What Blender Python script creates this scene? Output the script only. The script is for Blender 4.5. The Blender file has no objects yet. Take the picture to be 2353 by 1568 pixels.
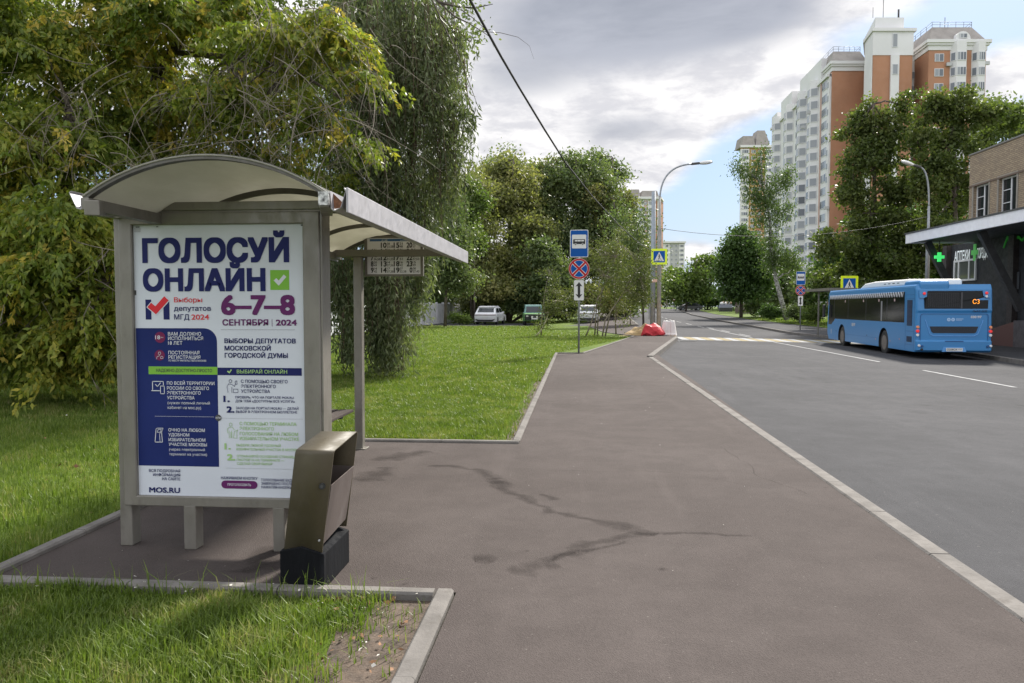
import bpy, bmesh, math, random
import numpy as np
from mathutils import Vector, Matrix

# ------------------------------------------------------------------ camera, sky, sun, exposure
C = bpy.context.scene.collection
scene = bpy.context.scene
EYE = 1.55
PITCH = math.radians(2.592)
YAW = math.radians(4.853)
cam_data = bpy.data.cameras.new("camera")
cam_data.sensor_width = 36.0
cam_data.lens = 36.0 * 1767.0 / 2352.0
cam_data.clip_end = 3000
cam_data.clip_start = 0.05
cam = bpy.data.objects.new("camera", cam_data)
C.objects.link(cam)
cam.location = (0, 0, EYE)
cam.rotation_euler = (math.pi / 2 - PITCH, 0, YAW)
scene.camera = cam
scene.view_settings.view_transform = 'Standard'
scene.view_settings.look = 'None'
scene.view_settings.exposure = 0.80
scene.view_settings.gamma = 1.0
scene.cycles.max_bounces = 6
scene.cycles.transparent_max_bounces = 12

SUN_AZ = math.radians(26)      # clockwise from +Y
SUN_EL = math.radians(39)
sun_data = bpy.data.lights.new("sun", 'SUN')
sun_data.energy = 5.0
sun_data.angle = math.radians(6)
sun_data.color = (1.0, 0.95, 0.87)
sun = bpy.data.objects.new("sun", sun_data)
C.objects.link(sun)
sd = Vector((math.sin(SUN_AZ) * math.cos(SUN_EL), math.cos(SUN_AZ) * math.cos(SUN_EL), math.sin(SUN_EL)))
sun.rotation_euler = sd.to_track_quat('Z', 'Y').to_euler()
sun.location = (60, 40, 80)

world = bpy.data.worlds.new("World")
scene.world = world
world.use_nodes = True
wt = world.node_tree
wt.nodes.clear()


class NT:
    """small helper to wire math nodes"""
    def __init__(self, tree):
        self.t = tree
    def n(self, kind, **kw):
        nd = self.t.nodes.new(kind)
        for k, v in kw.items():
            setattr(nd, k, v)
        return nd
    def link(self, a, b):
        self.t.links.new(a, b)
    def m(self, op, a, b=None, c=None, clamp=False):
        nd = self.t.nodes.new('ShaderNodeMath')
        nd.operation = op
        nd.use_clamp = clamp
        for i, v in enumerate((a, b, c)):
            if v is None:
                continue
            if isinstance(v, (int, float)):
                nd.inputs[i].default_value = v
            else:
                self.link(v, nd.inputs[i])
        return nd.outputs[0]
    def mix(self, fac, a, b, blend='MIX'):
        nd = self.t.nodes.new('ShaderNodeMix')
        nd.data_type = 'RGBA'
        nd.blend_type = blend
        nd.clamp_factor = True
        for sock, v in ((nd.inputs[0], fac), (nd.inputs[6], a), (nd.inputs[7], b)):
            if isinstance(v, (int, float)):
                sock.default_value = v
            elif isinstance(v, (tuple, list)):
                sock.default_value = (v[0], v[1], v[2], 1)
            else:
                self.link(v, sock)
        return nd.outputs[2]
    def ramp(self, x, lo, hi, a=0.0, b=1.0):
        nd = self.t.nodes.new('ShaderNodeMapRange')
        nd.interpolation_type = 'SMOOTHSTEP'
        self.link(x, nd.inputs[0])
        for i, v in enumerate((lo, hi, a, b)):
            nd.inputs[i + 1].default_value = v
        return nd.outputs[0]
    def noise(self, vec, scale, detail=5, rough=0.55, dist=0.0):
        nd = self.t.nodes.new('ShaderNodeTexNoise')
        nd.inputs['Scale'].default_value = scale
        nd.inputs['Detail'].default_value = detail
        nd.inputs['Roughness'].default_value = rough
        nd.inputs['Distortion'].default_value = dist
        if vec is not None:
            self.link(vec, nd.inputs['Vector'])
        return nd.outputs['Fac']


def build_sky():
    w = NT(wt)
    sky = w.n('ShaderNodeTexSky', sky_type='NISHITA', sun_disc=False)
    sky.sun_elevation = SUN_EL
    sky.sun_rotation = SUN_AZ
    sky.air_density = 1.0
    sky.dust_density = 1.2
    tc = w.n('ShaderNodeTexCoord')
    sep = w.n('ShaderNodeSeparateXYZ')
    w.link(tc.outputs['Generated'], sep.inputs[0])
    x, y, z = sep.outputs
    az = w.m('MULTIPLY', w.m('ARCTAN2', x, y), 57.2958)
    el = w.m('MULTIPLY', w.m('ARCSINE', z), 57.2958)
    # cloud-sheet coordinates: flat layers seen in perspective
    den = w.m('ADD', w.m('MAXIMUM', z, 0.0), 0.22)
    cx = w.m('DIVIDE', x, den)
    cy = w.m('DIVIDE', y, den)
    comb = w.n('ShaderNodeCombineXYZ')
    w.link(cx, comb.inputs[0]); w.link(cy, comb.inputs[1]); w.link(w.m('MULTIPLY', z, 3.0), comb.inputs[2])
    n1 = w.noise(comb.outputs[0], 2.3, 7, 0.58, 0.25)
    n2 = w.noise(comb.outputs[0], 6.5, 7, 0.6, 0.2)
    n3 = w.noise(comb.outputs[0], 1.1, 4, 0.5, 0.0)
    nn = w.m('ADD', w.m('MULTIPLY', w.m('SUBTRACT', n1, 0.5), 1.5), w.m('MULTIPLY', w.m('SUBTRACT', n2, 0.5), 0.7))

    def blobs(lst, warp):
        tot = None
        for (a0, e0, ra, re, amp) in lst:
            da = w.m('DIVIDE', w.m('SUBTRACT', az, a0), ra)
            de = w.m('DIVIDE', w.m('SUBTRACT', el, e0), re)
            r2 = w.m('ADD', w.m('MULTIPLY', da, da), w.m('MULTIPLY', de, de))
            g = w.m('MULTIPLY', w.m('POWER', 2.718, w.m('MULTIPLY', r2, -1.1)), amp)
            tot = g if tot is None else w.m('ADD', tot, g)
        return w.m('ADD', tot, w.m('MULTIPLY', nn, warp))
    # where cloud covers the blue
    cover = blobs([(4, 19.5, 14, 5.0, 1.5), (10.5, 15.3, 5.5, 2.4, 1.0), (3.5, 12.6, 6.5, 2.4, 1.1), (3.5, 9.8, 4.0, 2.2, 1.1), (-6, 12, 7, 7, 1.2), (27.8, 14.0, 3.6, 2.0, 1.0),
                   (21, 20.0, 4.0, 1.5, .6), (8.6, 4.0, 2.0, .9, .8), (-2, 4, 8, 3, .9), (-30, 25, 20, 20, 1.0), (90, 40, 50, 25, .7), (180, 45, 70, 30, .9), (-110, 40, 50, 25, .8)], 0.34)
    cmask = w.ramp(cover, 0.30, 0.78)
    # thick, unlit cloud bases
    dark = blobs([(3.5, 20.2, 12.5, 3.8, 1.35), (3.6, 12.6, 5.5, 1.5, .72), (-5, 16.0, 6, 2.0, .5), (13, 20.0, 5, 2.2, .4), (180, 55, 50, 25, .4)], 0.26)
    dmask = w.ramp(dark, 0.22, 1.0)
    lit = w.mix(w.ramp(n2, 0.35, 0.62), (4.4, 4.4, 4.65), (6.3, 6.2, 6.2))
    grey = w.mix(w.ramp(n1, 0.3, 0.7), (2.1, 2.27, 2.7), (3.0, 3.15, 3.6))
    cloud = w.mix(dmask, lit, grey)
    blue = w.mix(0.75, sky.outputs[0], (2.1, 3.3, 5.1))
    # pale near the horizon
    blue = w.mix(w.ramp(el, 0.0, 9.0, 0.6, 0.0), blue, (3.9, 4.4, 5.0))
    # unseen sky overhead and behind: added cloud, brightened to lift the ambient light
    up = w.ramp(el, 25, 48)
    back = w.ramp(y, 0.35, -0.35)
    side = w.ramp(w.m('ABSOLUTE', az), 42, 75)
    rest = w.m('MAXIMUM', w.m('MAXIMUM', up, back), side)
    cmask = w.m('MAXIMUM', cmask, w.m('MULTIPLY', rest, 0.78))
    col = w.mix(cmask, blue, cloud)
    bst = w.m('ADD', 1.0, w.m('MULTIPLY', rest, 0.65))
    sc = w.n('ShaderNodeVectorMath', operation='SCALE')
    w.link(col, sc.inputs[0]); w.link(bst, sc.inputs[3])
    col = sc.outputs[0]
    bg = w.n('ShaderNodeBackground')
    bg.inputs[1].default_value = 0.10
    w.link(col, bg.inputs[0])
    out = w.n('ShaderNodeOutputWorld')
    w.link(bg.outputs[0], out.inputs[0])


build_sky()

# ------------------------------------------------------------------ helpers
PI = math.pi
COSY, SINY = math.cos(YAW), math.sin(YAW)


def W(X, F):
    """plan point X metres right of and F metres ahead of the place the photo was taken from"""
    return (X * COSY - F * SINY, X * SINY + F * COSY)


CP, SP = math.cos(PITCH), math.sin(PITCH)


def sight(u, v):
    """survey direction: right, ahead (level), up"""
    a = (u - 1176.0) / 1767.0
    b = -(v - 784.0) / 1767.0
    return a, CP + b * SP, -SP + b * CP


def at(u, v, F):
    """3-D point F metres ahead (level distance) in survey direction (u, v)"""
    a, f, h = sight(u, v)
    x, y = W(a / f * F, F)
    return (x, y, EYE + h / f * F)


def on_y(u, v, Y):
    """3-D point of survey direction (u, v) on the upright plane y = Y"""
    a, f, h = sight(u, v)
    dx, dy = W(a, f)
    k = Y / dy
    return (dx * k, Y, EYE + h * k)


def on_x(u, v, X):
    a, f, h = sight(u, v)
    dx, dy = W(a, f)
    k = X / dx
    return (X, dy * k, EYE + h * k)


def gz(x, y):
    """ground level: the street climbs gently beyond the crossing, the lawn stays level"""
    s = min(1.0, max(0.0, (x + 2.0) / 6.0))
    return 0.0095 * max(0.0, y - 40.0) * s


def bmnew():
    return bmesh.new()


def link(name, data, parent=None):
    o = bpy.data.objects.new(name, data)
    C.objects.link(o)
    if parent is not None:
        o.parent = parent
    return o


def finish(name, bm, mats, parent=None, smooth=False, bevel=0.0, seg=2, norm=True):
    me = bpy.data.meshes.new(name)
    if norm:
        bmesh.ops.recalc_face_normals(bm, faces=bm.faces[:])
    bm.to_mesh(me)
    bm.free()
    for m_ in (mats if isinstance(mats, (list, tuple)) else [mats]):
        me.materials.append(m_)
    if smooth:
        for p in me.polygons:
            p.use_smooth = True
    o = link(name, me, parent)
    if bevel > 0:
        b = o.modifiers.new("bevel", 'BEVEL')
        b.width = bevel
        b.segments = seg
        b.limit_method = 'ANGLE'
        b.angle_limit = math.radians(40)
        if smooth:
            o.data.shade_smooth()
    return o


def empty(name, loc, rz=0.0):
    o = bpy.data.objects.new(name, None)
    C.objects.link(o)
    o.location = loc
    o.rotation_euler = (0, 0, rz)
    o.empty_display_size = 0.2
    return o


def tag(o, label=None, cat=None, group=None, kind=None):
    if label:
        o['label'] = label
    if cat:
        o['category'] = cat
    if group:
        o['group'] = group
    if kind:
        o['kind'] = kind
    return o


def box(bm, x0, x1, y0, y1, z0, z1, mi=0, M=None):
    vs = [bm.verts.new(p) for p in ((x0, y0, z0), (x1, y0, z0), (x1, y1, z0), (x0, y1, z0),
                                    (x0, y0, z1), (x1, y0, z1), (x1, y1, z1), (x0, y1, z1))]
    if M is not None:
        for v in vs:
            v.co = M @ v.co
    for idx in ((3, 2, 1, 0), (4, 5, 6, 7), (0, 1, 5, 4), (1, 2, 6, 5), (2, 3, 7, 6), (3, 0, 4, 7)):
        f = bm.faces.new([vs[i] for i in idx])
        f.material_index = mi
    return vs


def hexa(bm, pts, mi=0):
    """8 corner points: bottom loop then top loop"""
    vs = [bm.verts.new(p) for p in pts]
    for idx in ((3, 2, 1, 0), (4, 5, 6, 7), (0, 1, 5, 4), (1, 2, 6, 5), (2, 3, 7, 6), (3, 0, 4, 7)):
        f = bm.faces.new([vs[i] for i in idx])
        f.material_index = mi


def bar(bm, a, b, w, h, mi=0, up=(0, 0, 1)):
    """rectangular bar from a to b"""
    a, b = Vector(a), Vector(b)
    d = (b - a).normalized()
    u = Vector(up)
    s = d.cross(u)
    if s.length < 1e-4:
        s = d.cross(Vector((1, 0, 0)))
    s.normalize()
    t = s.cross(d).normalized()
    pts = []
    for e in (a, b):
        for (i, j) in ((-1, -1), (1, -1), (1, 1), (-1, 1)):
            pts.append(e + s * (i * w / 2) + t * (j * h / 2))
    hexa(bm, pts, mi)


def tube(bm, pts, radii, seg=8, mi=0, cap=True):
    pts = [Vector(p) for p in pts]
    if isinstance(radii, (int, float)):
        radii = [radii] * len(pts)
    rings = []
    ref = Vector((0, 0, 1))
    d0 = (pts[1] - pts[0]).normalized()
    if abs(d0.dot(ref)) > 0.9:
        ref = Vector((1, 0, 0))
    s = d0.cross(ref).normalized()
    for i, p in enumerate(pts):
        if i == 0:
            d = pts[1] - pts[0]
        elif i == len(pts) - 1:
            d = pts[-1] - pts[-2]
        else:
            d = pts[i + 1] - pts[i - 1]
        d.normalize()
        s = (s - d * s.dot(d))
        if s.length < 1e-5:
            s = d.cross(Vector((0, 1, 0)))
        s.normalize()
        t = d.cross(s)
        rings.append([bm.verts.new(p + (s * math.cos(2 * PI * k / seg) + t * math.sin(2 * PI * k / seg)) * radii[i]) for k in range(seg)])
    for a, b in zip(rings, rings[1:]):
        for k in range(seg):
            f = bm.faces.new((a[k], a[(k + 1) % seg], b[(k + 1) % seg], b[k]))
            f.material_index = mi
            f.smooth = True
    if cap:
        f = bm.faces.new(rings[0][::-1]); f.material_index = mi
        f = bm.faces.new(rings[-1]); f.material_index = mi


def prism(bm, poly, lift, mi=0):
    """poly: list of 3-D points (planar), lift: vector; closed solid"""
    lift = Vector(lift)
    a = [bm.verts.new(p) for p in poly]
    b = [bm.verts.new(Vector(p) + lift) for p in poly]
    n = len(poly)
    f = bm.faces.new(a[::-1]); f.material_index = mi
    f = bm.faces.new(b); f.material_index = mi
    for i in range(n):
        f = bm.faces.new((a[i], a[(i + 1) % n], b[(i + 1) % n], b[i]))
        f.material_index = mi


def flat(bm, poly, mi=0):
    f = bm.faces.new([bm.verts.new(p) for p in poly])
    f.material_index = mi
    return f


def disc(bm, c, r, axis='Y', n=24, mi=0, depth=0.0, ry=None):
    ry = ry or r
    pts = []
    for k in range(n):
        a = 2 * PI * k / n
        p, q = r * math.cos(a), ry * math.sin(a)
        if axis == 'Y':
            pts.append((c[0] + p, c[1], c[2] + q))
        elif axis == 'X':
            pts.append((c[0], c[1] + p, c[2] + q))
        else:
            pts.append((c[0] + p, c[1] + q, c[2]))
    if depth:
        v = {'Y': (0, depth, 0), 'X': (depth, 0, 0), 'Z': (0, 0, depth)}[axis]
        prism(bm, pts, v, mi)
    else:
        flat(bm, pts, mi)


def rrect(x0, x1, z0, z1, r, y, n=5):
    pts = []
    for (cx, cz, a0) in ((x1 - r, z1 - r, 0), (x0 + r, z1 - r, 90), (x0 + r, z0 + r, 180), (x1 - r, z0 + r, 270)):
        for k in range(n + 1):
            a = math.radians(a0 + 90.0 * k / n)
            pts.append((cx + r * math.cos(a), y, cz + r * math.sin(a)))
    return pts


# ------------------------------------------------------------------ materials
MATS = {}


def mat(name, col, rough=0.6, metal=0.0, var=0.0, vscale=3.0, col2=None, bump=0.0, bscale=40.0, spec=0.5, dirt=0.0, dirtcol=(0.08, 0.075, 0.065), stretch=None):
    if name in MATS:
        return MATS[name]
    m_ = bpy.data.materials.new(name)
    m_.use_nodes = True
    t = m_.node_tree
    b = t.nodes['Principled BSDF']
    b.inputs['Roughness'].default_value = rough
    b.inputs['Metallic'].default_value = metal
    b.inputs['Specular IOR Level'].default_value = spec
    w = NT(t)
    tc = w.n('ShaderNodeTexCoord')
    vec = tc.outputs['Object']
    if stretch:
        mp = w.n('ShaderNodeMapping')
        mp.inputs['Scale'].default_value = stretch
        w.link(vec, mp.inputs['Vector'])
        vec = mp.outputs[0]
    c = None
    if var > 0 or col2:
        c2 = col2 or tuple(min(1, x * (1 + var)) for x in col)
        c1 = col if col2 else tuple(x * (1 - var) for x in col)
        f = w.ramp(w.noise(vec, vscale, 6, 0.6), 0.32, 0.68)
        c = w.mix(f, c1, c2)
    if dirt > 0:
        f = w.m('MULTIPLY', w.ramp(w.noise(vec, vscale * 2.3, 8, 0.68), 0.5, 0.75), dirt)
        c = w.mix(f, c if c is not None else col, dirtcol)
    if c is not None:
        w.link(c, b.inputs['Base Color'])
        if dirt > 0 or var > 0:
            w.link(w.ramp(w.noise(vec, vscale * 3, 4, 0.6), 0.3, 0.7, max(0.05, rough - 0.12), min(1, rough + 0.12)), b.inputs['Roughness'])
    else:
        b.inputs['Base Color'].default_value = (*col, 1)
    if bump > 0:
        bp = w.n('ShaderNodeBump')
        bp.inputs['Strength'].default_value = bump
        bp.inputs['Distance'].default_value = 0.01
        w.link(w.noise(vec, bscale, 4, 0.6), bp.inputs['Height'])
        w.link(bp.outputs[0], b.inputs['Normal'])
    MATS[name] = m_
    return m_


def emis(name, col, strength):
    m_ = mat(name, col, 0.4)
    b = m_.node_tree.nodes['Principled BSDF']
    b.inputs['Emission Color'].default_value = (*col, 1)
    b.inputs['Emission Strength'].default_value = strength
    return m_


def leafmat(name, cols, trans=0.45, rough=0.5, nscale=0.6):
    """leaves: every leaf its own shade, larger patches of another shade, light passing through"""
    m_ = bpy.data.materials.new(name)
    m_.use_nodes = True
    t = m_.node_tree
    t.nodes.clear()
    w = NT(t)
    geo = w.n('ShaderNodeNewGeometry')
    tc = w.n('ShaderNodeTexCoord')
    cr = w.n('ShaderNodeValToRGB')
    cr.color_ramp.interpolation = 'LINEAR'
    el = cr.color_ramp.elements
    el[0].position = 0.0
    el[1].position = 1.0
    n = len(cols)
    el[0].color = (*cols[0], 1)
    el[1].color = (*cols[-1], 1)
    for i in range(1, n - 1):
        e = el.new(i / (n - 1))
        e.color = (*cols[i], 1)
    patch = w.noise(tc.outputs['Object'], nscale, 3, 0.6)
    f = w.m('ADD', w.m('MULTIPLY', geo.outputs['Random Per Island'], 0.55), w.m('MULTIPLY', w.ramp(patch, 0.3, 0.7), 0.5), clamp=True)
    w.link(f, cr.inputs[0])
    p = w.n('ShaderNodeBsdfPrincipled')
    p.inputs['Roughness'].default_value = rough
    p.inputs['Specular IOR Level'].default_value = 0.3
    w.link(cr.outputs[0], p.inputs['Base Color'])
    tr = w.n('ShaderNodeBsdfTranslucent')
    warm = w.mix(1.0, cr.outputs[0], (1.12, 1.25, 0.6), 'MULTIPLY')
    w.link(warm, tr.inputs[0])
    mx = w.n('ShaderNodeMixShader')
    mx.inputs[0].default_value = trans
    w.link(p.outputs[0], mx.inputs[1])
    w.link(tr.outputs[0], mx.inputs[2])
    out = w.n('ShaderNodeOutputMaterial')
    w.link(mx.outputs[0], out.inputs[0])
    return m_


# ------------------------------------------------------------------ lettering
def text_geo(body, bold=0.0, spacing=1.0):
    cu = bpy.data.curves.new("lettering", 'FONT')
    cu.body = body
    cu.size = 1.0
    cu.offset = bold
    cu.space_character = spacing
    cu.resolution_u = 3
    ob = bpy.data.objects.new("lettering", cu)
    C.objects.link(ob)
    dg = bpy.context.evaluated_depsgraph_get()
    me = bpy.data.meshes.new_from_object(ob.evaluated_get(dg))
    vs = [v.co.copy() for v in me.vertices]
    fs = [tuple(p.vertices) for p in me.polygons]
    bpy.data.objects.remove(ob)
    bpy.data.curves.remove(cu)
    bpy.data.meshes.remove(me)
    return vs, fs


CAP = None


def add_text(bm, body, origin, right, up, width=None, cap=0.1, mi=0, bold=0.012, align='L', spacing=1.0, shear=0.0):
    """write body on the plane (origin, right, up): cap height 'cap', stretched to 'width' when given"""
    global CAP
    if CAP is None:
        hv, _ = text_geo("H")
        CAP = max(v.y for v in hv)
    vs, fs = text_geo(body, 0.0, spacing)
    if not vs:
        return
    x0 = min(v.x for v in vs)
    x1 = max(v.x for v in vs)
    sy = cap / CAP
    sx = (width / (x1 - x0)) if width else sy
    wd = (x1 - x0) * sx
    off = {'L': 0.0, 'C': -wd / 2, 'R': -wd}[align]
    o, r, u = Vector(origin), Vector(right), Vector(up)
    nrm = r.cross(u)
    # heavier weight: the outline printed again slightly shifted all round
    k = 0 if bold <= 0.004 else (8 if cap > 0.02 else 4)
    sq = [(1, 1), (-1, 1), (-1, -1), (1, -1), (1, 0), (0, 1), (-1, 0), (0, -1)][:k]
    shifts = [(0.0, 0.0)] + [(bold * a_ * .9, bold * b_ * .9) for a_, b_ in sq]
    for j, (dx, dy) in enumerate(shifts):
        nv = [bm.verts.new(o + nrm * (.00004 * j) + r * ((v.x - x0 + dx) * sx + off + v.y * sy * shear) + u * ((v.y + dy) * sy)) for v in vs]
        for f in fs:
            fc = bm.faces.new([nv[i] for i in f])
            fc.material_index = mi


# ------------------------------------------------------------------ foliage
def mesh_from_quads(name, verts, material, parent=None, fs=4, mi=None):
    """verts: (N*fs,3) float array, consecutive fs vertices form one face"""
    n = len(verts) // fs
    me = bpy.data.meshes.new(name)
    me.vertices.add(len(verts))
    me.vertices.foreach_set('co', np.ascontiguousarray(verts, dtype=np.float32).ravel())
    me.loops.add(n * fs)
    me.loops.foreach_set('vertex_index', np.arange(n * fs, dtype=np.int32))
    me.polygons.add(n)
    me.polygons.foreach_set('loop_start', np.arange(0, n * fs, fs, dtype=np.int32))
    me.polygons.foreach_set('loop_total', np.full(n, fs, dtype=np.int32))
    for m_ in (material if isinstance(material, (list, tuple)) else [material]):
        me.materials.append(m_)
    if mi is not None:
        me.polygons.foreach_set('material_index', np.ascontiguousarray(mi, dtype=np.int32))
    me.update(calc_edges=True)
    return link(name, me, parent)


def unit(a):
    return a / np.maximum(1e-6, np.linalg.norm(a, axis=1, keepdims=True))


def leaf_quads(P, D, L, Wd, rng, roll=None):
    """one rhombic leaf per row: base P, direction D, length L, width Wd"""
    n = len(P)
    R = rng.normal(size=(n, 3))
    S = unit(np.cross(D, R))
    L = np.asarray(L).reshape(-1, 1)
    Wd = np.asarray(Wd).reshape(-1, 1)
    Nn = unit(np.cross(S, D))
    mid = P + D * L * 0.42
    sag = Nn * (L * 0.06)
    q = np.stack([P, mid + S * Wd * 0.5 + sag, P + D * L, mid - S * Wd * 0.5 + sag], axis=1)
    return q.reshape(-1, 3)


def clumps(blobs, n, rng, shell=0.35, k=0.86):
    """clump centres: every lobe of the crown breaks up into smaller lobes with gaps between"""
    sub = []
    for b in blobs:
        c, r = np.array(b[:3], float), np.array(b[3:6], float) * k
        w_ = b[6] if len(b) > 6 else b[3] * b[5]
        m = 9
        d = unit(rng.normal(size=(m, 3)))
        for i in range(m):
            f = rng.uniform(.50, .86)
            q = rng.uniform(.26, .50)
            sub.append((c + d[i] * r * f, r * q * np.array([1.1, 1.1, .85]), w_ * q * q))
        sub.append((c, r * .62, w_ * .22))
    ws = np.array([s_[2] for s_ in sub])
    ws /= ws.sum()
    idx = rng.choice(len(sub), size=n, p=ws)
    Cc = np.array([s_[0] for s_ in sub])[idx]
    Rr = np.array([s_[1] for s_ in sub])[idx]
    d = unit(rng.normal(size=(n, 3)) + np.array([0, 0, .25]))
    r = (shell + (1 - shell) * rng.random(n) ** 0.5)[:, None]
    return Cc + d * r * Rr, d


def leafy(blobs, nclump, per, rng, size=(0.1, 0.05), spread=0.25, droop=0.5, flat_=0.6, shell=0.35):
    cc, dd = clumps(blobs, nclump, rng, shell)
    n = nclump * per
    ctr = np.repeat(cc, per, axis=0)
    out = np.repeat(dd, per, axis=0)
    off = rng.normal(size=(n, 3)) * spread * np.array([1, 1, flat_])
    off[:, 2] -= np.abs(off[:, 0]) * 0.3 * droop
    P = ctr + off
    D = unit(rng.normal(size=(n, 3)) * 0.7 + out * 0.35 + np.array([0, 0, -droop]))
    L = size[0] * (0.6 + 0.8 * rng.random(n))
    Wd = size[1] * (0.6 + 0.8 * rng.random(n))
    return leaf_quads(P, D, L, Wd, rng), cc


def limb_path(a, b, rng, n=6, sag=0.0, wob=0.12):
    a, b = np.array(a, float), np.array(b, float)
    L = np.linalg.norm(b - a)
    pts = []
    for k in range(n + 1):
        t = k / n
        p = a + (b - a) * t
        p = p + rng.normal(size=3) * wob * L * 0.25 * math.sin(PI * t)
        p[2] += sag * L * math.sin(PI * t)
        pts.append(tuple(p))
    return pts

# ------------------------------------------------------------------ shared materials
M_steel = mat('painted beige steel', (0.175, 0.162, 0.138), 0.42, 0.15, 0.10, 5, bump=0.05, bscale=90, dirt=0.55, dirtcol=(0.10, 0.088, 0.07), stretch=(1, 1, .5))
M_gutter = mat('galvanised gutter', (0.36, 0.35, 0.36), 0.5, 0.15, 0.08, 6, dirt=0.30, dirtcol=(0.26, 0.24, 0.22))
M_rim = mat('dull brown grey rim', (0.085, 0.078, 0.064), .5, .1, .1, 5)
M_galv = mat('galvanised pole', (0.26, 0.275, 0.29), 0.45, 0.4, 0.12, 6, dirt=0.25)
M_rust = mat('rusty steel', (0.20, 0.085, 0.04), 0.8, 0.0, 0.35, 30)
M_black = mat('black rubber', (0.018, 0.018, 0.018), 0.6)
M_dark = mat('dark grey', (0.05, 0.05, 0.05), 0.6, var=0.2)
M_white = mat('white paint', (0.78, 0.78, 0.77), 0.4, var=0.04)
M_glass = mat('dark window glass', (0.02, 0.024, 0.028), 0.06, spec=0.7)
M_navy = mat('navy print', (0.014, 0.018, 0.095), 0.5, spec=.12)
M_royal = mat('deep blue print', (0.014, 0.024, 0.115), 0.6, var=0.10, vscale=2, spec=.12)
M_green = mat('green print', (0.19, 0.42, 0.055), 0.5, spec=.12)
M_purple = mat('purple print', (0.115, 0.022, 0.105), 0.5, spec=.12)
M_red = mat('red print', (0.60, 0.035, 0.045), 0.5, spec=.12)
M_paper = mat('poster paper', (0.56, 0.585, 0.63), 0.6, var=0.03, vscale=2.5, spec=.15, dirt=0.05, dirtcol=(.5, .5, .48))
M_ink = mat('white print', (0.60, 0.61, 0.64), 0.5, spec=.12)
M_maroon = mat('maroon print', (0.16, 0.02, 0.07), 0.5, spec=.12)
M_signblue = mat('sign blue', (0.006, 0.082, 0.33), 0.5, spec=.15)
M_signred = mat('sign red', (0.42, 0.022, 0.026), 0.5, spec=.15)
M_signwhite = mat('sign white', (0.66, 0.66, 0.64), 0.5, spec=.2)
M_yellow = mat('fluorescent yellow', (0.70, 0.85, 0.02), 0.4)
M_bark = mat('grey brown bark', (0.085, 0.068, 0.052), 0.9, var=0.4, vscale=9, bump=0.6, bscale=30, stretch=(1, 1, .3))
M_twig = mat('pale bare twig', (0.17, 0.145, 0.11), 0.9, var=0.3, vscale=4)
M_willowbark = mat('willow bark', (0.10, 0.062, 0.042), 0.9, var=0.35, vscale=9, bump=0.6, bscale=30, stretch=(1, 1, .3))


def asphalt(name, a, b, stainscale=0.35, grain=1.0):
    m_ = bpy.data.materials.new(name)
    m_.use_nodes = True
    t = m_.node_tree
    p = t.nodes['Principled BSDF']
    w = NT(t)
    tc = w.n('ShaderNodeTexCoord')
    v = tc.outputs['Object']
    big = w.ramp(w.noise(v, stainscale, 5, 0.6, 0.4), 0.3, 0.7)
    c = w.mix(big, a, b)
    mid = w.ramp(w.noise(v, 2.6, 6, 0.65), 0.36, 0.66)
    c = w.mix(w.m('MULTIPLY', mid, 0.30), c, tuple(x * 0.68 for x in a))
    # long scuffs along the direction of travel
    mp = w.n('ShaderNodeMapping')
    mp.inputs['Scale'].default_value = (3.0, 0.22, 1.0)
    w.link(v, mp.inputs['Vector'])
    scf = w.ramp(w.noise(mp.outputs[0], 1.0, 5, 0.6), 0.52, 0.75)
    c = w.mix(w.m('MULTIPLY', scf, 0.22), c, tuple(x * 1.35 for x in b))
    # grit
    vo = w.n('ShaderNodeTexVoronoi')
    vo.inputs['Scale'].default_value = 150.0
    w.link(v, vo.inputs['Vector'])
    spk = w.ramp(vo.outputs['Distance'], 0.1, 0.55, 0.72, 1.18)
    mm = w.n('ShaderNodeMix', data_type='RGBA', blend_type='MULTIPLY')
    mm.inputs[0].default_value = 0.8 * grain
    w.link(c, mm.inputs[6]); w.link(spk, mm.inputs[7])
    c = mm.outputs[2]
    sp2 = w.ramp(w.noise(v, 55, 2, 0.5), 0.70, 0.76)
    c = w.mix(w.m('MULTIPLY', sp2, 0.35), c, (0.30, 0.28, 0.25))
    w.link(c, p.inputs['Base Color'])
    p.inputs['Roughness'].default_value = 0.95
    p.inputs['Specular IOR Level'].default_value = 0.12
    bp = w.n('ShaderNodeBump')
    bp.inputs['Strength'].default_value = 0.5
    bp.inputs['Distance'].default_value = 0.006
    w.link(w.m('ADD', vo.outputs['Distance'], w.m('MULTIPLY', w.noise(v, 12, 4, .6), 0.8)), bp.inputs['Height'])
    w.link(bp.outputs[0], p.inputs['Normal'])
    return m_


M_walk = asphalt('reddish pavement asphalt', (0.061, 0.0505, 0.0460), (0.081, 0.0680, 0.0625))
M_road = asphalt('grey road asphalt', (0.050, 0.0495, 0.0515), (0.066, 0.065, 0.0675), 0.25)
M_kerb = mat('concrete kerb', (0.165, 0.153, 0.140), 0.95, spec=.1, var=0.16, vscale=4, bump=0.4, bscale=60, dirt=0.5, dirtcol=(0.085, 0.075, 0.064))
M_mark = mat('worn road paint', (0.34, 0.34, 0.335), 0.95, spec=.05, var=0.12, vscale=3, dirt=0.55, dirtcol=(0.09, 0.09, 0.09))
M_markyel = mat('worn yellow road paint', (0.29, 0.245, 0.15), 0.95, spec=.05, var=0.12, vscale=3, dirt=0.5, dirtcol=(0.09, 0.09, 0.085))
M_soil = mat('dry soil', (0.075, 0.053, 0.037), 0.95, var=0.4, vscale=12, bump=0.9, bscale=60, dirt=0.4, dirtcol=(0.13, 0.10, 0.07))
M_sand = mat('sand heap', (0.36, 0.25, 0.12), 0.95, var=0.25, vscale=6, bump=0.8, bscale=14)


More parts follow.
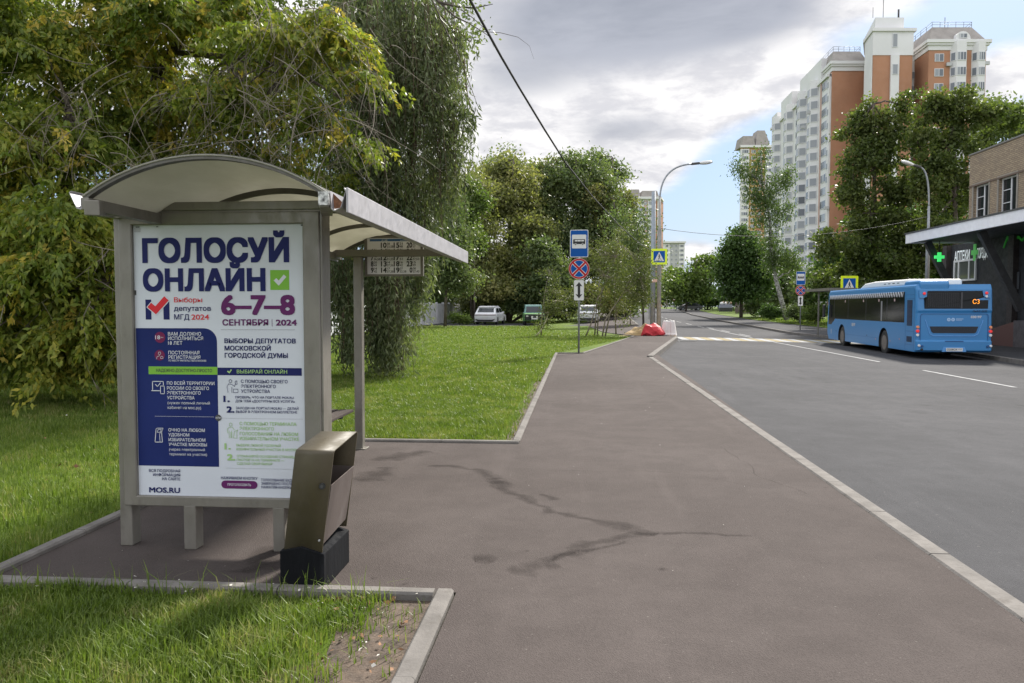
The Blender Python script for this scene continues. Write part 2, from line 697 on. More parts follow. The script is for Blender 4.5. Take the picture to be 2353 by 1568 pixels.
def lawn_material():
    m_ = bpy.data.materials.new('lawn turf')
    m_.use_nodes = True
    t = m_.node_tree
    p = t.nodes['Principled BSDF']
    w = NT(t)
    tc = w.n('ShaderNodeTexCoord')
    v = tc.outputs['Object']
    f = w.ramp(w.noise(v, 0.5, 6, 0.62), 0.3, 0.7)
    c = w.mix(f, (0.070, 0.112, 0.014), (0.112, 0.158, 0.022))
    fine = w.ramp(w.noise(v, 14, 5, 0.7), 0.35, 0.7)
    c = w.mix(w.m('MULTIPLY', fine, 0.55), c, (0.038, 0.062, 0.010))
    dry = w.ramp(w.noise(v, 0.9, 7, 0.7), 0.56, 0.72)
    c = w.mix(w.m('MULTIPLY', dry, 0.5), c, (0.16, 0.135, 0.055))
    w.link(c, p.inputs['Base Color'])
    p.inputs['Roughness'].default_value = 0.9
    p.inputs['Specular IOR Level'].default_value = 0.1
    bp = w.n('ShaderNodeBump')
    bp.inputs['Strength'].default_value = 0.8
    bp.inputs['Distance'].default_value = 0.03
    w.link(w.noise(v, 30, 5, .7), bp.inputs['Height'])
    w.link(bp.outputs[0], p.inputs['Normal'])
    return m_


M_lawn = lawn_material()

# ------------------------------------------------------------------ ground
def lerp_table(tab, y):
    if y <= tab[0][0]:
        return tab[0][1]
    for (y0, x0), (y1, x1) in zip(tab, tab[1:]):
        if y <= y1:
            return x0 + (x1 - x0) * (y - y0) / (y1 - y0)
    return tab[-1][1]


KERB = [(-30, 2.33), (23.9, 2.32), (38.6, 4.95), (46, 4.62), (57, 4.6), (84, 5.6), (112, 6.7), (139, 8.2), (160, 11.0), (175, 16.0)]
RKERB = [(-30, 13.3), (5, 13.4), (25, 14.15), (30, 14.75), (44, 14.75), (49.7, 13.6), (79, 14.4), (110, 16.0), (153, 20.0), (175, 27.0)]
LAWN_EDGE = [(-30, -0.65), (25.4, -0.65), (25.6, 0.25), (40.7, 3.0), (46, 1.6), (57, 0.9), (62, 0.7), (84, 1.9), (112, 2.8), (139, 4.0), (160, 6.5), (175, 11)]
RLAWN = [(-30, 60), (44, 60), (47, 24), (52, 18.5), (79, 18.0), (110, 19.5), (153, 23.5), (175, 31)]


def kx(y): return lerp_table(KERB, y)
def rkx(y): return lerp_table(RKERB, y)
def lx(y): return lerp_table(LAWN_EDGE, y)


def road_z(x, y):
    t = min(1, max(0, (x - kx(y)) / (rkx(y) - kx(y))))
    return -0.13 - 0.19 * t + gz(x, y)


def right_z(x, y):
    return -0.19 + gz(x, y)


def strip(name, ys, xl, xr, nx, zf, material, kind='structure', bm=None, mi=0):
    own = bm is None
    bm = bm or bmnew()
    rows = []
    for y in ys:
        a, b = xl(y), xr(y)
        rows.append([bm.verts.new((a + (b - a) * i / nx, y, zf(a + (b - a) * i / nx, y))) for i in range(nx + 1)])
    for r0, r1 in zip(rows, rows[1:]):
        for i in range(nx):
            f = bm.faces.new((r0[i], r0[i + 1], r1[i + 1], r1[i]))
            f.material_index = mi
            f.smooth = True
    if own:
        return tag(finish(name, bm, material, norm=False), kind=kind)


def ysamp(y0, y1, step):
    n = max(1, int(math.ceil((y1 - y0) / step)))
    return [y0 + (y1 - y0) * i / n for i in range(n + 1)]


# wide base ground reaching the horizon
strip('ground', ysamp(-60, 1500, 60), lambda y: -900, lambda y: 900, 24, lambda x, y: -0.75 + 0.0095 * max(0, min(y, 260) - 40), M_lawn)
strip('road', ysamp(-30, 23.9, 6) + ysamp(24.5, 175, 3), kx, rkx, 10, road_z, M_road)
# left lawn, level with the pavement
strip('lawn', ysamp(-30, 175, 4), lambda y: -120, lambda y: min(kx(y) - 0.6, lx(y) + 0.4), 24, lambda x, y: -0.022 + gz(x, y), M_lawn)
# right-hand lawn beyond the pavement
strip('lawn_right', ysamp(44, 175, 4), lambda y: lerp_table(RLAWN, y) - 0.2, lambda y: 130, 24, lambda x, y: right_z(x, y) + 0.03 + 0.006 * max(0, min(x, 40) - 20), M_lawn)


def pavement():
    bm = bmnew()
    zf = lambda x, y: gz(x, y)
    strip('', ysamp(-30, 4.07, 5), lx, kx, 4, zf, None, bm=bm)
    strip('', [4.07, 8.6], lambda y: -3.35, kx, 6, zf, None, bm=bm)
    strip('', [8.6, 25.4], lx, kx, 4, zf, None, bm=bm)
    strip('', [25.4, 25.6] + ysamp(26, 175, 3), lx, kx, 4, zf, None, bm=bm)
    tag(finish('pavement', bm, M_walk, norm=False), kind='structure')
    bm = bmnew()
    strip('', ysamp(-30, 44, 3), rkx, lambda y: 45, 6, right_z, None, bm=bm)
    strip('', ysamp(44, 175, 3), rkx, lambda y: lerp_table(RLAWN, y), 4, right_z, None, bm=bm)
    tag(finish('pavement_right', bm, M_road, norm=False), kind='structure')
    # driveway with the parked cars
    bm = bmnew()
    strip('', ysamp(59.5, 72, 3), lambda y: -30, lambda y: lx(y) + 0.1, 8, lambda x, y: gz(x, y) - 0.012, None, bm=bm)
    tag(finish('driveway', bm, M_road, norm=False), kind='structure')


pavement()


def kerb_run(bm, pts, w, h, z0, zf, length=1.0, rng=random.Random(4)):
    """individual kerb stones along a polyline, left of travel direction"""
    for (a, b) in zip(pts, pts[1:]):
        a, b = Vector((*a, 0)), Vector((*b, 0))
        d = b - a
        L = d.length
        if L < 0.05:
            continue
        d.normalize()
        nrm = Vector((-d.y, d.x, 0))
        n = max(1, round(L / length))
        for i in range(n):
            s0, s1 = L * i / n + 0.004, L * (i + 1) / n - 0.004
            p, q = a + d * s0, a + d * s1
            j = rng.uniform(-0.003, 0.003)
            c = 0.012
            pr = [(0, z0), (w, z0), (w, h - c), (w - c, h), (c, h), (0, h - c)]
            va, vb = [], []
            for (o, z) in pr:
                for base, lst in ((p, va), (q, vb)):
                    zz = zf(base.x, base.y)
                    lst.append(bm.verts.new((base.x + nrm.x * o, base.y + nrm.y * o, zz + z + j)))
            m_ = len(pr)
            bm.faces.new(va[::-1]); bm.faces.new(vb)
            for k in range(m_):
                bm.faces.new((va[k], va[(k + 1) % m_], vb[(k + 1) % m_], vb[k]))


def kerbs():
    bm = bmnew()
    # bed in the foreground
    kerb_run(bm, [(-0.66, -6), (-0.66, 4.06)], 0.095, 0.028, -0.15, gz)
    kerb_run(bm, [(-0.757, 4.06), (-3.33, 4.06)], 0.085, 0.028, -0.15, gz)
    kerb_run(bm, [(-3.33, 3.97), (-3.33, 8.70)], 0.085, 0.035, -0.15, gz)
    kerb_run(bm, [(-3.33, 8.61), (-0.65, 8.61)], 0.085, 0.03, -0.15, gz)
    kerb_run(bm, [(-0.65, 8.70), (-0.65, 25.48)], 0.085, 0.03, -0.15, gz)
    kerb_run(bm, [(-0.73, 25.5), (0.22, 25.6), (3.0, 40.7), (1.62, 46), (0.95, 57.5)], 0.085, 0.03, -0.15, gz)
    kerb_run(bm, [(1.0, 72), (1.9, 84), (2.8, 112), (4.0, 139)], 0.085, 0.03, -0.15, gz)
    tag(finish('garden_kerb', bm, M_kerb), kind='structure')
    bm = bmnew()
    pts = [(2.33, -8), (2.32, 23.85)]
    kerb_run(bm, pts, 0.135, 0.012, -0.3, gz)
    kerb_run(bm, [(2.32, 23.9), (4.95, 38.6)], 0.18, 0.05, -0.3, gz)
    kerb_run(bm, [(4.62, 46.5)] + [(lerp_table(KERB, y), y) for y in (57, 70, 84, 112, 139, 160)], 0.15, 0.012, -0.3, gz)
    tag(finish('road_kerb', bm, M_kerb), kind='structure')
    bm = bmnew()
    ys = [-8, 5, 25, 30, 44, 49.7, 64, 79, 95, 110, 130, 153]
    kerb_run(bm, [(rkx(y), y) for y in ys][::-1], 0.15, 0.02, -0.4, right_z)
    tag(finish('road_kerb_right', bm, M_kerb), kind='structure')


kerbs()


def markings():
    bm = bmnew()
    def line(y0, y1, xc, w=0.11, mi=0):
        ys = ysamp(y0, y1, 3)
        xf = xc if callable(xc) else (lambda y: xc)
        strip('', ys, lambda y: xf(y) - w / 2, lambda y: xf(y) + w / 2, 1, lambda x, y: road_z(x, y) + 0.005, None, bm=bm, mi=mi)
    line(25.9, 39.4, 9.8)
    for y0 in (18.0, 10.0, 2.0):
        line(y0, y0 + 4.6, 9.75)
    cl = lambda y: lerp_table([(44, 9.75), (80, 9.6), (112, 10.9), (140, 13.2), (170, 19)], y)
    line(44.0, 58.0, cl)
    y = 46.0
    while y < 64:
        line(y, y + 3, lambda yy: cl(yy) + 0.35, 0.12)
        y += 6
    y = 60.0
    while y < 150:
        line(y, y + 3.2, cl, 0.13)
        y += 6.4
    # crossing: white and yellow bars side by side
    n = 20
    x = 5.35
    k = 0
    while x < 14.0:
        ya, yb = 40.0, 43.0
        pts = [(x, ya), (x + 0.40, ya), (x + 0.40, yb), (x, yb)]
        flat(bm, [(px, py, road_z(px, py) + 0.006) for px, py in pts], 0 if k % 2 == 0 else 1)
        x += 0.43
        k += 1
    tag(finish('road_markings', bm, [M_mark, M_markyel], norm=False), kind='structure')


markings()


def stains():
    """damp trails on the pavement left by emptied water"""
    m_ = bpy.data.materials.new('damp asphalt')
    m_.use_nodes = True
    t = m_.node_tree
    p = t.nodes['Principled BSDF']
    p.inputs['Base Color'].default_value = (0.026, 0.022, 0.020, 1)
    p.inputs['Roughness'].default_value = 0.95
    p.inputs['Specular IOR Level'].default_value = 0.05
    w = NT(t)
    tc = w.n('ShaderNodeTexCoord')
    at_ = w.n('ShaderNodeAttribute')
    at_.attribute_name = 'edge'
    e = at_.outputs['Fac']
    n1 = w.noise(tc.outputs['Object'], 7, 7, 0.75, 0.6)
    n2 = w.noise(tc.outputs['Object'], 45, 4, 0.7)
    f = w.m('ADD', w.m('MULTIPLY', e, 0.85), w.m('ADD', w.m('MULTIPLY', n1, 0.9), w.m('MULTIPLY', n2, 0.25)))
    f = w.m('MULTIPLY', w.ramp(f, 1.0, 1.6), 0.34)
    tr = w.n('ShaderNodeBsdfTransparent')
    mx = w.n('ShaderNodeMixShader')
    w.link(f, mx.inputs[0]); w.link(tr.outputs[0], mx.inputs[1]); w.link(p.outputs[0], mx.inputs[2])
    w.link(mx.outputs[0], t.nodes['Material Output'].inputs[0])
    V, Fc, E = [], [], []

    def gp(u, v):
        a, f_, h = sight(u, v)
        k = -EYE / h
        x, y = W(a * k, f_ * k)
        return Vector((x, y, 0))
    jr = random.Random(6)
    trails = [
        ([(850, 1060), (900, 1052), (945, 1042), (985, 1034)], [.14, .20, .20, .06]),
        ([(970, 1068), (1060, 1072), (1110, 1082), (1135, 1100), (1150, 1115)], [.05, .07, .09, .10, .07]),
        ([(1125, 1095), (1160, 1125), (1215, 1150), (1290, 1180), (1390, 1200), (1470, 1220), (1530, 1228)], [.10, .12, .07, .06, .10, .10, .05]),
        ([(1240, 1130), (1262, 1140), (1300, 1152)], [.06, .09, .03]),
        ([(1150, 1305), (1200, 1308), (1250, 1300), (1310, 1268), (1370, 1245), (1450, 1228), (1560, 1224), (1680, 1228), (1760, 1236)], [.06, .12, .10, .10, .11, .08, .045, .045, .02]),
        ([(1250, 1296), (1330, 1262), (1380, 1258), (1460, 1238)], [.04, .05, .06, .04]),
        ([(1065, 1285), (1110, 1286), (1150, 1290)], [.07, .12, .05]),
        ([(1165, 1270), (1225, 1264)], [.02, .03]),
        ([(820, 1110), (870, 1085), (900, 1070)], [.22, .18, .08]),
        ([(850, 1332), (885, 1330)], [.05, .07]),
        ([(900, 1338), (930, 1345)], [.06, .08]),
        ([(1490, 1306), (1560, 1310)], [.02, .04]),
        ([(1880, 1118), (1920, 1121)], [.02, .03]),
        ([(560, 1330), (600, 1290), (640, 1245)], [.12, .16, .1]),
    ]
    for pts, ws in trails:
        P = [gp(*p_) for p_ in pts]
        # resample
        Q = []
        for (a, b, wa, wb) in zip(P, P[1:], ws, ws[1:]):
            n = max(2, int((b - a).length / 0.08))
            for i in range(n):
                Q.append((a.lerp(b, i / n) + Vector((jr.gauss(0, .022), jr.gauss(0, .022), 0)), (wa + (wb - wa) * i / n) * jr.uniform(.45, 1.5)))
        Q.append((P[-1], ws[-1]))
        base = len(V)
        for i, (q, wd) in enumerate(Q):
            d = (Q[min(i + 1, len(Q) - 1)][0] - Q[max(i - 1, 0)][0]).normalized()
            nn = Vector((-d.y, d.x, 0))
            endf = 1.0 if 0 < i < len(Q) - 1 else 0.0
            for j, (o, ev) in enumerate(((-1, 0), (-.5, .75), (0, 1), (.5, .75), (1, 0))):
                r = q + nn * (o * wd * 1.25)
                V.append((r.x, r.y, 0.004)); E.append(ev * endf)
        for i in range(len(Q) - 1):
            for j in range(4):
                a = base + i * 5 + j
                Fc.append((a, a + 1, a + 6, a + 5))
    # oily bands and patches in the bus bay and the lane, fine cracks in the pavement
    rr = random.Random(12)
    segs = []
    for k in range(46):
        x0 = rr.choice([4.2, 5.6, 5.2, 7.9]) + rr.gauss(0, .35)
        y0 = rr.uniform(3, 34)
        L0 = rr.uniform(.4, 2.6)
        segs.append(([(x0, y0), (x0 + rr.uniform(-.06, .06), y0 + L0 / 2), (x0 + rr.uniform(-.1, .1), y0 + L0)], [rr.uniform(.05, .3) for _ in range(3)], True))
    for (x0, y0, a) in ((-.2, 7.2, .35), (1.9, 6.5, 1.5), (.4, 10.5, .2), (1.2, 12.5, 1.45), (1.0, 16, .15)):
        pts_, x, y = [], x0, y0
        for _ in range(14):
            pts_.append((x, y)); a += rr.gauss(0, .22)
            x += .16 * math.cos(a); y += .16 * math.sin(a)
        segs.append((pts_, [rr.uniform(.006, .014) for _ in pts_], False))
    for pts_, ws, road in segs:
        P = [Vector((a, b, 0)) for a, b in pts_]
        base = len(V)
        for i, q in enumerate(P):
            d = (P[min(i + 1, len(P) - 1)] - P[max(i - 1, 0)]).normalized()
            nn = Vector((-d.y, d.x, 0))
            endf = 1.0 if 0 < i < len(P) - 1 else 0.0
            for j, (o, ev) in enumerate(((-1, 0), (-.5, .62), (0, .8), (.5, .62), (1, 0))):
                r = q + nn * (o * ws[i])
                if road and r.x < kx(r.y) + .02:
                    r.x = kx(r.y) + .02
                V.append((r.x, r.y, road_z(r.x, r.y) + .003 if road else .003)); E.append(ev * endf if road else 1.15 * (1 - abs(o)))
        for i in range(len(P) - 1):
            for j in range(4):
                a = base + i * 5 + j
                Fc.append((a, a + 1, a + 6, a + 5))
    me = bpy.data.meshes.new('damp_stain')
    me.from_pydata(V, [], Fc)
    at2 = me.attributes.new('edge', 'FLOAT', 'POINT')
    at2.data.foreach_set('value', E)
    me.materials.append(m_)
    tag(link('pavement_damp_stain', me), kind='structure')


stains()


def drain():
    x, y = 5.35, 38.1
    R = tag(empty('storm_drain', (x, y, road_z(x, y) + .004)), 'dark iron drain grate in the road beside the kerb just before the crossing', 'drain')
    bm = bmnew()
    box(bm, -.42, .42, -.26, -.22, 0, .012); box(bm, -.42, .42, .22, .26, 0, .012); box(bm, -.42, -.38, -.22, .22, 0, .012); box(bm, .38, .42, -.22, .22, 0, .012)
    finish('drain_frame', bm, M_dark, R)
    bm = bmnew()
    for k in range(9):
        box(bm, -.37 + k * .085, -.33 + k * .085, -.22, .22, .001, .010)
    finish('grate', bm, M_black, R)


drain()


# ------------------------------------------------------------------ bus shelter
def build_shelter():
    R = tag(empty('bus_shelter', (-2.3, 4.66, 0)), 'beige steel bus shelter with a curved translucent roof and a poster light box', 'bus shelter')
    org = Vector((-2.3, 4.66, 0))

    def put(name, bm, mats, **kw):
        for v in bm.verts:
            v.co -= org
        return finish(name, bm, mats, kw.pop('parent', R), **kw)
    # posts
    for (xa, xb, ya, yb, zt) in ((-2.95, -2.868, 4.70, 4.80, 2.15), (-2.497, -2.416, 4.655, 4.755, 0.285), (-1.911, -1.835, 4.655, 4.755, 0.285), (-1.665, -1.578, 4.72, 4.83, 2.15)):
        bm = bmnew(); box(bm, xa, xb, ya, yb, 0, zt); put('post', bm, M_steel, bevel=0.006)
    bm = bmnew(); box(bm, -2.405, -2.318, 8.13, 8.23, 0, 2.085); box(bm, -2.44, -2.28, 8.10, 8.26, 0, 0.012); put('post', bm, M_steel, bevel=0.006)
    # light-box frame
    fx0, fx1, fz0, fz1 = -2.892, -1.590, 0.276, 2.139
    px0, px1, pz0, pz1 = -2.806, -1.697, 0.341, 2.064
    y0, y1 = 4.655, 4.79
    bm = bmnew()
    outer = [(fx0, fz0), (fx1, fz0), (fx1, fz1), (fx0, fz1)]
    inner = [(px0, pz0), (px1, pz0), (px1, pz1), (px0, pz1)]
    st = [(outer, y1), (outer, y0 + .006), ([(fx0 + .006, fz0 + .006), (fx1 - .006, fz0 + .006), (fx1 - .006, fz1 - .006), (fx0 + .006, fz1 - .006)], y0),
          ([(px0 - .006, pz0 - .006), (px1 + .006, pz0 - .006), (px1 + .006, pz1 + .006), (px0 - .006, pz1 + .006)], y0), (inner, y0 + .006), (inner, y0 + .035)]
    loops = [[bm.verts.new((x, y, z)) for x, z in lp] for lp, y in st]
    for a, b in zip(loops, loops[1:]):
        for i in range(4):
            bm.faces.new((a[i], a[(i + 1) % 4], b[(i + 1) % 4], b[i]))
    bm.faces.new(loops[0])
    lb = put('light_box_frame', bm, M_steel)
    bm = bmnew()
    box(bm, fx0 - .012, fx1 + .012, 4.668, 4.80, fz1 + .001, fz1 + .011)       # thin seam trim round the box
    box(bm, fx1 + .0015, fx1 + .013, 4.668, 4.80, fz0, fz1 - .001)
    put('light_box_trim', bm, M_steel)
    # front head beam, arms to the roof corners, far beam
    bm = bmnew(); box(bm, -2.884, -1.572, 4.665, 4.775, 2.152, 2.206); put('head_beam', bm, M_steel, bevel=0.005)
    bm = bmnew(); bar(bm, (-2.93, 4.72, 2.155), (-2.585, 3.93, 2.078), 0.075, 0.082); put('roof_arm', bm, M_steel, bevel=0.005)
    bm = bmnew(); bar(bm, (-1.56, 4.72, 2.155), (-1.318, 3.97, 2.11), 0.07, 0.078); put('roof_arm', bm, M_steel, bevel=0.005)
    bm = bmnew(); box(bm, -2.95, -1.27, 8.13, 8.22, 2.088, 2.162); put('far_beam', bm, M_steel, bevel=0.005)
    # roof: barrel skin on five ribs, with long edge beams
    xa, xb, zedge, rise = -2.626, -1.316, 2.118, 0.205
    cxm, hw = (xa + xb) / 2, (xb - xa) / 2
    Rr = (hw * hw + rise * rise) / (2 * rise)
    am = math.asin(hw / Rr)

    def arc(r_off, n=26):
        out = []
        for k in range(n + 1):
            a = -am + 2 * am * k / n
            out.append((cxm + (Rr + r_off) * math.sin(a), zedge + rise - Rr + (Rr + r_off) * math.cos(a)))
        return out
    yA, yB = 3.93, 8.36
    bm = bmnew()
    up, lo = arc(0.028), arc(0.020)
    rows = [[bm.verts.new((x, y, z)) for x, z in (up if t else lo)] for y in (yA, yB) for t in (0, 1)]
    n = len(up)
    for i in range(n - 1):
        bm.faces.new((rows[0][i], rows[0][i + 1], rows[2][i + 1], rows[2][i]))
        bm.faces.new((rows[1][i], rows[3][i], rows[3][i + 1], rows[1][i + 1]))
        bm.faces.new((rows[0][i], rows[1][i], rows[1][i + 1], rows[0][i + 1]))
        bm.faces.new((rows[2][i], rows[2][i + 1], rows[3][i + 1], rows[3][i]))
    mr = bpy.data.materials.new('yellowed polycarbonate')
    mr.use_nodes = True
    t = mr.node_tree
    w = NT(t)
    tc = w.n('ShaderNodeTexCoord')
    mp = w.n('ShaderNodeMapping'); mp.inputs['Scale'].default_value = (1, .35, 1)
    w.link(tc.outputs['Object'], mp.inputs[0])
    c = w.mix(w.ramp(w.noise(mp.outputs[0], 3.2, 7, .65), .3, .72), (0.46, 0.445, 0.37), (0.55, 0.535, 0.455))
    c = w.mix(w.m('MULTIPLY', w.ramp(w.noise(tc.outputs['Object'], 9, 8, .7), .60, .75), .35), c, (0.30, 0.26, 0.18))
    p = t.nodes['Principled BSDF']
    p.inputs['Roughness'].default_value = 0.4
    w.link(c, p.inputs['Base Color'])
    tr = w.n('ShaderNodeBsdfTranslucent'); w.link(c, tr.inputs[0])
    mx = w.n('ShaderNodeMixShader'); mx.inputs[0].default_value = 0.6
    w.link(p.outputs[0], mx.inputs[1]); w.link(tr.outputs[0], mx.inputs[2])
    w.link(mx.outputs[0], t.nodes['Material Output'].inputs[0])
    put('roof_panel', bm, mr, smooth=True)
    for k in range(5):
        y = yA + .005 + (yB - .035 - yA) * k / 4
        bm = bmnew()
        dw = 0.045 if k in (0, 4) else 0.03
        a, b = arc(0.0195 if k else .032), arc(-0.016 if k else .004)
        for i in range(n - 1):
            pts = [(b[i][0], y, b[i][1]), (b[i + 1][0], y, b[i + 1][1]), (b[i + 1][0], y + dw, b[i + 1][1]), (b[i][0], y + dw, b[i][1]),
                   (a[i][0], y, a[i][1]), (a[i + 1][0], y, a[i + 1][1]), (a[i + 1][0], y + dw, a[i + 1][1]), (a[i][0], y + dw, a[i][1])]
            vs = [bm.verts.new(q) for q in pts]
            for idx in ((3, 2, 1, 0), (4, 5, 6, 7), (0, 1, 5, 4), (2, 3, 7, 6)):
                bm.faces.new([vs[j] for j in idx])
        bmesh.ops.remove_doubles(bm, verts=bm.verts[:], dist=1e-5)
        put('roof_rib', bm, M_rim, norm=True)
    for x in (xa, xb):
        bm = bmnew(); box(bm, x - .022, x + .022, yA + .002, yB, zedge - .05, zedge + .015)
        put('edge_beam', bm, M_steel, bevel=0.003)
    # torn stickers on the corner blocks
    bm = bmnew(); box(bm, -1.340, -1.285, 3.915, 3.93, 2.076, 2.146)
    put('corner_sticker', bm, mat('torn black and white sticker', (0.03, 0.03, 0.03), .6, col2=(.6, .6, .58), vscale=38))
    # gutters: folded sheet troughs
    def gutter(name, prof, ya, yb, m_, twist=0.0):
        bm = bmnew()
        th = 0.003
        A, B = [], []
        for (lst, y, dz, dx) in ((A, ya, 0, 0), (B, yb, -0.02, twist)):
            for (x, z) in prof:
                lst.append((bm.verts.new((x + dx, y, z + dz)), bm.verts.new((x + dx + th, y, z + dz + th))))
        for i in range(len(prof) - 1):
            for s in (0, 1):
                bm.faces.new((A[i][s], A[i + 1][s], B[i + 1][s], B[i][s]))
            bm.faces.new((A[i][0], A[i + 1][0], A[i + 1][1], A[i][1]))
            bm.faces.new((B[i][0], B[i + 1][0], B[i + 1][1], B[i][1]))
        for E_ in (A, B):
            pass
        for i in (0, -1):
            bm.faces.new((A[i][0], B[i][0], B[i][1], A[i][1]))
        return put(name, bm, m_)
    gutter('gutter', [(-1.288, 2.150), (-1.283, 2.062), (-1.268, 2.048), (-1.233, 2.064), (-1.205, 2.150), (-1.213, 2.166)], 3.945, 8.36, M_gutter)
    gutter('gutter', [(-2.648, 2.125), (-2.646, 2.068), (-2.672, 2.076), (-2.712, 2.160), (-2.700, 2.166)], 3.93, 8.36, M_gutter)
    bm = bmnew()
    flat(bm, [(-1.286, 3.99, 2.148), (-1.281, 3.99, 2.066), (-1.24, 3.99, 2.07), (-1.236, 3.99, 2.10)])
    put('rusty_gutter_end', bm, M_rust)
    # outer apron of the street-side gutter
    bm = bmnew()
    bar(bm, (-1.197, 3.945, 2.105), (-1.197, 8.36, 2.085), 0.012, 0.13)
    put('gutter_apron', bm, M_gutter, bevel=0.004)
    # bench fixed to the rear
    M_plank = mat('brown grey plank', (0.075, 0.062, 0.056), .9, spec=.1, var=.25, vscale=6, stretch=(1, .15, 1))
    b = empty('bench', (-2.6 - org.x, 6.5 - org.y, 0)); b.parent = R
    for k in range(3):
        bm = bmnew(); box(bm, -.25 + k * .17, -.25 + k * .17 + .15, -1.35, 1.45, .435, .462); finish('plank', bm, M_plank, b, bevel=.004)
    for yy in (-.9, 0.0, 1.15):
        bm = bmnew()
        box(bm, -.30, .20, yy, yy + .05, .40, .434)
        bar(bm, (.10, yy + .025, .40), (-.28, yy + .025, .12), .04, .05)
        box(bm, -.34, -.29, yy - .01, yy + .06, 0, .434)
        finish('bracket', bm, M_dark, b)
    return R


shelter = build_shelter()


# ------------------------------------------------------------------ poster
def build_poster():
    bm = bmnew()
    Y = 4.682
    mats = [M_paper, M_navy, M_royal, M_green, M_purple, M_red, M_ink, M_maroon, M_dark, mat('pale green print', (0.30, 0.48, 0.18), .5), mat('grey rule', (.35, .36, .38), .6)]
    PAPER, NAVY, ROYAL, GREEN, PURP, RED, INK, MAR, DK, PG, RULE = range(11)
    box(bm, -2.810, -1.693, Y, Y + .008, .337, 2.068, PAPER)
    y1, y2, y3 = Y - .0012, Y - .0024, Y - .0036

    # layout grid of the sheet: straight rows
    def q(u, v, y=None):
        x = -2.806 + (u - 303.0) / (695.0 - 303.0) * (1.109)
        if v < 1138:
            # the sheet is seen slightly turned: rows drift down to the right in the lower part
            pass
        z = 2.064 - (v - 515.5) / (1139.5 - 515.5) * 1.723
        return Vector((x, y if y is not None else y2, z))

    def rect(u0, v0, u1, v1, mi, y):
        flat(bm, [q(u0, v1, y), q(u1, v1, y), q(u1, v0, y), q(u0, v0, y)], mi)

    def poly(pts, mi, y):
        flat(bm, [q(u, v, y) for u, v in pts], mi)

    def T(body, u0, u1, v, cap, mi, bold=.022, y=None):
        bold = bold * (.85 if cap > 9 else .42)
        add_text(bm, body, q(u0, v, y or y3), (1, 0, 0), (0, 0, 1), (u1 - u0) * 1.109 / 392.0, cap * 1.723 / 624.0, mi, bold)

    def circ(u, v, r, mi, y):
        c = q(u, v, y)
        disc(bm, c, r * 1.109 / 392, 'Y', 28, mi)

    def A(x, y): return (246.6 + x * .20972, 460.4 + y * .20972)
    def stroke(pts, wd, mi, y=None, closed=False):
        P_ = [q(u, v, y or y3) for u, v in pts]
        if closed:
            P_.append(P_[0])
        for a, b in zip(P_, P_[1:]):
            d = (b - a)
            if d.length < 1e-5:
                continue
            d.normalize()
            s = Vector((-d.z, 0, d.x)) * (wd * 1.109 / 392 / 2)
            e = d * (wd * 1.109 / 392 / 2)
            flat(bm, [a - e - s, b + e - s, b + e + s, a - e + s], mi)

    T("ГОЛОСУЙ", 326.3, 658.7, 598.5, 47.6, NAVY, .058)
    T("ОНЛАЙН", 326.3, 604.2, 663.8, 44, NAVY, .058)
    rect(617.8, 618.7, 660.8, 663.8, GREEN, y1)
    poly([A(1808, 868), A(1836, 842), A(1862, 868), A(1918, 804), A(1946, 830), A(1862, 924)], INK, y2)
    # M-shaped emblem with a red tick
    poly([A(387, 1072), A(452, 1072), A(452, 1292), A(387, 1292)], NAVY, y1)
    poly([A(587, 1110), A(655, 1095), A(655, 1292), A(587, 1292)], NAVY, y1)
    poly([A(398, 1156), A(452, 1095), A(500, 1132), A(602, 1022), A(664, 1082), A(505, 1250)], PAPER, y2)
    poly([A(410, 1155), A(453, 1107), A(500, 1145), A(601, 1036), A(650, 1082), A(505, 1235)], RED, y3)
    T("Выборы", 395.5, 460.5, 691.5, 10.6, RED, .012)
    T("депутатов", 395, 480.4, 711, 10.6, NAVY, .012)
    T("МГД", 395, 430, 731, 11.3, NAVY, .012)
    T("2024", 435.3, 475.6, 731, 11.3, RED, .015)
    T("6–7–8", 506.6, 671.3, 718.4, 41, PURP, .045)
    T("СЕНТЯБРЯ", 507.3, 611.5, 744, 12.4, PURP, .035)
    rect(620.2, 730, 621.2, 746.2, PURP, y2)
    T("2024", 630, 676.5, 744, 12.4, PURP, .035)
    rect(502.5, 753.3, 672.3, 754.5, RULE, y2)
    # blue column
    pts = [(303.9, 1070.6), (493, 1070.6)]
    for k in range(9):
        a = math.radians(90.0 * k / 8)
        pts.append((463 + 30 * math.cos(a), 781 - 30 * math.sin(a)))
    pts.append((303.9, 751))
    poly(pts, ROYAL, y1)
    circ(360.5, 772.2, 12.4, MAR, y2)
    T("18", 349.8, 361, 776.3, 8.2, INK, .02)
    T("лет", 362, 369, 773.5, 3, INK, .0)
    circ(359, 813.4, 12, MAR, y2)
    stroke([(357, 806), (361, 806), (362, 810), (359, 813), (356, 810)], .9, INK, closed=True)
    stroke([(352, 822), (353, 817), (359, 814.5)], .9, INK)
    stroke([(361, 821), (361, 817.5), (364, 815.5), (367, 817.5), (367, 821)], .9, INK, closed=True)
    for (s, u1, v, c) in (("ВАМ ДОЛЖНО", 457, 767.9, 7.5), ("ИСПОЛНИТЬСЯ", 461.4, 778.2, 7.5), ("18 ЛЕТ", 412.9, 788.9, 7.5),
                          ("ПОСТОЯННАЯ", 452.1, 811.1, 7.4), ("РЕГИСТРАЦИЯ", 454.2, 821.5, 7.4), ("ПО МЕСТУ ЖИТЕЛЬСТВА В МОСКВЕ", 468, 827.4, 3.7)):
        T(s, 379.8, u1, v, c, INK, .028)
    rect(332.2, 839.4, 493, 857.5, GREEN, y2)
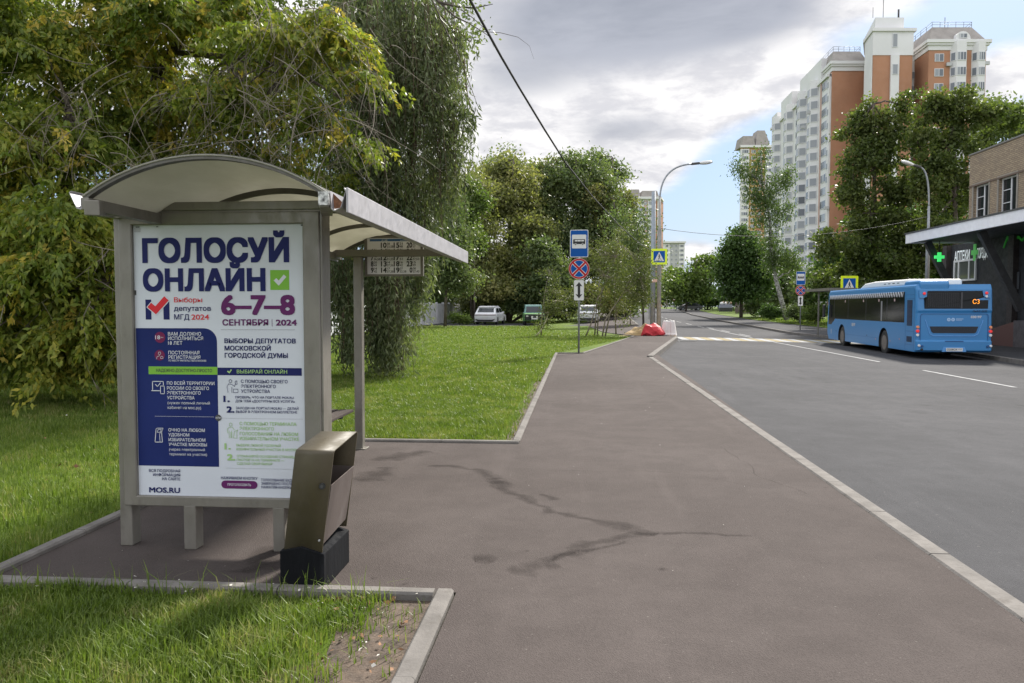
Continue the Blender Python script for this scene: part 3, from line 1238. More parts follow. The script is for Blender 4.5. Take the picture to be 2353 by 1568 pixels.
    T("НАДЕЖНО-ДОСТУПНО-ПРОСТО", 350.4, 480.7, 851.8, 7, DK, .03)
    rect(493.4, 841.0, 686.8, 858.5, NAVY, y1)
    T("ВЫБИРАЙ ОНЛАЙН", 538.3, 653.6, 853.8, 7.8, PG, .03)
    poly([(515.3, 850), (518, 847.5), (520.8, 850.2), (524.5, 844.5), (527, 846.3), (521, 854.5)], PG, y3)
    # laptop and phone
    stroke([(341, 893), (341, 874), (366.5, 874), (366.5, 882)], 1.6, INK)
    stroke([(339, 895.5), (357, 895.5)], 1.8, INK)
    stroke([(348, 881), (352.5, 886), (359.5, 877.5)], 1.6, INK)
    stroke([(359.5, 884.5), (368.5, 884.5), (368.5, 902.5), (359.5, 902.5)], 1.4, INK, closed=True)
    for (s, u0, u1, v, c, b) in (("ПО ВСЕЙ ТЕРРИТОРИИ", 374.9, 485.9, 881.2, 7, .028), ("РОССИИ СО СВОЕГО", 374.9, 472.9, 892.7, 7, .028), ("ЭЛЕКТРОННОГО", 374.9, 453.3, 903.6, 7, .028),
                                 ("УСТРОЙСТВА", 374.9, 438.9, 914.9, 7, .028), ("(нужен полный личный", 375.5, 474.3, 926.4, 6.3, .006), ("кабинет на мос.ру)", 375.5, 453.6, 937.4, 6.3, .006),
                                 ("ОЧНО НА ЛЮБОМ", 376.3, 461.4, 989.8, 6.8, .028), ("УДОБНОМ", 376.3, 424.8, 1000.8, 6.8, .028), ("ИЗБИРАТЕЛЬНОМ", 376.3, 462.2, 1012.3, 6.8, .028),
                                 ("УЧАСТКЕ МОСКВЫ", 376.3, 465.7, 1023.3, 6.8, .028), ("(через электронный", 376.9, 460.8, 1034.5, 6, .006), ("терминал на участке)", 376.9, 465.7, 1045.5, 6, .006)):
        T(s, u0, u1, v, c, INK, b)
    u = 345.0
    while u < 484:
        rect(u, 954.4, u + 1.2, 955.4, INK, y2); u += 2.4
    u = 502.0
    while u < 687:
        rect(u, 957.0, u + 1.2, 958.0, RULE, y2); u += 2.4
    u = 509.0
    while u < 679:
        rect(u, 1072.4, u + 1.2, 1073.4, RULE, y2); u += 2.4
    circ(493.5, 956.7, 7.2, DK, y3 - .0008)
    T("ИЛИ", 488, 499.2, 958.9, 4.2, INK, .03, y3 - .002)
    stroke([(344, 1015), (347, 985), (350, 982.5), (363.5, 982.5), (360, 992), (361.5, 1015)], 1.5, INK, closed=True)
    stroke([(349.5, 992), (352, 985.5), (359.5, 985.5), (357, 992)], 1.2, INK, closed=True)
    stroke([(356, 1015), (355, 996), (363, 986)], 1.2, INK)
    for (s, u0, u1, v, c) in (("ВСЯ ПОДРОБНАЯ", 328.2, 401.7, 1085, 6.2), ("ИНФОРМАЦИЯ", 337.7, 401.7, 1094.5, 6.2), ("НА САЙТЕ", 359, 401.7, 1103.7, 6.2),
                              ("ВЫБОРЫ ДЕПУТАТОВ", 511, 673.8, 784.6, 9.7), ("МОСКОВСКОЙ", 511, 616.5, 801.3, 9.7), ("ГОРОДСКОЙ ДУМЫ", 511, 655.4, 817.7, 9.7),
                              ("С ПОМОЩЬЮ СВОЕГО", 547.3, 654.5, 875.7, 7), ("ЭЛЕКТРОННОГО", 547.3, 627, 886.9, 7), ("УСТРОЙСТВА", 547.3, 613.6, 898.2, 7),
                              ("ПРОВЕРЬ, ЧТО НА ПОРТАЛЕ MOS.RU", 534, 667.5, 911.4, 5.2), ("ДЛЯ ТЕБЯ «ДОСТУПНЫ ВСЕ УСЛУГИ»", 534, 670.4, 920, 5.2),
                              ("ЗАХОДИ НА ПОРТАЛ MOS.RU — ДЕЛАЙ", 534.9, 678.5, 936.2, 5.2), ("ВЫБОР В ЭЛЕКТРОННОМ БЮЛЛЕТЕНЕ", 534.9, 675.3, 944.6, 5.2),
                              ("НАЖИМАЕМ КНОПКУ", 497.4, 581.9, 1098.8, 6.1), ("ГОЛОСОВАНИЕ БУДЕТ", 590.5, 669.5, 1101.7, 5.7), ("ЗАВЕРШЕНО ПОСЛЕ", 590.7, 662.6, 1109.8, 5.7), ("НАЖАТИЯ КНОПКИ", 590.7, 661.1, 1118.1, 5.7)):
        T(s, u0, u1, v, c, NAVY, .028)
    T("MOS.RU", 328.2, 400, 1132.8, 11.4, NAVY, .035)
    T("1.", 507, 519.6, 919.2, 13, NAVY, .05)
    T("2.", 513.9, 530, 943.7, 13, NAVY, .05)
    T("1.", 507.5, 520, 1029, 13, PG, .05)
    T("2.", 513.3, 530, 1054.1, 13, PG, .05)
    for (s, u0, u1, v, c) in (("С ПОМОЩЬЮ ТЕРМИНАЛА", 542.7, 673.3, 972.8, 7), ("ЭЛЕКТРОННОГО", 542.7, 621.4, 984, 7), ("ГОЛОСОВАНИЯ НА ЛЮБОМ", 542.7, 676.7, 995.9, 7), ("ИЗБИРАТЕЛЬНОМ УЧАСТКЕ", 542.7, 679, 1007.1, 7),
                              ("ВЫБЕРИ ЛЮБОЙ УДОБНЫЙ", 534.3, 636.6, 1021.8, 5.2), ("ИЗБИРАТЕЛЬНЫЙ УЧАСТОК В МОСКВЕ", 534.3, 677.6, 1031, 5.2), ("ОТСКАНИРУЙ ОСНОВНУЮ СТРАНИЦУ", 534.9, 672.7, 1047.2, 5.2),
                              ("ПАСПОРТА НА ТЕРМИНАЛЕ —", 534.9, 644.4, 1055.6, 5.2), ("СДЕЛАЙ СВОЙ ВЫБОР", 534.9, 617, 1064.2, 5.2)):
        T(s, u0, u1, v, c, PG, .026)
    # line figures
    def man(u, v, s, mi, pts_list):
        for pts_ in pts_list:
            stroke([(u + a * s, v + b * s) for a, b in pts_], .9, mi)
    head = [(0, 0), (3, -2), (6, 0), (6, 4), (3, 6), (0, 4), (0, 0)]
    man(520, 870, 1.0, NAVY, [head, [(-3, 28), (-5, 14), (-1, 8), (7, 10), (12, 14), (15, 6)], [(14, 2), (18, 1), (18, 9), (14, 10), (14, 2)], [(6, 28), (6, 16)], [(10, 20), (20, 20), (20, 28), (9, 28), (10, 20)]])
    man(519, 970, 1.0, PG, [head, [(-4, 22), (-5, 12), (0, 8), (7, 8), (11, 14)], [(-1, 33), (-1, 16)], [(5, 33), (5, 16)], [(3, 33), (3, 20)], [(9, 33), (11, 18), (19, 14), (17, 18), (17, 33), (9, 33)]])
    pts = []
    for (cu, a0) in ((572.5, -90), (506.8, 90)):
        for k in range(9):
            a = math.radians(a0 + 180.0 * k / 8)
            pts.append((cu + 9.3 * math.cos(a), 1111 + 9.3 * math.sin(a)))
    poly(pts, PURP, y2)
    T("ПРОГОЛОСОВАТЬ", 512.4, 566.6, 1113.6, 5, INK, .03)
    # tape scraps and scuffs at the edges
    for (u0, v0, u1, v1, mi) in ((306, 521, 320, 531, 10), (689, 517, 694, 520, DK), (303.5, 664, 307, 675, DK), (309, 518, 318, 520.5, DK), (357, 518, 362, 520, DK)):
        rect(u0, v0, u1, v1, mi, y2)
    ob = finish('election_poster', bm, mats, norm=False)
    tag(ob, 'white and blue voting poster with large navy Cyrillic lettering in the shelter light box', 'poster')
    return ob


poster = build_poster()


# ------------------------------------------------------------------ timetable board
def build_timetable():
    x0, x1, z0, z1, Y = -2.300, -1.705, 1.905, 2.300, 8.30
    R = tag(empty('timetable_board', (-2.0, Y, 1.9)), 'white timetable board with black hour figures hung under the far end of the shelter roof', 'timetable')
    org = Vector((-2.0, Y, 1.9))

    def put(name, bm, m_, **kw):
        for v in bm.verts:
            v.co -= org
        return finish(name, bm, m_, R, **kw)
    bm = bmnew()
    box(bm, x0 - .028, x0, Y, Y + .05, z0 - .022, z1 + .022); box(bm, x1, x1 + .028, Y, Y + .05, z0 - .022, z1 + .022)
    box(bm, x0, x1, Y + .001, Y + .049, z0 - .022, z0); box(bm, x0, x1, Y + .001, Y + .049, z1, z1 + .022)
    box(bm, -2.2, -2.17, Y + .01, Y + .03, z1 + .022, z1 + .06); box(bm, -1.83, -1.80, Y + .01, Y + .03, z1 + .022, z1 + .03)
    put('frame', bm, M_steel)
    bm = bmnew()
    box(bm, x0, x1, Y + .012, Y + .02, z0, z1, 0)
    W_, H_ = x1 - x0, z1 - z0
    yy = Y + .0105
    def q(a, b): return (x0 + a * W_, yy, z1 - b * H_)
    flat(bm, [(q(.05, .09)[0], Y + .011, q(0, .09)[2]), (q(.80, .09)[0], Y + .011, q(0, .09)[2]), (q(.80, 0)[0], Y + .011, q(0, .025)[2]), (q(.05, 0)[0], Y + .011, q(0, .025)[2])], 1)
    add_text(bm, "А148", q(.27, .088), (1, 0, 0), (0, 0, 1), .11 * W_, .05 * H_, 2, .01)
    add_text(bm, "выходной", q(.62, .078), (1, 0, 0), (0, 0, 1), .14 * W_, .03 * H_, 2, .01)
    rows = [[None, ("10", "08", "23,58"), ("15", "21", "48"), ("20", "28", "57")], [("6", "06", "28,52"), ("11", "28", "54"), ("16", "06", "26,52"), ("21", "15", "36")],
            [("7", "12", "36,58"), ("12", "11", "31,55"), ("17", "14", "51"), ("22", "09", "27,53")], [("8", "20", "49"), ("13", "14", "37,56"), ("18", "16", "42"), ("23", "15", "39")],
            [("9", "14", "42"), ("14", "17", "37,58"), ("19", "07", "32,58"), ("0", "08", "27,43")]]
    for r, row in enumerate(rows):
        for c, it in enumerate(row):
            if not it:
                continue
            b = .265 + r * .172
            right = [.115, .36, .60, .84][c]
            add_text(bm, it[0], q(right, b), (1, 0, 0), (0, 0, 1), (.10 if len(it[0]) == 2 else .045) * W_, .135 * H_, 3, .03, 'R')
            add_text(bm, it[1], q(right + .01, b - .08), (1, 0, 0), (0, 0, 1), .055 * W_, .058 * H_, 3, .01)
            add_text(bm, it[2], q(right + .01, b), (1, 0, 0), (0, 0, 1), (.12 if len(it[2]) > 2 else .055) * W_, .058 * H_, 3, .01)
    put('timetable_sheet', bm, [mat('timetable paper', (.84, .83, .87), .6), mat('timetable blue', (.03, .12, .30), .5), M_ink, M_black], norm=False)
    return R


build_timetable()


# ------------------------------------------------------------------ litter bin
def build_bin():
    R = tag(empty('litter_bin', (-1.5, 4.04, 0)), 'olive brown folded metal litter bin leaning on a black concrete block by the shelter', 'litter bin')
    M_ol = mat('olive brown sheet metal', (0.068, 0.055, 0.031), .62, .0, .10, 3, dirt=.22, dirtcol=(.15, .12, .085))
    M_in = mat('brown grey metal', (0.12, 0.098, 0.088), .5, .2, .15, 4, dirt=.45, dirtcol=(.22, .2, .18), stretch=(1, 1, .25))
    M_bl = mat('black concrete', (0.008, 0.0085, 0.010), .85, spec=.1, var=.3, vscale=6, dirt=.12, dirtcol=(.07, .07, .075), stretch=(1, 1, .2), bump=.3)
    # plan: x along the wide front (-1.62..-1.375), y depth 4.04..4.51 ; local origin (-1.5,4.04)
    bm = bmnew()
    prism(bm, [(-.122, 0, 0), (.126, 0, 0), (.126, 0, .200), (.0, 0, .238), (-.122, 0, .212)], (0, .47, 0))
    base = finish('base_block', bm, M_bl, R, bevel=.006)
    lean = .075 / .58

    def S(x, y, z):
        return (x + (z - .2) * lean, y, z)
    # bent sheet: front panel, rounded top, back panel
    th = .006
    prof = []
    y0, y1, zt, r = .012, .455, .805, .026
    prof.append((y0, .196))
    for k in range(7):
        a = math.radians(180 - 90 * k / 6)
        prof.append((y0 + r + r * math.cos(a), zt - .035 - r + r * math.sin(a)))
    for k in range(7):
        a = math.radians(90 - 90 * k / 6)
        prof.append((y1 - .03 + .03 * math.cos(a), zt - .03 + .03 * math.sin(a)))
    prof.append((y1, .225))
    bm = bmnew()
    def offs(i):
        a = Vector((*prof[max(i - 1, 0)], 0)); b = Vector((*prof[min(i + 1, len(prof) - 1)], 0))
        d = (b - a).normalized()
        return Vector((d.y, -d.x, 0)) * th
    xl, xr = -.104, .112
    L = []
    for i, (y, z) in enumerate(prof):
        o = offs(i)
        L.append([bm.verts.new(S(xl, y, z)), bm.verts.new(S(xr, y, z)), bm.verts.new(S(xr, y + o.x, z + o.y)), bm.verts.new(S(xl, y + o.x, z + o.y))])
    for a, b in zip(L, L[1:]):
        for k in range(4):
            f = bm.faces.new((a[k], a[(k + 1) % 4], b[(k + 1) % 4], b[k]))
            f.smooth = k in (0, 2)
    bm.faces.new(L[0]); bm.faces.new(L[-1][::-1])
    shell = finish('shell', bm, M_ol, R)
    # far-side closing panel and the inner bucket
    bm = bmnew()
    hexa(bm, [S(xl + .004, .025, .23), S(xl + .009, .025, .23), S(xl + .009, .448, .23), S(xl + .004, .448, .23), S(xl + .004, .025, .74), S(xl + .009, .025, .74), S(xl + .009, .448, .78), S(xl + .004, .448, .78)])
    finish('side_panel', bm, M_in, R)
    bm = bmnew()
    a = [S(xr - .185, .03, .25), S(xr - .006, .03, .245), S(xr - .006, .44, .275), S(xr - .185, .44, .275)]
    b = [S(xr - .185, .03, .585), S(xr + .004, .028, .575), S(xr + .004, .44, .595), S(xr - .185, .44, .6)]
    va = [bm.verts.new(p) for p in a]; vb = [bm.verts.new(p) for p in b]
    bm.faces.new(va[::-1])
    for k in range(4):
        bm.faces.new((va[k], va[(k + 1) % 4], vb[(k + 1) % 4], vb[k]))
    o = finish('inner_bucket', bm, M_in, R)
    so = o.modifiers.new('sheet', 'SOLIDIFY'); so.thickness = .005; so.offset = -1
    bm = bmnew()
    cx, cz = .0725, .575
    p = S(cx, .0055, cz)
    disc(bm, (p[0], p[1] - .010, p[2]), .017, 'Y', 18, 0, .012)
    disc(bm, (p[0], p[1] - .0115, p[2]), .008, 'Y', 14, 1, .001)
    lk = finish('lock', bm, [M_black, M_dark], R)
    bm = bmnew(); p = S(.09, .0055, .275); disc(bm, (p[0], p[1] - .004, p[2]), .006, 'Y', 12, 0, .006); finish('rivet', bm, M_gutter, R)
    return R


build_bin()


# ------------------------------------------------------------------ signs
def bus_pictogram(bm, cx, cz, w, y, mi, mbg):
    """side view of a bus"""
    h = w * .42
    x0, x1 = cx - w / 2, cx + w / 2
    z0, z1 = cz - h * .42, cz + h * .55
    pts = rrect(x0, x1, z0, z1, h * .2, y)
    flat(bm, pts, mi)
    n = 3
    ww = w * .24
    for k in range(3):
        a = x0 + w * .13 + k * (ww + w * .025)
        flat(bm, [(a + (w * .05 if k == 0 else 0) * 0, y - .002, cz + h * .12), (a + ww, y - .002, cz + h * .12), (a + ww, y - .002, cz + h * .40), (a + (w * .03 if k == 0 else 0), y - .002, cz + h * .40)], mbg)
    for fx in (.20, .79):
        disc(bm, (x0 + w * fx, y - .003, z0), h * .22, 'Y', 18, mbg)
        disc(bm, (x0 + w * fx, y - .005, z0), h * .165, 'Y', 18, mi)
        disc(bm, (x0 + w * fx, y - .007, z0), h * .07, 'Y', 12, mbg)


def stop_sign(loc, label, ztop, s=1.0, rz=0.0, offx=0.0):
    R = tag(empty('bus_stop_sign', loc, rz), label, 'road sign', 'bus stop signs on grey poles')
    mats = [M_signwhite, M_signblue, M_black, M_signred, M_galv]
    bm = bmnew(); tube(bm, [(0, 0, -.05), (0, 0, ztop - .02)], .032, 12); finish('pole', bm, M_galv, R)
    y = -.042
    z1, z0 = ztop, ztop - .90 * s
    w = .30 * s
    bm = bmnew()
    prism(bm, rrect(offx - w, offx + w, z0, z1, .05, y), (0, .008, 0), 0)
    flat(bm, rrect(offx - w + .022, offx + w - .022, z0 + .022, z1 - .022, .035, y - .002), 1)
    flat(bm, rrect(offx - w * .78, offx + w * .78, z0 + .29 * s, z1 - .16 * s, .03, y - .004), 0)
    bus_pictogram(bm, offx, z0 + .50 * s, w * 1.32, y - .006, 2, 0)
    finish('stop_plate', bm, mats, R, norm=False)
    bm = bmnew()
    zc = z0 - .03 - .345 * s
    r = .345 * s
    disc(bm, (offx, y, zc), r, 'Y', 40, 3, .008)
    disc(bm, (offx, y - .002, zc), r * .985, 'Y', 40, 0)
    disc(bm, (offx, y - .004, zc), r * .96, 'Y', 40, 3)
    disc(bm, (offx, y - .006, zc), r * .80, 'Y', 40, 0)
    for (ang) in (0, 90, 180, 270):
        pts = []
        g = .13 * r
        for k in range(9):
            a = math.radians(ang + 45 + 12 + (90 - 24) * k / 8) 
            pts.append((offx + r * .77 * math.cos(a), y - .008, zc + r * .77 * math.sin(a)))
        am = math.radians(ang + 90)
        pts.append((offx + r * .185 * math.cos(am), y - .008, zc + r * .185 * math.sin(am)))
        flat(bm, pts, 1)
    for ang in (45, 135):
        a = math.radians(ang)
        d = Vector((math.cos(a), 0, math.sin(a))); s_ = Vector((-d.z, 0, d.x))
        c = Vector((offx, y - .007 - .001 * (ang > 90), zc))
        flat(bm, [c - d * r * .8 - s_ * r * .095, c + d * r * .8 - s_ * r * .095, c + d * r * .8 + s_ * r * .095, c - d * r * .8 + s_ * r * .095], 3)
    finish('no_stopping_plate', bm, mats, R, norm=False)
    bm = bmnew()
    za = zc - r - .02
    zb = za - .68 * s
    w2 = .17 * s
    prism(bm, rrect(offx - w2, offx + w2, zb, za, .035, y), (0, .008, 0), 2)
    flat(bm, rrect(offx - w2 + .008, offx + w2 - .008, zb + .008, za - .008, .03, y - .002), 0)
    zm = (za + zb) / 2
    hh = .27 * s
    flat(bm, [(offx - .042 * s, y - .004, zm - hh * .65), (offx + .042 * s, y - .004, zm - hh * .65), (offx + .042 * s, y - .004, zm + hh * .65), (offx - .042 * s, y - .004, zm + hh * .65)], 2)
    for sg in (1, -1):
        flat(bm, [(offx - .115 * s, y - .005, zm + sg * hh * .45), (offx, y - .005, zm + sg * hh), (offx + .115 * s, y - .005, zm + sg * hh * .45), (offx, y - .005, zm + sg * hh * .58)], 2)
    finish('arrow_plate', bm, mats, R, norm=False)
    return R


stop_sign((0.05, 25.50, 0), 'blue bus stop sign above a round no stopping sign on the near lawn edge', 4.07, offx=0.0)
p_ = W((1838 - 1176) / 1767 * 52, 52)
stop_sign((p_[0], p_[1], right_z(*p_)), 'smaller looking bus stop sign on the far pavement left of the blue bus', 3.98, rz=-.05, offx=-.02)


def crossing_plate(loc, rz, label, s=.88, pole=None):
    R = tag(empty('crossing_sign', loc, rz), label, 'road sign', 'yellow bordered pedestrian crossing signs')
    mats = [M_yellow, M_signblue, M_signwhite, M_black]
    bm = bmnew()
    h = s / 2
    prism(bm, rrect(-h, h, -h, h, .05, 0), (0, .012, 0), 0)
    k = h * .72
    flat(bm, rrect(-k, k, -k, k, .03, -.003), 1)
    flat(bm, [(-k * .86, -.006, -k * .78), (k * .86, -.006, -k * .78), (0, -.006, k * .86)], 2)
    # walking figure and bars
    c = k
    disc(bm, (0, -.009, c * .34), c * .095, 'Y', 12, 3)
    def st(a, b, w):
        a, b = Vector((a[0] * c, -.009, a[1] * c)), Vector((b[0] * c, -.009, b[1] * c))
        d = (b - a).normalized(); n_ = Vector((-d.z, 0, d.x)) * w * c
        flat(bm, [a - n_, b - n_, b + n_, a + n_], 3)
    st((0, .24), (.02, -.12), .075); st((.02, -.1), (.2, -.48), .05); st((.0, -.1), (-.17, -.5), .05); st((-.02, .2), (-.2, -.02), .035); st((.03, .2), (.2, .02), .035)
    for i in range(4):
        st((-.55 + i * .3, -.70), (-.42 + i * .3, -.58), .05)
    finish('plate', bm, mats, R, norm=False)
    if pole:
        bm = bmnew(); tube(bm, [(0, .06, -pole), (0, .06, h * .8)], .035, 10); finish('pole', bm, M_galv, R)
    return R


LX, LY = W((1513 - 1176) / 1767 * 43.2, 43.2)
crossing_plate((LX - .02, LY - .13, EYE + (704 - 590) / 1767 * 43.2), 0, 'yellow bordered crossing sign fixed to the tall lamp post by the red barrier')
p_ = at(1951, 653, 47)
crossing_plate((p_[0], p_[1], p_[2]), .06, 'yellow bordered crossing sign half hidden behind the blue bus roof', s=1.05, pole=p_[2] + .2)


# ------------------------------------------------------------------ lamp posts, poles, wires
def lamp(label, base, h, arm_to, rad, m_, n=None):
    x, y, z = base
    R = tag(empty('street_lamp', base), label, 'street lamp', 'street lamps along the road')
    bm = bmnew()
    tube(bm, [(0, 0, -.05), (0, 0, h * .62), (0, 0, h * .64), (0, 0, h * .82)], [rad, rad * .92, rad * .62, rad * .5], 14)
    tube(bm, [(0, 0, 0), (0, 0, .35)], [rad * 1.25, rad * 1.15], 14)
    tube(bm, [(0, 0, h * .30), (0, 0, h * .305)], [rad * 1.06] * 2, 14)
    finish('pole', bm, m_, R)
    A_ = Vector(arm_to)
    bm = bmnew()
    pts = []
    a0 = Vector((0, 0, h * .80))
    c1 = Vector((0, 0, A_.z - .10))
    for k in range(15):
        t = k / 14
        pts.append(a0 * (1 - t) ** 2 + c1 * 2 * t * (1 - t) + A_ * t * t)
    tube(bm, pts, rad * .38, 10)
    finish('arm', bm, M_galv, R)
    d = (pts[-1] - pts[-2]).normalized()
    bm = bmnew()
    bar(bm, A_ - d * .05, A_ + d * .42, .19, .12)
    hd = finish('lamp_head', bm, M_dark, R, bevel=.03)
    bm = bmnew()
    bmesh.ops.create_uvsphere(bm, u_segments=16, v_segments=10, radius=1)
    Mx = Matrix.Translation(A_ + d * .74) @ d.to_track_quat('X', 'Z').to_matrix().to_4x4() @ Matrix.Diagonal((.42, .14, .11, 1))
    bmesh.ops.transform(bm, matrix=Mx, verts=bm.verts[:])
    finish('lamp_glass', bm, mat('lamp glass', (.6, .6, .58), .2, .3), R, smooth=True)
    return R


zt = EYE + (704 - 372) / 1767 * 43.2
top = at(1590, 376, 43.2)
M_conc = mat('grey painted column', (0.30, 0.295, 0.28), .7, var=.15, vscale=3, dirt=.5, dirtcol=(.14, .13, .12))
lamp('tall curved street lamp whose column carries the yellow crossing sign', (LX, LY, gz(LX, LY)), zt - .4, (top[0] - LX, top[1] - LY, top[2] - gz(LX, LY)), .125, M_conc)
F2 = 44.0
rb = at(2128, 700, F2)
rt = at(2109, 384, F2)
lamp('short armed grey street lamp behind the bus in front of the dark trees', (rb[0], rb[1], right_z(rb[0], rb[1])), EYE + (704 - 398) / 1767 * F2 - right_z(rb[0], rb[1]) - .3, (rt[0] - rb[0] + .1, rt[1] - rb[1], rt[2] - right_z(rb[0], rb[1])), .12, M_galv)


def wires():
    px, py = W((1499 - 1176) / 1767 * 43.4, 43.4)
    R = tag(empty('utility_pole', (px, py, 0)), 'pale steel pole without a lamp standing left of the tall lamp post', 'pole')
    bm = bmnew()
    ht = EYE + (704 - 442) / 1767 * 43.4
    tube(bm, [(0, 0, -.05), (0, 0, ht)], [.15, .115], 14)
    finish('shaft', bm, mat('pale blue grey paint', (.25, .28, .31), .5, var=.1, dirt=.2), R)
    bm = bmnew(); box(bm, -.22, -.14, -.12, .06, .85, 1.9); finish('cable_box', bm, M_galv, R, bevel=.01)
    bm = bmnew(); bar(bm, (-.05, -.16, 3.0), (.30, -.18, 3.0), .06, .16); finish('clamp_sign', bm, mat('pinkish notice', (.7, .45, .35), .7), R)
    # overhead cable over the lawn
    ctrl = [at(1064, -60, 5.6), at(1080, 0, 6.5), at(1107, 50, 7.05), at(1150, 128, 8.1), at(1192, 200, 9.3), at(1250, 296, 11.6), at(1300, 375, 14.5), at(1360, 450, 19.5), at(1420, 515, 28), at(1470, 560, 36), (px, py, at(1499, 578, 43.4)[2])]
    a, b = Vector(ctrl[0]), Vector(ctrl[1])
    bm = bmnew()
    tube(bm, [a + (a - b) * 6 + Vector((0, 0, .4))] + ctrl, [.014] * 6 + [.016] * 6, 6)
    o = tag(finish('overhead_cable', bm, M_black), 'thick black overhead cable slanting across the sky to the utility pole', 'cable')
    c0, c1 = Vector((LX, LY, at(1513, 524, 43.2)[2])), Vector((rb[0], rb[1], at(2128, 497, F2)[2]))
    bm = bmnew()
    pts = []
    for k in range(17):
        t = k / 16
        p = c0.lerp(c1, t); p.z -= .75 * 4 * t * (1 - t)
        pts.append(p)
    tube(bm, pts, .013, 5)
    tag(finish('street_cable', bm, M_black), 'thin sagging cable strung across the road between the two street lamps', 'cable')


wires()


# ------------------------------------------------------------------ city bus
def build_bus():
    hd = math.radians(3.3)
    ox, oy = W((2191 - 1176) / 1767 * 26.8, 26.8)
    R = tag(empty('city_bus', (ox, oy, -0.33), -hd), 'bright blue low floor city bus at the far kerb seen from behind', 'bus')
    M_blue = mat('bus blue paint', (0.037, 0.200, 0.445), 0.30)
    M_wht = mat('bus white pod', (.72, .71, .68), .45, dirt=.12, dirtcol=(.4, .38, .35))
    M_tl = emis('tail lamp red', (.70, .03, .03), .25)
    M_or = mat('indicator amber', (.75, .28, .12), .3)
    M_cl = mat('clear lamp', (.7, .7, .7), .15)
    M_led = emis('amber display', (1.0, .33, .02), .8)
    M_grid = mat('dark vent grid', (.010, .011, .014), .5)
    M_line = mat('blue seam', (.014, .075, .22), .5)
    M_lip = mat('light blue lip', (.11, .32, .66), .3)
    L, hw, zb, zt = 11.8, 1.245, 0.29, 2.66
    ax = (3.35, 9.2)
    ra, zc = 0.58, 0.48
    # body profile with wheel openings, carried across the width
    prof = [(0.05, zb)]
    for a in ax:
        st = math.asin((zc - zb) / ra)
        for k in range(13):
            ang = PI + st - (PI + 2 * st) * k / 12
            prof.append((a + ra * math.cos(ang), zc + ra * math.sin(ang)))
    prof += [(L - .25, zb), (L, .55), (L + .04, 1.0), (L - .16, 2.45), (L - .35, zt), (0.10, zt), (0.02, zt - .18), (-.03, 1.75), (0, 1.66), (0, 0.72), (-.06, 0.66), (-.06, .36)]
    bm = bmnew()
    xs = [(-hw, .10), (-hw + .012, .045), (-hw + .05, 0.0), (0, 0), (hw - .05, 0), (hw - .012, .045), (hw, .10)]
    rings = []
    for x, ins in xs:
        ring = []
        for (y, z) in prof:
            yy = y + ins if y < .3 else (y - ins if y > L - .5 else y)
            zz = z - ins if z > zt - .05 else z
            ring.append(bm.verts.new((x, yy, zz)))
        rings.append(ring)
    n = len(prof)
    for a, b in zip(rings, rings[1:]):
        for i in range(n):
            f = bm.faces.new((a[i], a[(i + 1) % n], b[(i + 1) % n], b[i]))
            f.material_index = 1 if 1 <= i < 13 + 1 or 14 <= i < 27 else 0
    bm.faces.new(rings[0]); bm.faces.new(rings[-1][::-1])
    body = finish('body', bm, [M_blue, M_black], R)
    # side glazing
    xg = -hw - .004
    bm = bmnew()
    for sx in (-1, 1):
        X = sx * (hw + .004)
        prism(bm, [(X, 1.12, 1.30), (X, 10.35, 1.30), (X, 11.0, 1.02), (X, 11.55, 1.02), (X, 11.42, 2.36), (X, 1.12, 2.42)], (-sx * .003, 0, 0), 0)
    sg = finish('side_window', bm, [mat('tinted side glass', (.008, .010, .010), .10, spec=.2)], R)
    for y in (3.0, 5.6, 8.2, 10.5):
        bm = bmnew(); box(bm, xg - .002, xg - .001, y - .015, y + .015, 1.32, 2.36); finish('window_bar', bm, M_dark, sg)
    for y in (2.1, 3.9, 5.9, 8.6):
        bm = bmnew(); box(bm, xg - .003, xg - .0015, y, y + .13, 2.08, 2.18); finish('window_notice', bm, mat('window notice', (.45, .32, .30), .5), sg)
    bm = bmnew(); box(bm, xg - .002, xg - .001, 3.55, 3.72, 1.32, 2.1); finish('divider_reflection', bm, mat('pale divider and reflection', (.22, .22, .22), .5), sg)  # pale strip paints the slanted reflection on the glass by a window divider
    # wavy white band over the windows
    bm = bmnew()
    y = 1.2
    pts = []
    k = 0
    while y < 11.4:
        pts.append((xg - .003, y, 2.43 if k % 2 == 0 else 2.235)); y += .135; k += 1
    for a, b in zip(pts, pts[1:]):
        bar(bm, a, b, .004, .058, 0, up=(1, 0, 0.001))
    finish('wave_band', bm, mat('pale grey film', (.66, .67, .68), .5), R)
    # engine vents on the side
    for (za, zb_, n_) in ((1.20, 2.12, 6), (.62, .82, 1)):
        bm = bmnew()
        box(bm, xg - .001, xg + .002, .36, .86, za, zb_, 0)
        z = za + .03
        while z < zb_:
            box(bm, xg - .012, xg - .001, .36, .86, z, z + .012, 1); z += .045
        finish('vent_grille', bm, [M_grid, M_line], R)
    bm = bmnew()
    box(bm, xg, xg + .002, 1.0, 1.008, .35, 2.42); box(bm, xg, xg + .002, .17, .178, .35, 2.5)
    for z in (.52, 1.0, 2.16, 2.3):
        box(bm, xg, xg + .002, .18, 1.0, z, z + .008)
    finish('panel_seam', bm, M_line, R)
    bm = bmnew(); box(bm, xg, xg + .002, 3.95, 8.6, .62, .626); finish('panel_seam', bm, M_line, R)
    bm = bmnew()
    add_text(bm, "030197", (xg - .003, 7.6, 1.02), (0, -1, 0), (0, 0, 1), .52, .13, 0, .03)
    finish('fleet_number', bm, M_ink, R, norm=False)
    bm = bmnew()
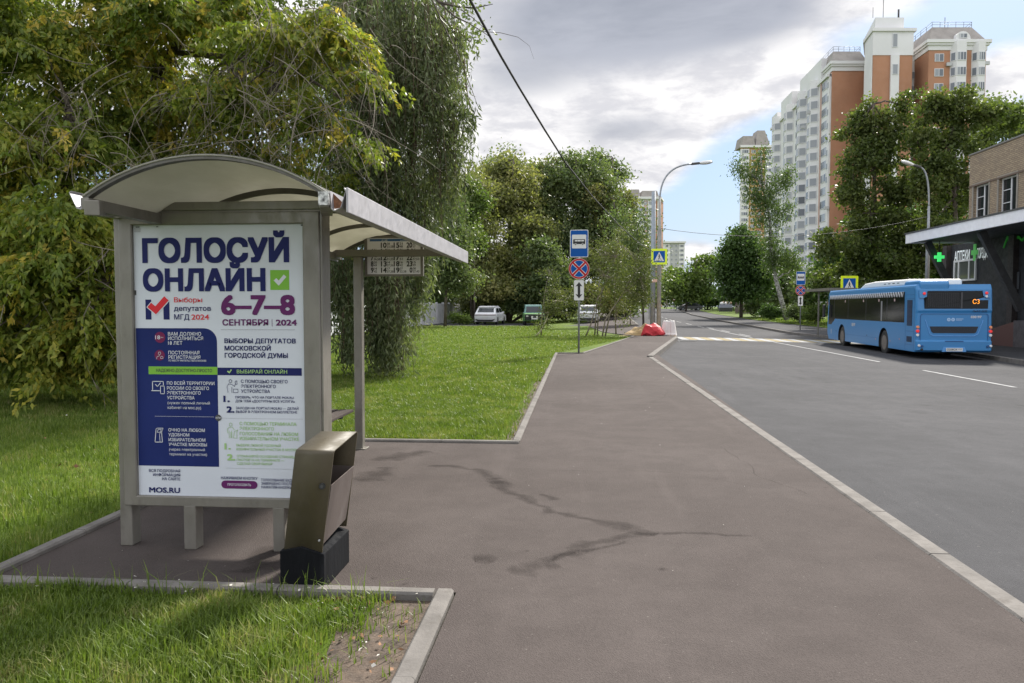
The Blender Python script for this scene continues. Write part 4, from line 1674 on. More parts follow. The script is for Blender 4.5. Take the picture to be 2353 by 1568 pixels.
    disc(bm, (xg - .003, 11.0, .75), .05, 'X', 14, 0); flat(bm, [(xg - .003, 11.03, .55), (xg - .003, 10.97, .55), (xg - .003, 10.94, .72), (xg - .003, 11.06, .72)], 0)
    finish('wheelchair_emblem', bm, M_ink, R, norm=False)
    for y, z in ((5.4, .66), (10.1, .70), (1.55, .66), (4.25, .55), (2.55, .55)):
        bm = bmnew(); box(bm, xg - .006, xg, y, y + .06, z, z + .04); finish('marker_lamp', bm, M_or if y < 5 else M_dark, R)
    # wheels
    for a in ax:
        for sx in (-1, 1):
            bm = bmnew()
            tube(bm, [(sx * 1.21, 0, 0), (sx * 1.19, 0, 0), (sx * .93, 0, 0)], [.43, .475, .475], 28)
            wv = empty('wheel', (0, a, .475)); wv.parent = R
            finish('tyre', bm, M_black, wv)
            bm = bmnew()
            rr = [(0, .29), (-.02, .27), (-.10, .24), (-.10, .15), (-.03, .13), (-.03, .02)] if a > 5 else [(0, .29), (-.09, .26), (-.17, .17), (-.15, .02)]
            tube(bm, [(sx * (1.215 + d), 0, 0) for d, _ in rr], [r for _, r in rr], 24)
            for k in range(10):
                an = 2 * PI * k / 10
                p = Vector((sx * 1.14, .165 * math.cos(an), .165 * math.sin(an)))
                tube(bm, [p, p + Vector((sx * .03, 0, 0))], .016, 6)
            finish('rim', bm, mat('dusty rim', (.16, .14, .125), .6, .2, .2), wv)
    # rear window
    yr = -.036
    bm = bmnew()
    prism(bm, [(-1.0, yr + .0, 2.20), (-.985, yr, 1.81), (1.07, yr, 1.81), (1.10, yr + .04, 2.20), (.93, yr + .035, 2.24), (.91, yr + .05, 2.43), (-.88, yr + .05, 2.43), (-.90, yr + .035, 2.22)], (0, .03, 0), 0)
    rw = finish('rear_window', bm, mat('tinted rear glass', (.008, .009, .010), .22, spec=.18), R)
    bm = bmnew()
    for k in range(14):
        z = 1.87 + k * .036
        box(bm, -.88, .18, yr - .004 + .05 * max(0, (z - 1.9)) , yr - .002 + .05 * max(0, (z - 1.9)), z, z + .006)
    for k in range(16):
        x = -.86 + k * .068
        box(bm, x, x + .005, yr - .003, yr + .0, 1.86, 2.36)
    box(bm, .19, .25, yr - .005, yr - .002, 1.82, 2.38)
    finish('rear_mesh', bm, mat('window mesh', (.055, .055, .058), .6), rw)
    bm = bmnew()
    add_text(bm, "С3", (.57, yr - .012, 1.98), (1, 0, 0), (0, 0, 1), .22, .15, 0, .0)
    finish('route_display', bm, M_led, rw, norm=False)
    for sx in (-1, 1):
        bm = bmnew()
        prism(bm, [(sx * 1.17, .012, 2.44), (sx * .90, .012, 2.44), (sx * .92, .0, 2.26), (sx * 1.0, -.01, 2.18), (sx * 1.16, -.01, 2.18)], (0, -.012 - .015, 0), 0)
        finish('lamp_corner', bm, M_blue, R)
    # boot lid and grille
    bm = bmnew()
    pts = rrect(-1.10, 1.10, .66, 1.63, .09, -.012, 5)
    for a, b in zip(pts, pts[1:] + pts[:1]):
        bar(bm, a, b, .014, .014, 0, up=(0, 1, 0))
    eng = finish('engine_cover', bm, M_line, R)
    bm = bmnew()
    prism(bm, [(-.79, -.012, 1.19), (-.72, -.012, .99), (-.66, -.012, .96), (.66, -.012, .96), (.72, -.012, .99), (.79, -.012, 1.19)], (0, .016, 0), 0)
    for k in range(5):
        box(bm, -.74, .74, -.017, -.013, .995 + k * .038, 1.0 + k * .038, 1)
    finish('lower_grille', bm, [M_grid, mat('grille slat', (.03, .05, .09), .5)], eng)
    bm = bmnew()
    for a, b in (((-.94, 1.42), (-.78, .93)), ((-.78, .93), (-.66, .865)), ((-.66, .865), (.66, .865)), ((.66, .865), (.78, .93)), ((.78, .93), (.94, 1.42))):
        bar(bm, (a[0], -.008, a[1]), (b[0], -.008, b[1]), .022, .022, 0, up=(0, 1, 0))
    finish('cover_crease', bm, M_lip, eng)
    bm = bmnew()
    add_text(bm, "030197", (.54, -.012, 1.485), (1, 0, 0), (0, 0, 1), .34, .075, 0, .04)
    finish('fleet_number', bm, M_ink, R, norm=False)
    for cx in (-.175, -.035):
        bm = bmnew()
        disc(bm, (cx, -.012, 1.43), .058, 'Y', 18, 1)
        disc(bm, (cx, -.014, 1.43), .036, 'Y', 6, 2)
        disc(bm, (cx, -.016, 1.425), .020, 'Y', 10, 1)
        finish('emblem', bm, [M_ink, mat('pale blue print', (.42, .58, .78), .5), M_blue], R, norm=False)
    bm = bmnew()
    box(bm, .06, .30, -.013, -.012, 1.445, 1.462, 1); box(bm, .06, .26, -.013, -.012, 1.405, 1.42, 1)
    finish('operator_lettering', bm, [M_ink, mat('pale blue print', (.42, .58, .78), .5)], R, norm=False)
    bm = bmnew()
    add_text(bm, "ЛиАЗ 5292", (.575, -.034, 1.695), (1, 0, 0), (0, 0, 1), .47, .062, 3, .02, shear=.25)
    finish('maker_lettering', bm, [M_ink, mat('pale blue print', (.42, .58, .78), .5), M_blue, mat('black print', (.012, .02, .05), .5)], R, norm=False)
    # lamps
    def lamp_(x, z, r, m_, y=-.02):
        bm = bmnew()
        tube(bm, [(x, y + .03, z), (x, y - .015, z), (x, y - .028, z)], [r, r, r * .75], 14)
        finish('rear_lamp', bm, m_, R)
    for x in (-1.185, 1.185):
        lamp_(x, 1.165, .052, M_or); lamp_(x, 1.025, .055, M_tl); lamp_(x, .885, .050, M_cl)
    lamp_(-1.0, 2.34, .05, M_tl, -.03); lamp_(1.02, 2.35, .05, M_tl, -.03); lamp_(1.02, 2.235, .045, M_cl, -.03)
    for x, z, m_ in ((-1.15, .52, M_cl), (-1.05, .50, M_line), (-1.06, .385, M_black), (1.08, .50, M_line), (1.18, .52, M_cl)):
        lamp_(x, z, .045, m_, -.075)
    # bumper ledge, number plate
    bm = bmnew()
    prism(bm, [(-.34, -.075, .475), (-.30, -.075, .475), (.30, -.075, .475), (.34, -.075, .475), (.40, -.07, .31), (-.40, -.07, .31)], (0, .03, 0), 0)
    finish('plate_recess', bm, M_lip, R)
    bm = bmnew()
    box(bm, -.27, .27, -.098, -.09, .33, .445, 0)
    add_text(bm, "О259ОХ", (-.245, -.100, .355), (1, 0, 0), (0, 0, 1), .34, .065, 1, .02)
    add_text(bm, "777", (.125, -.100, .375), (1, 0, 0), (0, 0, 1), .11, .045, 1, .01)
    finish('number_plate', bm, [M_signwhite, M_black], R, norm=False)
    bm = bmnew(); box(bm, -.30, .30, -.066, -.02, .655, .69); finish('lid_handle', bm, M_line, R)
    # roof: blue pod at the rear, white air-conditioning housing
    bm = bmnew()
    prof2 = [(0.03, 2.45), (.02, 2.70), (.10, 2.80), (1.5, 2.80), (1.6, 2.66), (1.6, 2.45)]
    prism(bm, [(-1.13, y, z) for y, z in prof2], (.97, 0, 0))
    finish('rear_roof_pod', bm, M_blue, R, bevel=.05, seg=3)
    bm = bmnew()
    prism(bm, [(-.95, 1.7, 2.66), (-.95, 1.75, 2.90), (-.95, 5.6, 2.93), (-.95, 6.9, 2.88), (-.95, 7.7, 2.66)], (1.9, 0, 0))
    pod = finish('air_conditioner', bm, M_wht, R, bevel=.07, seg=3)
    bm = bmnew()
    for k in range(4):
        box(bm, -.956, -.951, 2.6 + k * .5, 2.85 + k * .5, 2.77, 2.80)
    finish('vent_slot', bm, M_grid, pod)
    # mirror and front dress
    bm = bmnew(); bar(bm, (-1.2, 11.55, 2.1), (-1.42, 11.75, 1.95), .03, .03); bar(bm, (-1.42, 11.75, 1.97), (-1.42, 11.75, 1.35), .20, .10)
    finish('mirror', bm, M_black, R, bevel=.02)
    bm = bmnew(); prism(bm, [(-1.1, L - .11, 2.3), (1.1, L - .11, 2.3), (1.1, L + .045, 1.05), (-1.1, L + .045, 1.05)], (0, .012, 0)); finish('windscreen', bm, M_glass, R)
    return R


build_bus()


# ------------------------------------------------------------------ cars
def car(name, label, cat, loc, rz, L, Wd, H, paint, style='suv', roofpaint=None, front_extra=None):
    """y = forwards, origin under the middle"""
    R = tag(empty(name, loc, rz), label, cat)
    hw = Wd / 2
    M_p = paint
    M_r = roofpaint or paint
    f, r = L / 2, -L / 2
    bz, belt = .24 * H / 1.65, .58 * H
    wr = .335 if style != 'saloon' else .31
    ay = (r + L * .185, f - L * .19)
    if style == 'offroad':
        low = [(r, .30), (r, belt), (r + .05, belt + .03), (f - 1.35, belt + .02), (f - .08, belt - .04), (f, belt - .12), (f, .38)]
        cab = [(r + .06, belt), (r + .10, H - .04), (r + .25, H), (f - 1.95, H), (f - 1.80, H - .05), (f - 1.42, belt)]
    elif style == 'saloon':
        low = [(r + .05, .22), (r, .5), (r + .04, belt), (r + .3, belt + .05), (f - 1.3, belt + .02), (f - .25, belt - .12), (f, belt - .28), (f, .25)]
        cab = [(r + .35, belt + .02), (r + 1.15, H - .05), (r + 1.5, H), (f - 2.05, H), (f - 1.75, H - .06), (f - .95, belt)]
    else:
        low = [(r + .12, bz), (r + .02, .55), (r + .0, belt - .14), (r + .10, belt + .02), (f - 1.2, belt + .03), (f - .35, belt - .08), (f, belt - .22), (f, bz + .05)]
        cab = [(r + .12, belt), (r + .62, H - .17), (r + .50, H - .12), (r + 1.0, H - .03), (f - 2.35, H), (f - 1.95, H - .08), (f - .95, belt)]
    # wheel openings along the sill
    arch = []
    for a in ay[::-1]:
        for k in range(9):
            an = PI * k / 8
            arch.append((a + (wr + .05) * math.cos(an), max(low[0][1], wr - .02 + (wr + .05) * math.sin(an))))
    ring = low + arch
    bm = bmnew()
    secs = [(-hw, .06), (-hw + .05, .0), (hw - .05, 0), (hw, .06)]
    rings = []
    for x, ins in secs:
        rings.append([bm.verts.new((x, y * (1 - ins * .6) if abs(y) > L * .35 else y, z - (ins if z > belt - .2 else 0))) for y, z in ring])
    n = len(ring)
    for a, b in zip(rings, rings[1:]):
        for i in range(n):
            bm.faces.new((a[i], a[(i + 1) % n], b[(i + 1) % n], b[i]))
    bm.faces.new(rings[0]); bm.faces.new(rings[-1][::-1])
    body = finish('body', bm, M_p, R)
    tw = .74 if style == 'suv' else .80

    def cx(z): return hw * (.96 - (.96 - tw) * (z - belt) / (H - belt))
    bm = bmnew()
    a = [bm.verts.new((-cx(z), y, z)) for y, z in cab]
    b = [bm.verts.new((cx(z), y, z)) for y, z in cab]
    m = len(cab)
    for i in range(m - 1):
        bm.faces.new((a[i], a[i + 1], b[i + 1], b[i]))
    bm.faces.new(a); bm.faces.new(b[::-1])
    finish('cabin', bm, M_r, R, bevel=.03)
    # side windows
    zlo, zhi = belt + .09, H - (.22 if style == 'suv' else .14)
    ys = sorted(y for y, z in cab)
    def yat(z, rear):
        best = None
        for (y0, z0), (y1, z1) in zip(cab, cab[1:]):
            if min(z0, z1) <= z <= max(z0, z1) and abs(z1 - z0) > 1e-4:
                y = y0 + (y1 - y0) * (z - z0) / (z1 - z0)
                if best is None or (rear and y < best) or (not rear and y > best):
                    best = y
        return best if best is not None else 0
    for sx in (-1, 1):
        bm = bmnew()
        yr0, yr1, yf1, yf0 = yat(zlo, True) + .28, yat(zhi, True) + .30, yat(zhi, False) - .12, yat(zlo, False) - .14
        ym = (yr0 + yf0) / 2
        for p0, p1, p2, p3 in (((yr0, zlo), (ym - .05, zlo), (ym - .05, zhi), (yr1, zhi)), ((ym + .05, zlo), (yf0, zlo), (yf1, zhi), (ym + .05, zhi))):
            prism(bm, [(sx * (cx(z) + .006), y, z) for y, z in (p0, p1, p2, p3)], (-sx * .004, 0, 0))
        finish('side_window', bm, M_glass, R)
    def screen(nm, rear):
        z0, z1 = (belt + .12, H - .22) if style == 'suv' else (belt + .07, H - .16)
        y0, y1 = yat(z0, rear), yat(z1, rear)
        s = -1 if rear else 1
        w0, w1 = cx(z0) - .16, cx(z1) - .12
        bm = bmnew()
        prism(bm, [(-w0, y0 + s * .012, z0), (w0, y0 + s * .012, z0), (w1, y1 + s * .012, z1), (-w1, y1 + s * .012, z1)], (0, -s * .02, 0))
        finish(nm, bm, M_glass, R)
    screen('rear_window', True)
    screen('windscreen', False)
    for a_ in ay:
        for sx in (-1, 1):
            bm = bmnew()
            tube(bm, [(sx * (hw - .02), a_, wr), (sx * (hw - .2), a_, wr)], wr, 20)
            wv = finish('wheel', bm, M_black, R)
            bm = bmnew()
            tube(bm, [(sx * (hw - .015), a_, wr), (sx * (hw - .06), a_, wr)], wr * .62, 10)
            finish('rim', bm, M_dark if style == 'suv' else M_galv, wv)
    if style == 'suv':
        bm = bmnew(); box(bm, -hw * .97, hw * .97, r - .012, r + .05, belt - .14, belt - .075)
        finish('tail_light', bm, mat('dark red lamp strip', (.10, .01, .015), .25), R)
        bm = bmnew(); prism(bm, [(-hw * .93, r + .0, .50), (-hw * .66, r + .0, .27), (hw * .66, r + .0, .27), (hw * .93, r + .0, .50), (hw * .62, r + .0, .43), (-hw * .62, r + .0, .43)], (0, .14, 0))
        finish('rear_diffuser', bm, M_black, R)
        bm = bmnew(); box(bm, -.26, .26, r - .012, r, belt - .33, belt - .22)
        finish('number_plate', bm, M_signwhite, R)
        bm = bmnew(); bar(bm, (hw * .92, f - 1.55, belt + .10), (hw * 1.12, f - 1.55, belt + .12), .09, .13); bar(bm, (-hw * .92, f - 1.55, belt + .10), (-hw * 1.12, f - 1.55, belt + .12), .09, .13)
        finish('door_mirror', bm, M_p, R)
    elif style == 'offroad':
        for sx in (-1, 1):
            bm = bmnew(); disc(bm, (sx * hw * .70, f + .02, belt - .24), .10, 'Y', 18, 0, -.05); finish('headlight', bm, mat('headlamp', (.6, .6, .55), .15), R)
            bm = bmnew(); disc(bm, (sx * .20, f + .17, belt - .30), .085, 'Y', 16, 0, -.06); finish('spot_lamp', bm, mat('headlamp', (.6, .6, .55), .15), R)
        bm = bmnew(); box(bm, -hw * .92, hw * .92, f - .02, f + .012, .50, belt - .12); finish('radiator_grille', bm, M_dark, R)
        bm = bmnew()
        for z in (.48, .66, .88):
            tube(bm, [(-hw * .9, f + .10, z), (hw * .9, f + .10, z)], .035, 8)
        for x in (-hw * .9, -.35, .35, hw * .9):
            tube(bm, [(x, f + .10, .42), (x, f + .10, .90)], .03, 8)
        finish('bull_bar', bm, M_black, R)
        bm = bmnew(); box(bm, -.26, .26, f + .14, f + .15, .50, .61); finish('number_plate', bm, M_signwhite, R)
    else:
        for sx in (-1, 1):
            bm = bmnew(); box(bm, sx * hw * .55, sx * hw * .93, f - .16, f - .02, belt - .30, belt - .19); finish('headlight', bm, M_gutter, R)
    return R


M_cw = mat('white car paint', (.74, .74, .76), .22, var=.03)
M_cg = mat('faded green car paint', (.085, .22, .055), .45, var=.15)
M_cgr = mat('blue green roof paint', (.14, .26, .24), .5, var=.12)
M_cb = mat('black car paint', (.014, .016, .018), .15)


def gp(u, F):
    x, y = W((u - 1176) / 1767 * F, F)
    return (x, y, gz(x, y))


car('parked_car', 'white coupe like crossover parked on the drive under the yellow green trees', 'car', gp(1127, 68.5), math.radians(-6), 4.5, 1.92, 1.63, M_cw)
car('parked_car', 'old green off road car with bull bar facing the lawn between two white cars', 'car', gp(1225, 66), math.radians(186), 3.9, 1.72, 1.72, M_cg, 'offroad', M_cgr)
car('parked_car', 'white hatchback seen from behind partly hidden by the bus stop sign pole', 'car', gp(1352, 68.5), math.radians(-3), 4.3, 1.82, 1.58, M_cw)
p_ = W((1583 - 1176) / 1767 * 141, 141)
car('parked_car', 'small black car parked beside the far grass verge', 'car', (p_[0], p_[1], right_z(*p_) + .05), math.radians(96), 4.5, 1.8, 1.52, M_cb, 'saloon')
p_ = W((1826 - 1176) / 1767 * 92, 92)
car('parked_car', 'white saloon half hidden by the hedge behind the distant bus stop sign', 'car', (p_[0], p_[1], right_z(*p_) + .55), math.radians(80), 4.4, 1.8, 1.5, M_cw, 'saloon')


# ------------------------------------------------------------------ barriers and sand
def sand_heap():
    rng = np.random.default_rng(5)
    bm = bmnew()
    n = 40
    cx_, cy_ = 3.75, 42.4
    g = {}
    ph = rng.random(8) * 6
    for i in range(n + 1):
        for j in range(n + 1):
            x, y = (i / n * 2 - 1) * 1.5, (j / n * 2 - 1) * 1.2
            r = math.hypot(x / 1.25, y / 1.0)
            h = max(-.04, .62 * max(0, 1 - r) ** .75 + (.10 * math.sin(x * 5 + ph[0]) * math.cos(y * 6 + ph[1]) + .06 * math.sin(x * 13 + ph[2] + y * 4)) * max(0, 1.1 - r) - .03)
            g[i, j] = bm.verts.new((x, y, h))
    for i in range(n):
        for j in range(n):
            f = bm.faces.new((g[i, j], g[i + 1, j], g[i + 1, j + 1], g[i, j + 1]))
            f.smooth = True
    o = finish('sand_heap', bm, M_sand, norm=False)
    o.location = (cx_, cy_, .02)
    tag(o, 'low heap of yellow sand beside the crumpled red barrier', 'sand heap')


sand_heap()


def road_block(bm, Lb, wb, wt, h, M=None, mi=0):
    """hollow plastic road block: sloping sides, foot, central groove"""
    prof = [(-wb / 2, 0), (wb / 2, 0), (wb / 2, h * .10), (wb * .40, h * .18), (wt / 2 + .02, h * .92), (wt / 2 - .02, h), (-wt / 2 + .02, h), (-wt / 2 - .02, h * .92), (-wb * .40, h * .18), (-wb / 2, h * .10)]
    st = [(-Lb / 2, .94), (-Lb / 2 + .05, 1), (-.16, 1), (-.10, .86), (.10, .86), (.16, 1), (Lb / 2 - .05, 1), (Lb / 2, .94)]
    rings = []
    for x, s in st:
        rings.append([bm.verts.new((x, y * s, z * (1 if s == 1 else .985))) for y, z in prof])
    n = len(prof)
    for a, b in zip(rings, rings[1:]):
        for i in range(n):
            bm.faces.new((a[i], a[(i + 1) % n], b[(i + 1) % n], b[i]))
    bm.faces.new(rings[0]); bm.faces.new(rings[-1][::-1])


def barriers():
    M_pr = mat('red barrier plastic', (.50, .045, .055), .6, spec=.2, var=.10, vscale=3, dirt=.12, dirtcol=(.5, .25, .22))
    M_pw = mat('dirty white barrier plastic', (.66, .62, .60), .45, var=.05, dirt=.2, dirtcol=(.42, .36, .32))
    # red one: a collapsed hollow block, all dents and folds
    rng = random.Random(11)
    bm = bmnew()
    outline = [(-.62, .06, .10), (-.50, -.20, .42), (-.38, .05, .60), (-.15, -.22, .55), (.02, .10, .66), (.25, -.25, .44), (.42, .08, .52), (.60, -.18, .20), (.66, .10, .06), (.35, -.38, .04), (-.02, -.42, .06), (-.36, -.36, .14),
               (-.5, .32, .05), (.0, .36, .30), (.48, .30, .05), (-.62, -.12, .0), (.1, -.40, .30)]
    vs = [bm.verts.new((x + rng.uniform(-.03, .03), y, z)) for x, y, z in outline]
    bmesh.ops.convex_hull(bm, input=vs)
    bmesh.ops.subdivide_edges(bm, edges=bm.edges[:], cuts=2, use_grid_fill=True)
    for v in bm.verts:
        x, y, z = v.co
        dent = .07 * math.sin(9 * x + 4 * z) * math.cos(7 * z - 3 * x)
        v.co = (x, y + dent, max(0, z + .05 * math.sin(11 * x + 5 * y)))
    o = finish('road_barrier', bm, M_pr)
    o.location = (4.02, 41.45, .0)
    o.rotation_euler = (0, 0, math.radians(-8))
    tag(o, 'crumpled red plastic road barrier tipped over beside the sand heap', 'road barrier', 'plastic road barriers')
    x, y, _ = at(1536, 770, 41.3)
    bm = bmnew()
    road_block(bm, .84, .56, .26, .80)
    for v in bm.verts:
        v.co.x *= 1 - .30 * v.co.z / .8
    o2 = finish('road_barrier', bm, M_pw, bevel=.02)
    o2.location = (x, y, .0)
    o2.rotation_euler = (0, 0, math.radians(-12))
    tag(o2, 'white plastic road barrier standing upright at the start of the crossing', 'road barrier', 'plastic road barriers')


barriers()


# ------------------------------------------------------------------ people far along the pavement
def person(loc, rz, label, top, legs, stride=.16):
    R = tag(empty('person', loc, rz), label, 'person')
    # one continuous skinned figure
    J = {'pelvis': (0, 0, .95), 'chest': (0, .02, 1.28), 'neck': (0, .0, 1.48), 'head': (0, -.01, 1.60), 'crown': (0, -.01, 1.72),
         'shl': (-.19, 0, 1.42), 'ell': (-.25, .05, 1.14), 'wrl': (-.24, -.06, .90), 'hal': (-.235, -.09, .80),
         'shr': (.19, 0, 1.42), 'elr': (.25, .06, 1.15), 'wrr': (.25, .16, .93), 'har': (.245, .19, .83),
         'hil': (-.10, 0, .90), 'knl': (-.11, -stride * .8, .50), 'anl': (-.11, -stride * .6, .08), 'tol': (-.11, -stride * .6 - .16, .04),
         'hir': (.10, 0, .90), 'knr': (.11, stride * .4, .50), 'anr': (.11, stride * 1.7, .12), 'tor': (.11, stride * 1.5 - .12, .04)}
    Ed = [('pelvis', 'chest'), ('chest', 'neck'), ('neck', 'head'), ('head', 'crown'), ('chest', 'shl'), ('shl', 'ell'), ('ell', 'wrl'), ('wrl', 'hal'), ('chest', 'shr'), ('shr', 'elr'), ('elr', 'wrr'), ('wrr', 'har'),
          ('pelvis', 'hil'), ('hil', 'knl'), ('knl', 'anl'), ('anl', 'tol'), ('pelvis', 'hir'), ('hir', 'knr'), ('knr', 'anr'), ('anr', 'tor')]
    rad = {'pelvis': .15, 'chest': .16, 'neck': .06, 'head': .095, 'crown': .07, 'sh': .07, 'el': .048, 'wr': .036, 'ha': .04, 'hi': .09, 'kn': .065, 'an': .045, 'to': .04}
    names = list(J)
    me = bpy.data.meshes.new('body')
    me.from_pydata([J[k] for k in names], [(names.index(a), names.index(b)) for a, b in Ed], [])
    o = link('body', me, R)
    sk = o.modifiers.new('skin', 'SKIN')
    for i, k in enumerate(names):
        r = rad.get(k) or rad[k[:2]]
        me.skin_vertices[0].data[i].radius = (r, r * .8)
    me.skin_vertices[0].data[0].use_root = True
    o.modifiers.new('sub', 'SUBSURF').levels = 2
    o.modifiers['sub'].render_levels = 2
    m_ = bpy.data.materials.new('clothed figure')
    m_.use_nodes = True
    w = NT(m_.node_tree)
    tc = w.n('ShaderNodeTexCoord'); sp = w.n('ShaderNodeSeparateXYZ'); w.link(tc.outputs['Object'], sp.inputs[0])
    z = sp.outputs[2]
    c = w.mix(w.m('GREATER_THAN', z, .93), legs, top)
    c = w.mix(w.m('GREATER_THAN', z, 1.47), c, (.42, .26, .19))
    c = w.mix(w.m('LESS_THAN', z, .09), c, (.03, .03, .03))
    w.link(c, m_.node_tree.nodes['Principled BSDF'].inputs['Base Color'])
    me.materials.append(m_)
    bm = bmnew()
    bmesh.ops.create_uvsphere(bm, u_segments=14, v_segments=8, radius=1)
    for v in bm.verts:
        v.co = Vector((v.co.x * .105, v.co.y * .115 + .015, max(-.25, v.co.z) * .12 + 1.665))
    finish('hair', bm, mat('dark hair', (.03, .02, .015), .7), R, smooth=True)


for (u, F, lab, t, l, rz) in ((1530.5, 166, 'person in an olive jacket and dark trousers walking on the far pavement', (.10, .085, .045), (.018, .018, .02), 0.1),
                              (1545, 166, 'person in a white top and grey trousers walking on the far pavement', (.62, .66, .70), (.22, .22, .24), PI)):
    x, y = W((u - 1176) / 1767 * F, F)
    person((x, y, right_z(x, y) + .02), rz, lab, t, l)


# far traffic signs
def far_signs():
    x, y = W((1548 - 1176) / 1767 * 150, 150)
    R = tag(empty('warning_sign', (x, y, right_z(x, y))), 'red bordered triangular sign above a round white sign far down the road', 'road sign')
    bm = bmnew(); tube(bm, [(0, 0, -.1), (0, 0, 3.4)], .05, 8); finish('pole', bm, M_galv, R)
    bm = bmnew()
    prism(bm, [(-.47, -.07, 2.72), (.47, -.07, 2.72), (0, -.07, 3.54)], (0, .02, 0), 0)
    flat(bm, [(-.36, -.075, 2.78), (.36, -.075, 2.78), (0, -.075, 3.40)], 1)
    flat(bm, [(-.05, -.08, 2.84), (.05, -.08, 2.84), (.03, -.08, 3.15), (-.03, -.08, 3.15)], 2)
    finish('triangle_plate', bm, [M_signred, M_signwhite, M_black], R, norm=False)
    bm = bmnew()
    disc(bm, (0, -.07, 2.30), .37, 'Y', 24, 0, .02); disc(bm, (0, -.075, 2.30), .30, 'Y', 24, 1)
    add_text(bm, "40", (-.15, -.08, 2.20), (1, 0, 0), (0, 0, 1), .30, .2, 2, .02)
    finish('round_plate', bm, [M_signred, M_signwhite, M_black], R, norm=False)
    x, y = W((1566 - 1176) / 1767 * 146, 146)
    R = tag(empty('direction_sign', (x, y, right_z(x, y))), 'small blue sign on a thin pole beside the far triangular sign', 'road sign')
    bm = bmnew(); tube(bm, [(.1, 0, -.1), (.1, 0, 3.4)], .045, 8); finish('pole', bm, M_galv, R)
    bm = bmnew(); prism(bm, rrect(-.65, .15, 2.75, 3.15, .05, -.06), (0, .02, 0)); finish('plate', bm, M_signblue, R)


far_signs()


def skip():
    F = 115
    x, y = W((1666 - 1176) / 1767 * F, F)
    R = tag(empty('waste_skip', (x, y, right_z(x, y) + .12)), 'grey waste skip heaped with pale bags under the dark roadside trees', 'waste skip')
    bm = bmnew()
    hexa(bm, [(-.85, -.6, .15), (.85, -.6, .15), (.85, .6, .15), (-.85, .6, .15), (-.95, -.7, .72), (.95, -.7, .72), (.95, .7, .72), (-.95, .7, .72)])
    finish('base', bm, M_dark, R)
    bm = bmnew()
    hexa(bm, [(-.95, -.72, .722), (.85, -.72, .722), (.85, .7, .722), (-.95, .7, .722), (-.82, -.66, 1.22), (.83, -.66, 1.22), (.83, .66, 1.22), (-.82, .66, 1.22)])
    finish('hopper', bm, mat('blue grey sheet', (.17, .18, .22), .5), R)
    rng = random.Random(8)
    for k in range(9):
        bm = bmnew()
        bmesh.ops.create_icosphere(bm, subdivisions=2, radius=1)
        px, pz = -.62 + .155 * k, 1.32 + rng.uniform(0, .22) * (1 if k < 5 else .6)
        for v in bm.verts:
            v.co = Vector((px + v.co.x * .26 * (1 + rng.uniform(-.15, .15)), -.2 + v.co.y * .3, pz + v.co.z * .22 * (1 + rng.uniform(-.15, .15))))
        finish('rubbish_bag', bm, mat('white bag', (.66, .65, .63), .6) if k % 3 != 2 else mat('brown carton', (.28, .18, .11), .8), R)
    # board fence further right
    bm = bmnew()
    Ff = 108
    ox, oy = W((1688 - 1176) / 1767 * Ff, Ff)
    for k in range(26):
        box(bm, k * .15, k * .15 + .13, 0, .025, 0, 1.55 + rng.uniform(-.05, .05))
    box(bm, 0, 3.9, .026, .07, .3, .38); box(bm, 0, 3.9, .026, .07, 1.15, 1.23)
    o = tag(finish('board_fence', bm, mat('weathered boards', (.12, .09, .085), .85, var=.3, vscale=5, stretch=(6, 1, .3))), 'short weathered board fence behind the right hand grass verge', 'fence')
    o.location = (ox, oy, right_z(ox, oy) + .1)
    o.rotation_euler = (0, 0, .1)


skip()


# ------------------------------------------------------------------ concrete fence behind the left trees
def left_wall():
    R = tag(empty('concrete_fence', (-12.6, 45, 0)), 'long pale concrete panel fence behind the trees on the left', 'fence')
    m_ = mat('pale fence panel', (.55, .55, .57), .85, var=.12, vscale=1.2, bump=.4, bscale=20, dirt=.35, dirtcol=(.38, .38, .39))
    y = 8.0
    k = 0
    while y < 84:
        bm = bmnew()
        xo = lambda yy: -13.9 + (yy - 8) * .019
        hexa(bm, [(xo(y) - .05 + 12.6, y + .1 - 45, 0), (xo(y) + .05 + 12.6, y + .1 - 45, 0), (xo(y + 3) + .05 + 12.6, y + 2.95 - 45, 0), (xo(y + 3) - .05 + 12.6, y + 2.95 - 45, 0),
                  (xo(y) - .05 + 12.6, y + .1 - 45, 1.85), (xo(y) + .05 + 12.6, y + .1 - 45, 1.85), (xo(y + 3) + .05 + 12.6, y + 2.95 - 45, 1.85), (xo(y + 3) - .05 + 12.6, y + 2.95 - 45, 1.85)])
        finish('panel', bm, m_, R)
        bm = bmnew(); box(bm, xo(y) - .09 + 12.6, xo(y) + .09 + 12.6, y - .09 - 45, y + .09 - 45, 0, 1.95)
        finish('fence_post', bm, m_, R)
        y += 3.05
        k += 1


left_wall()


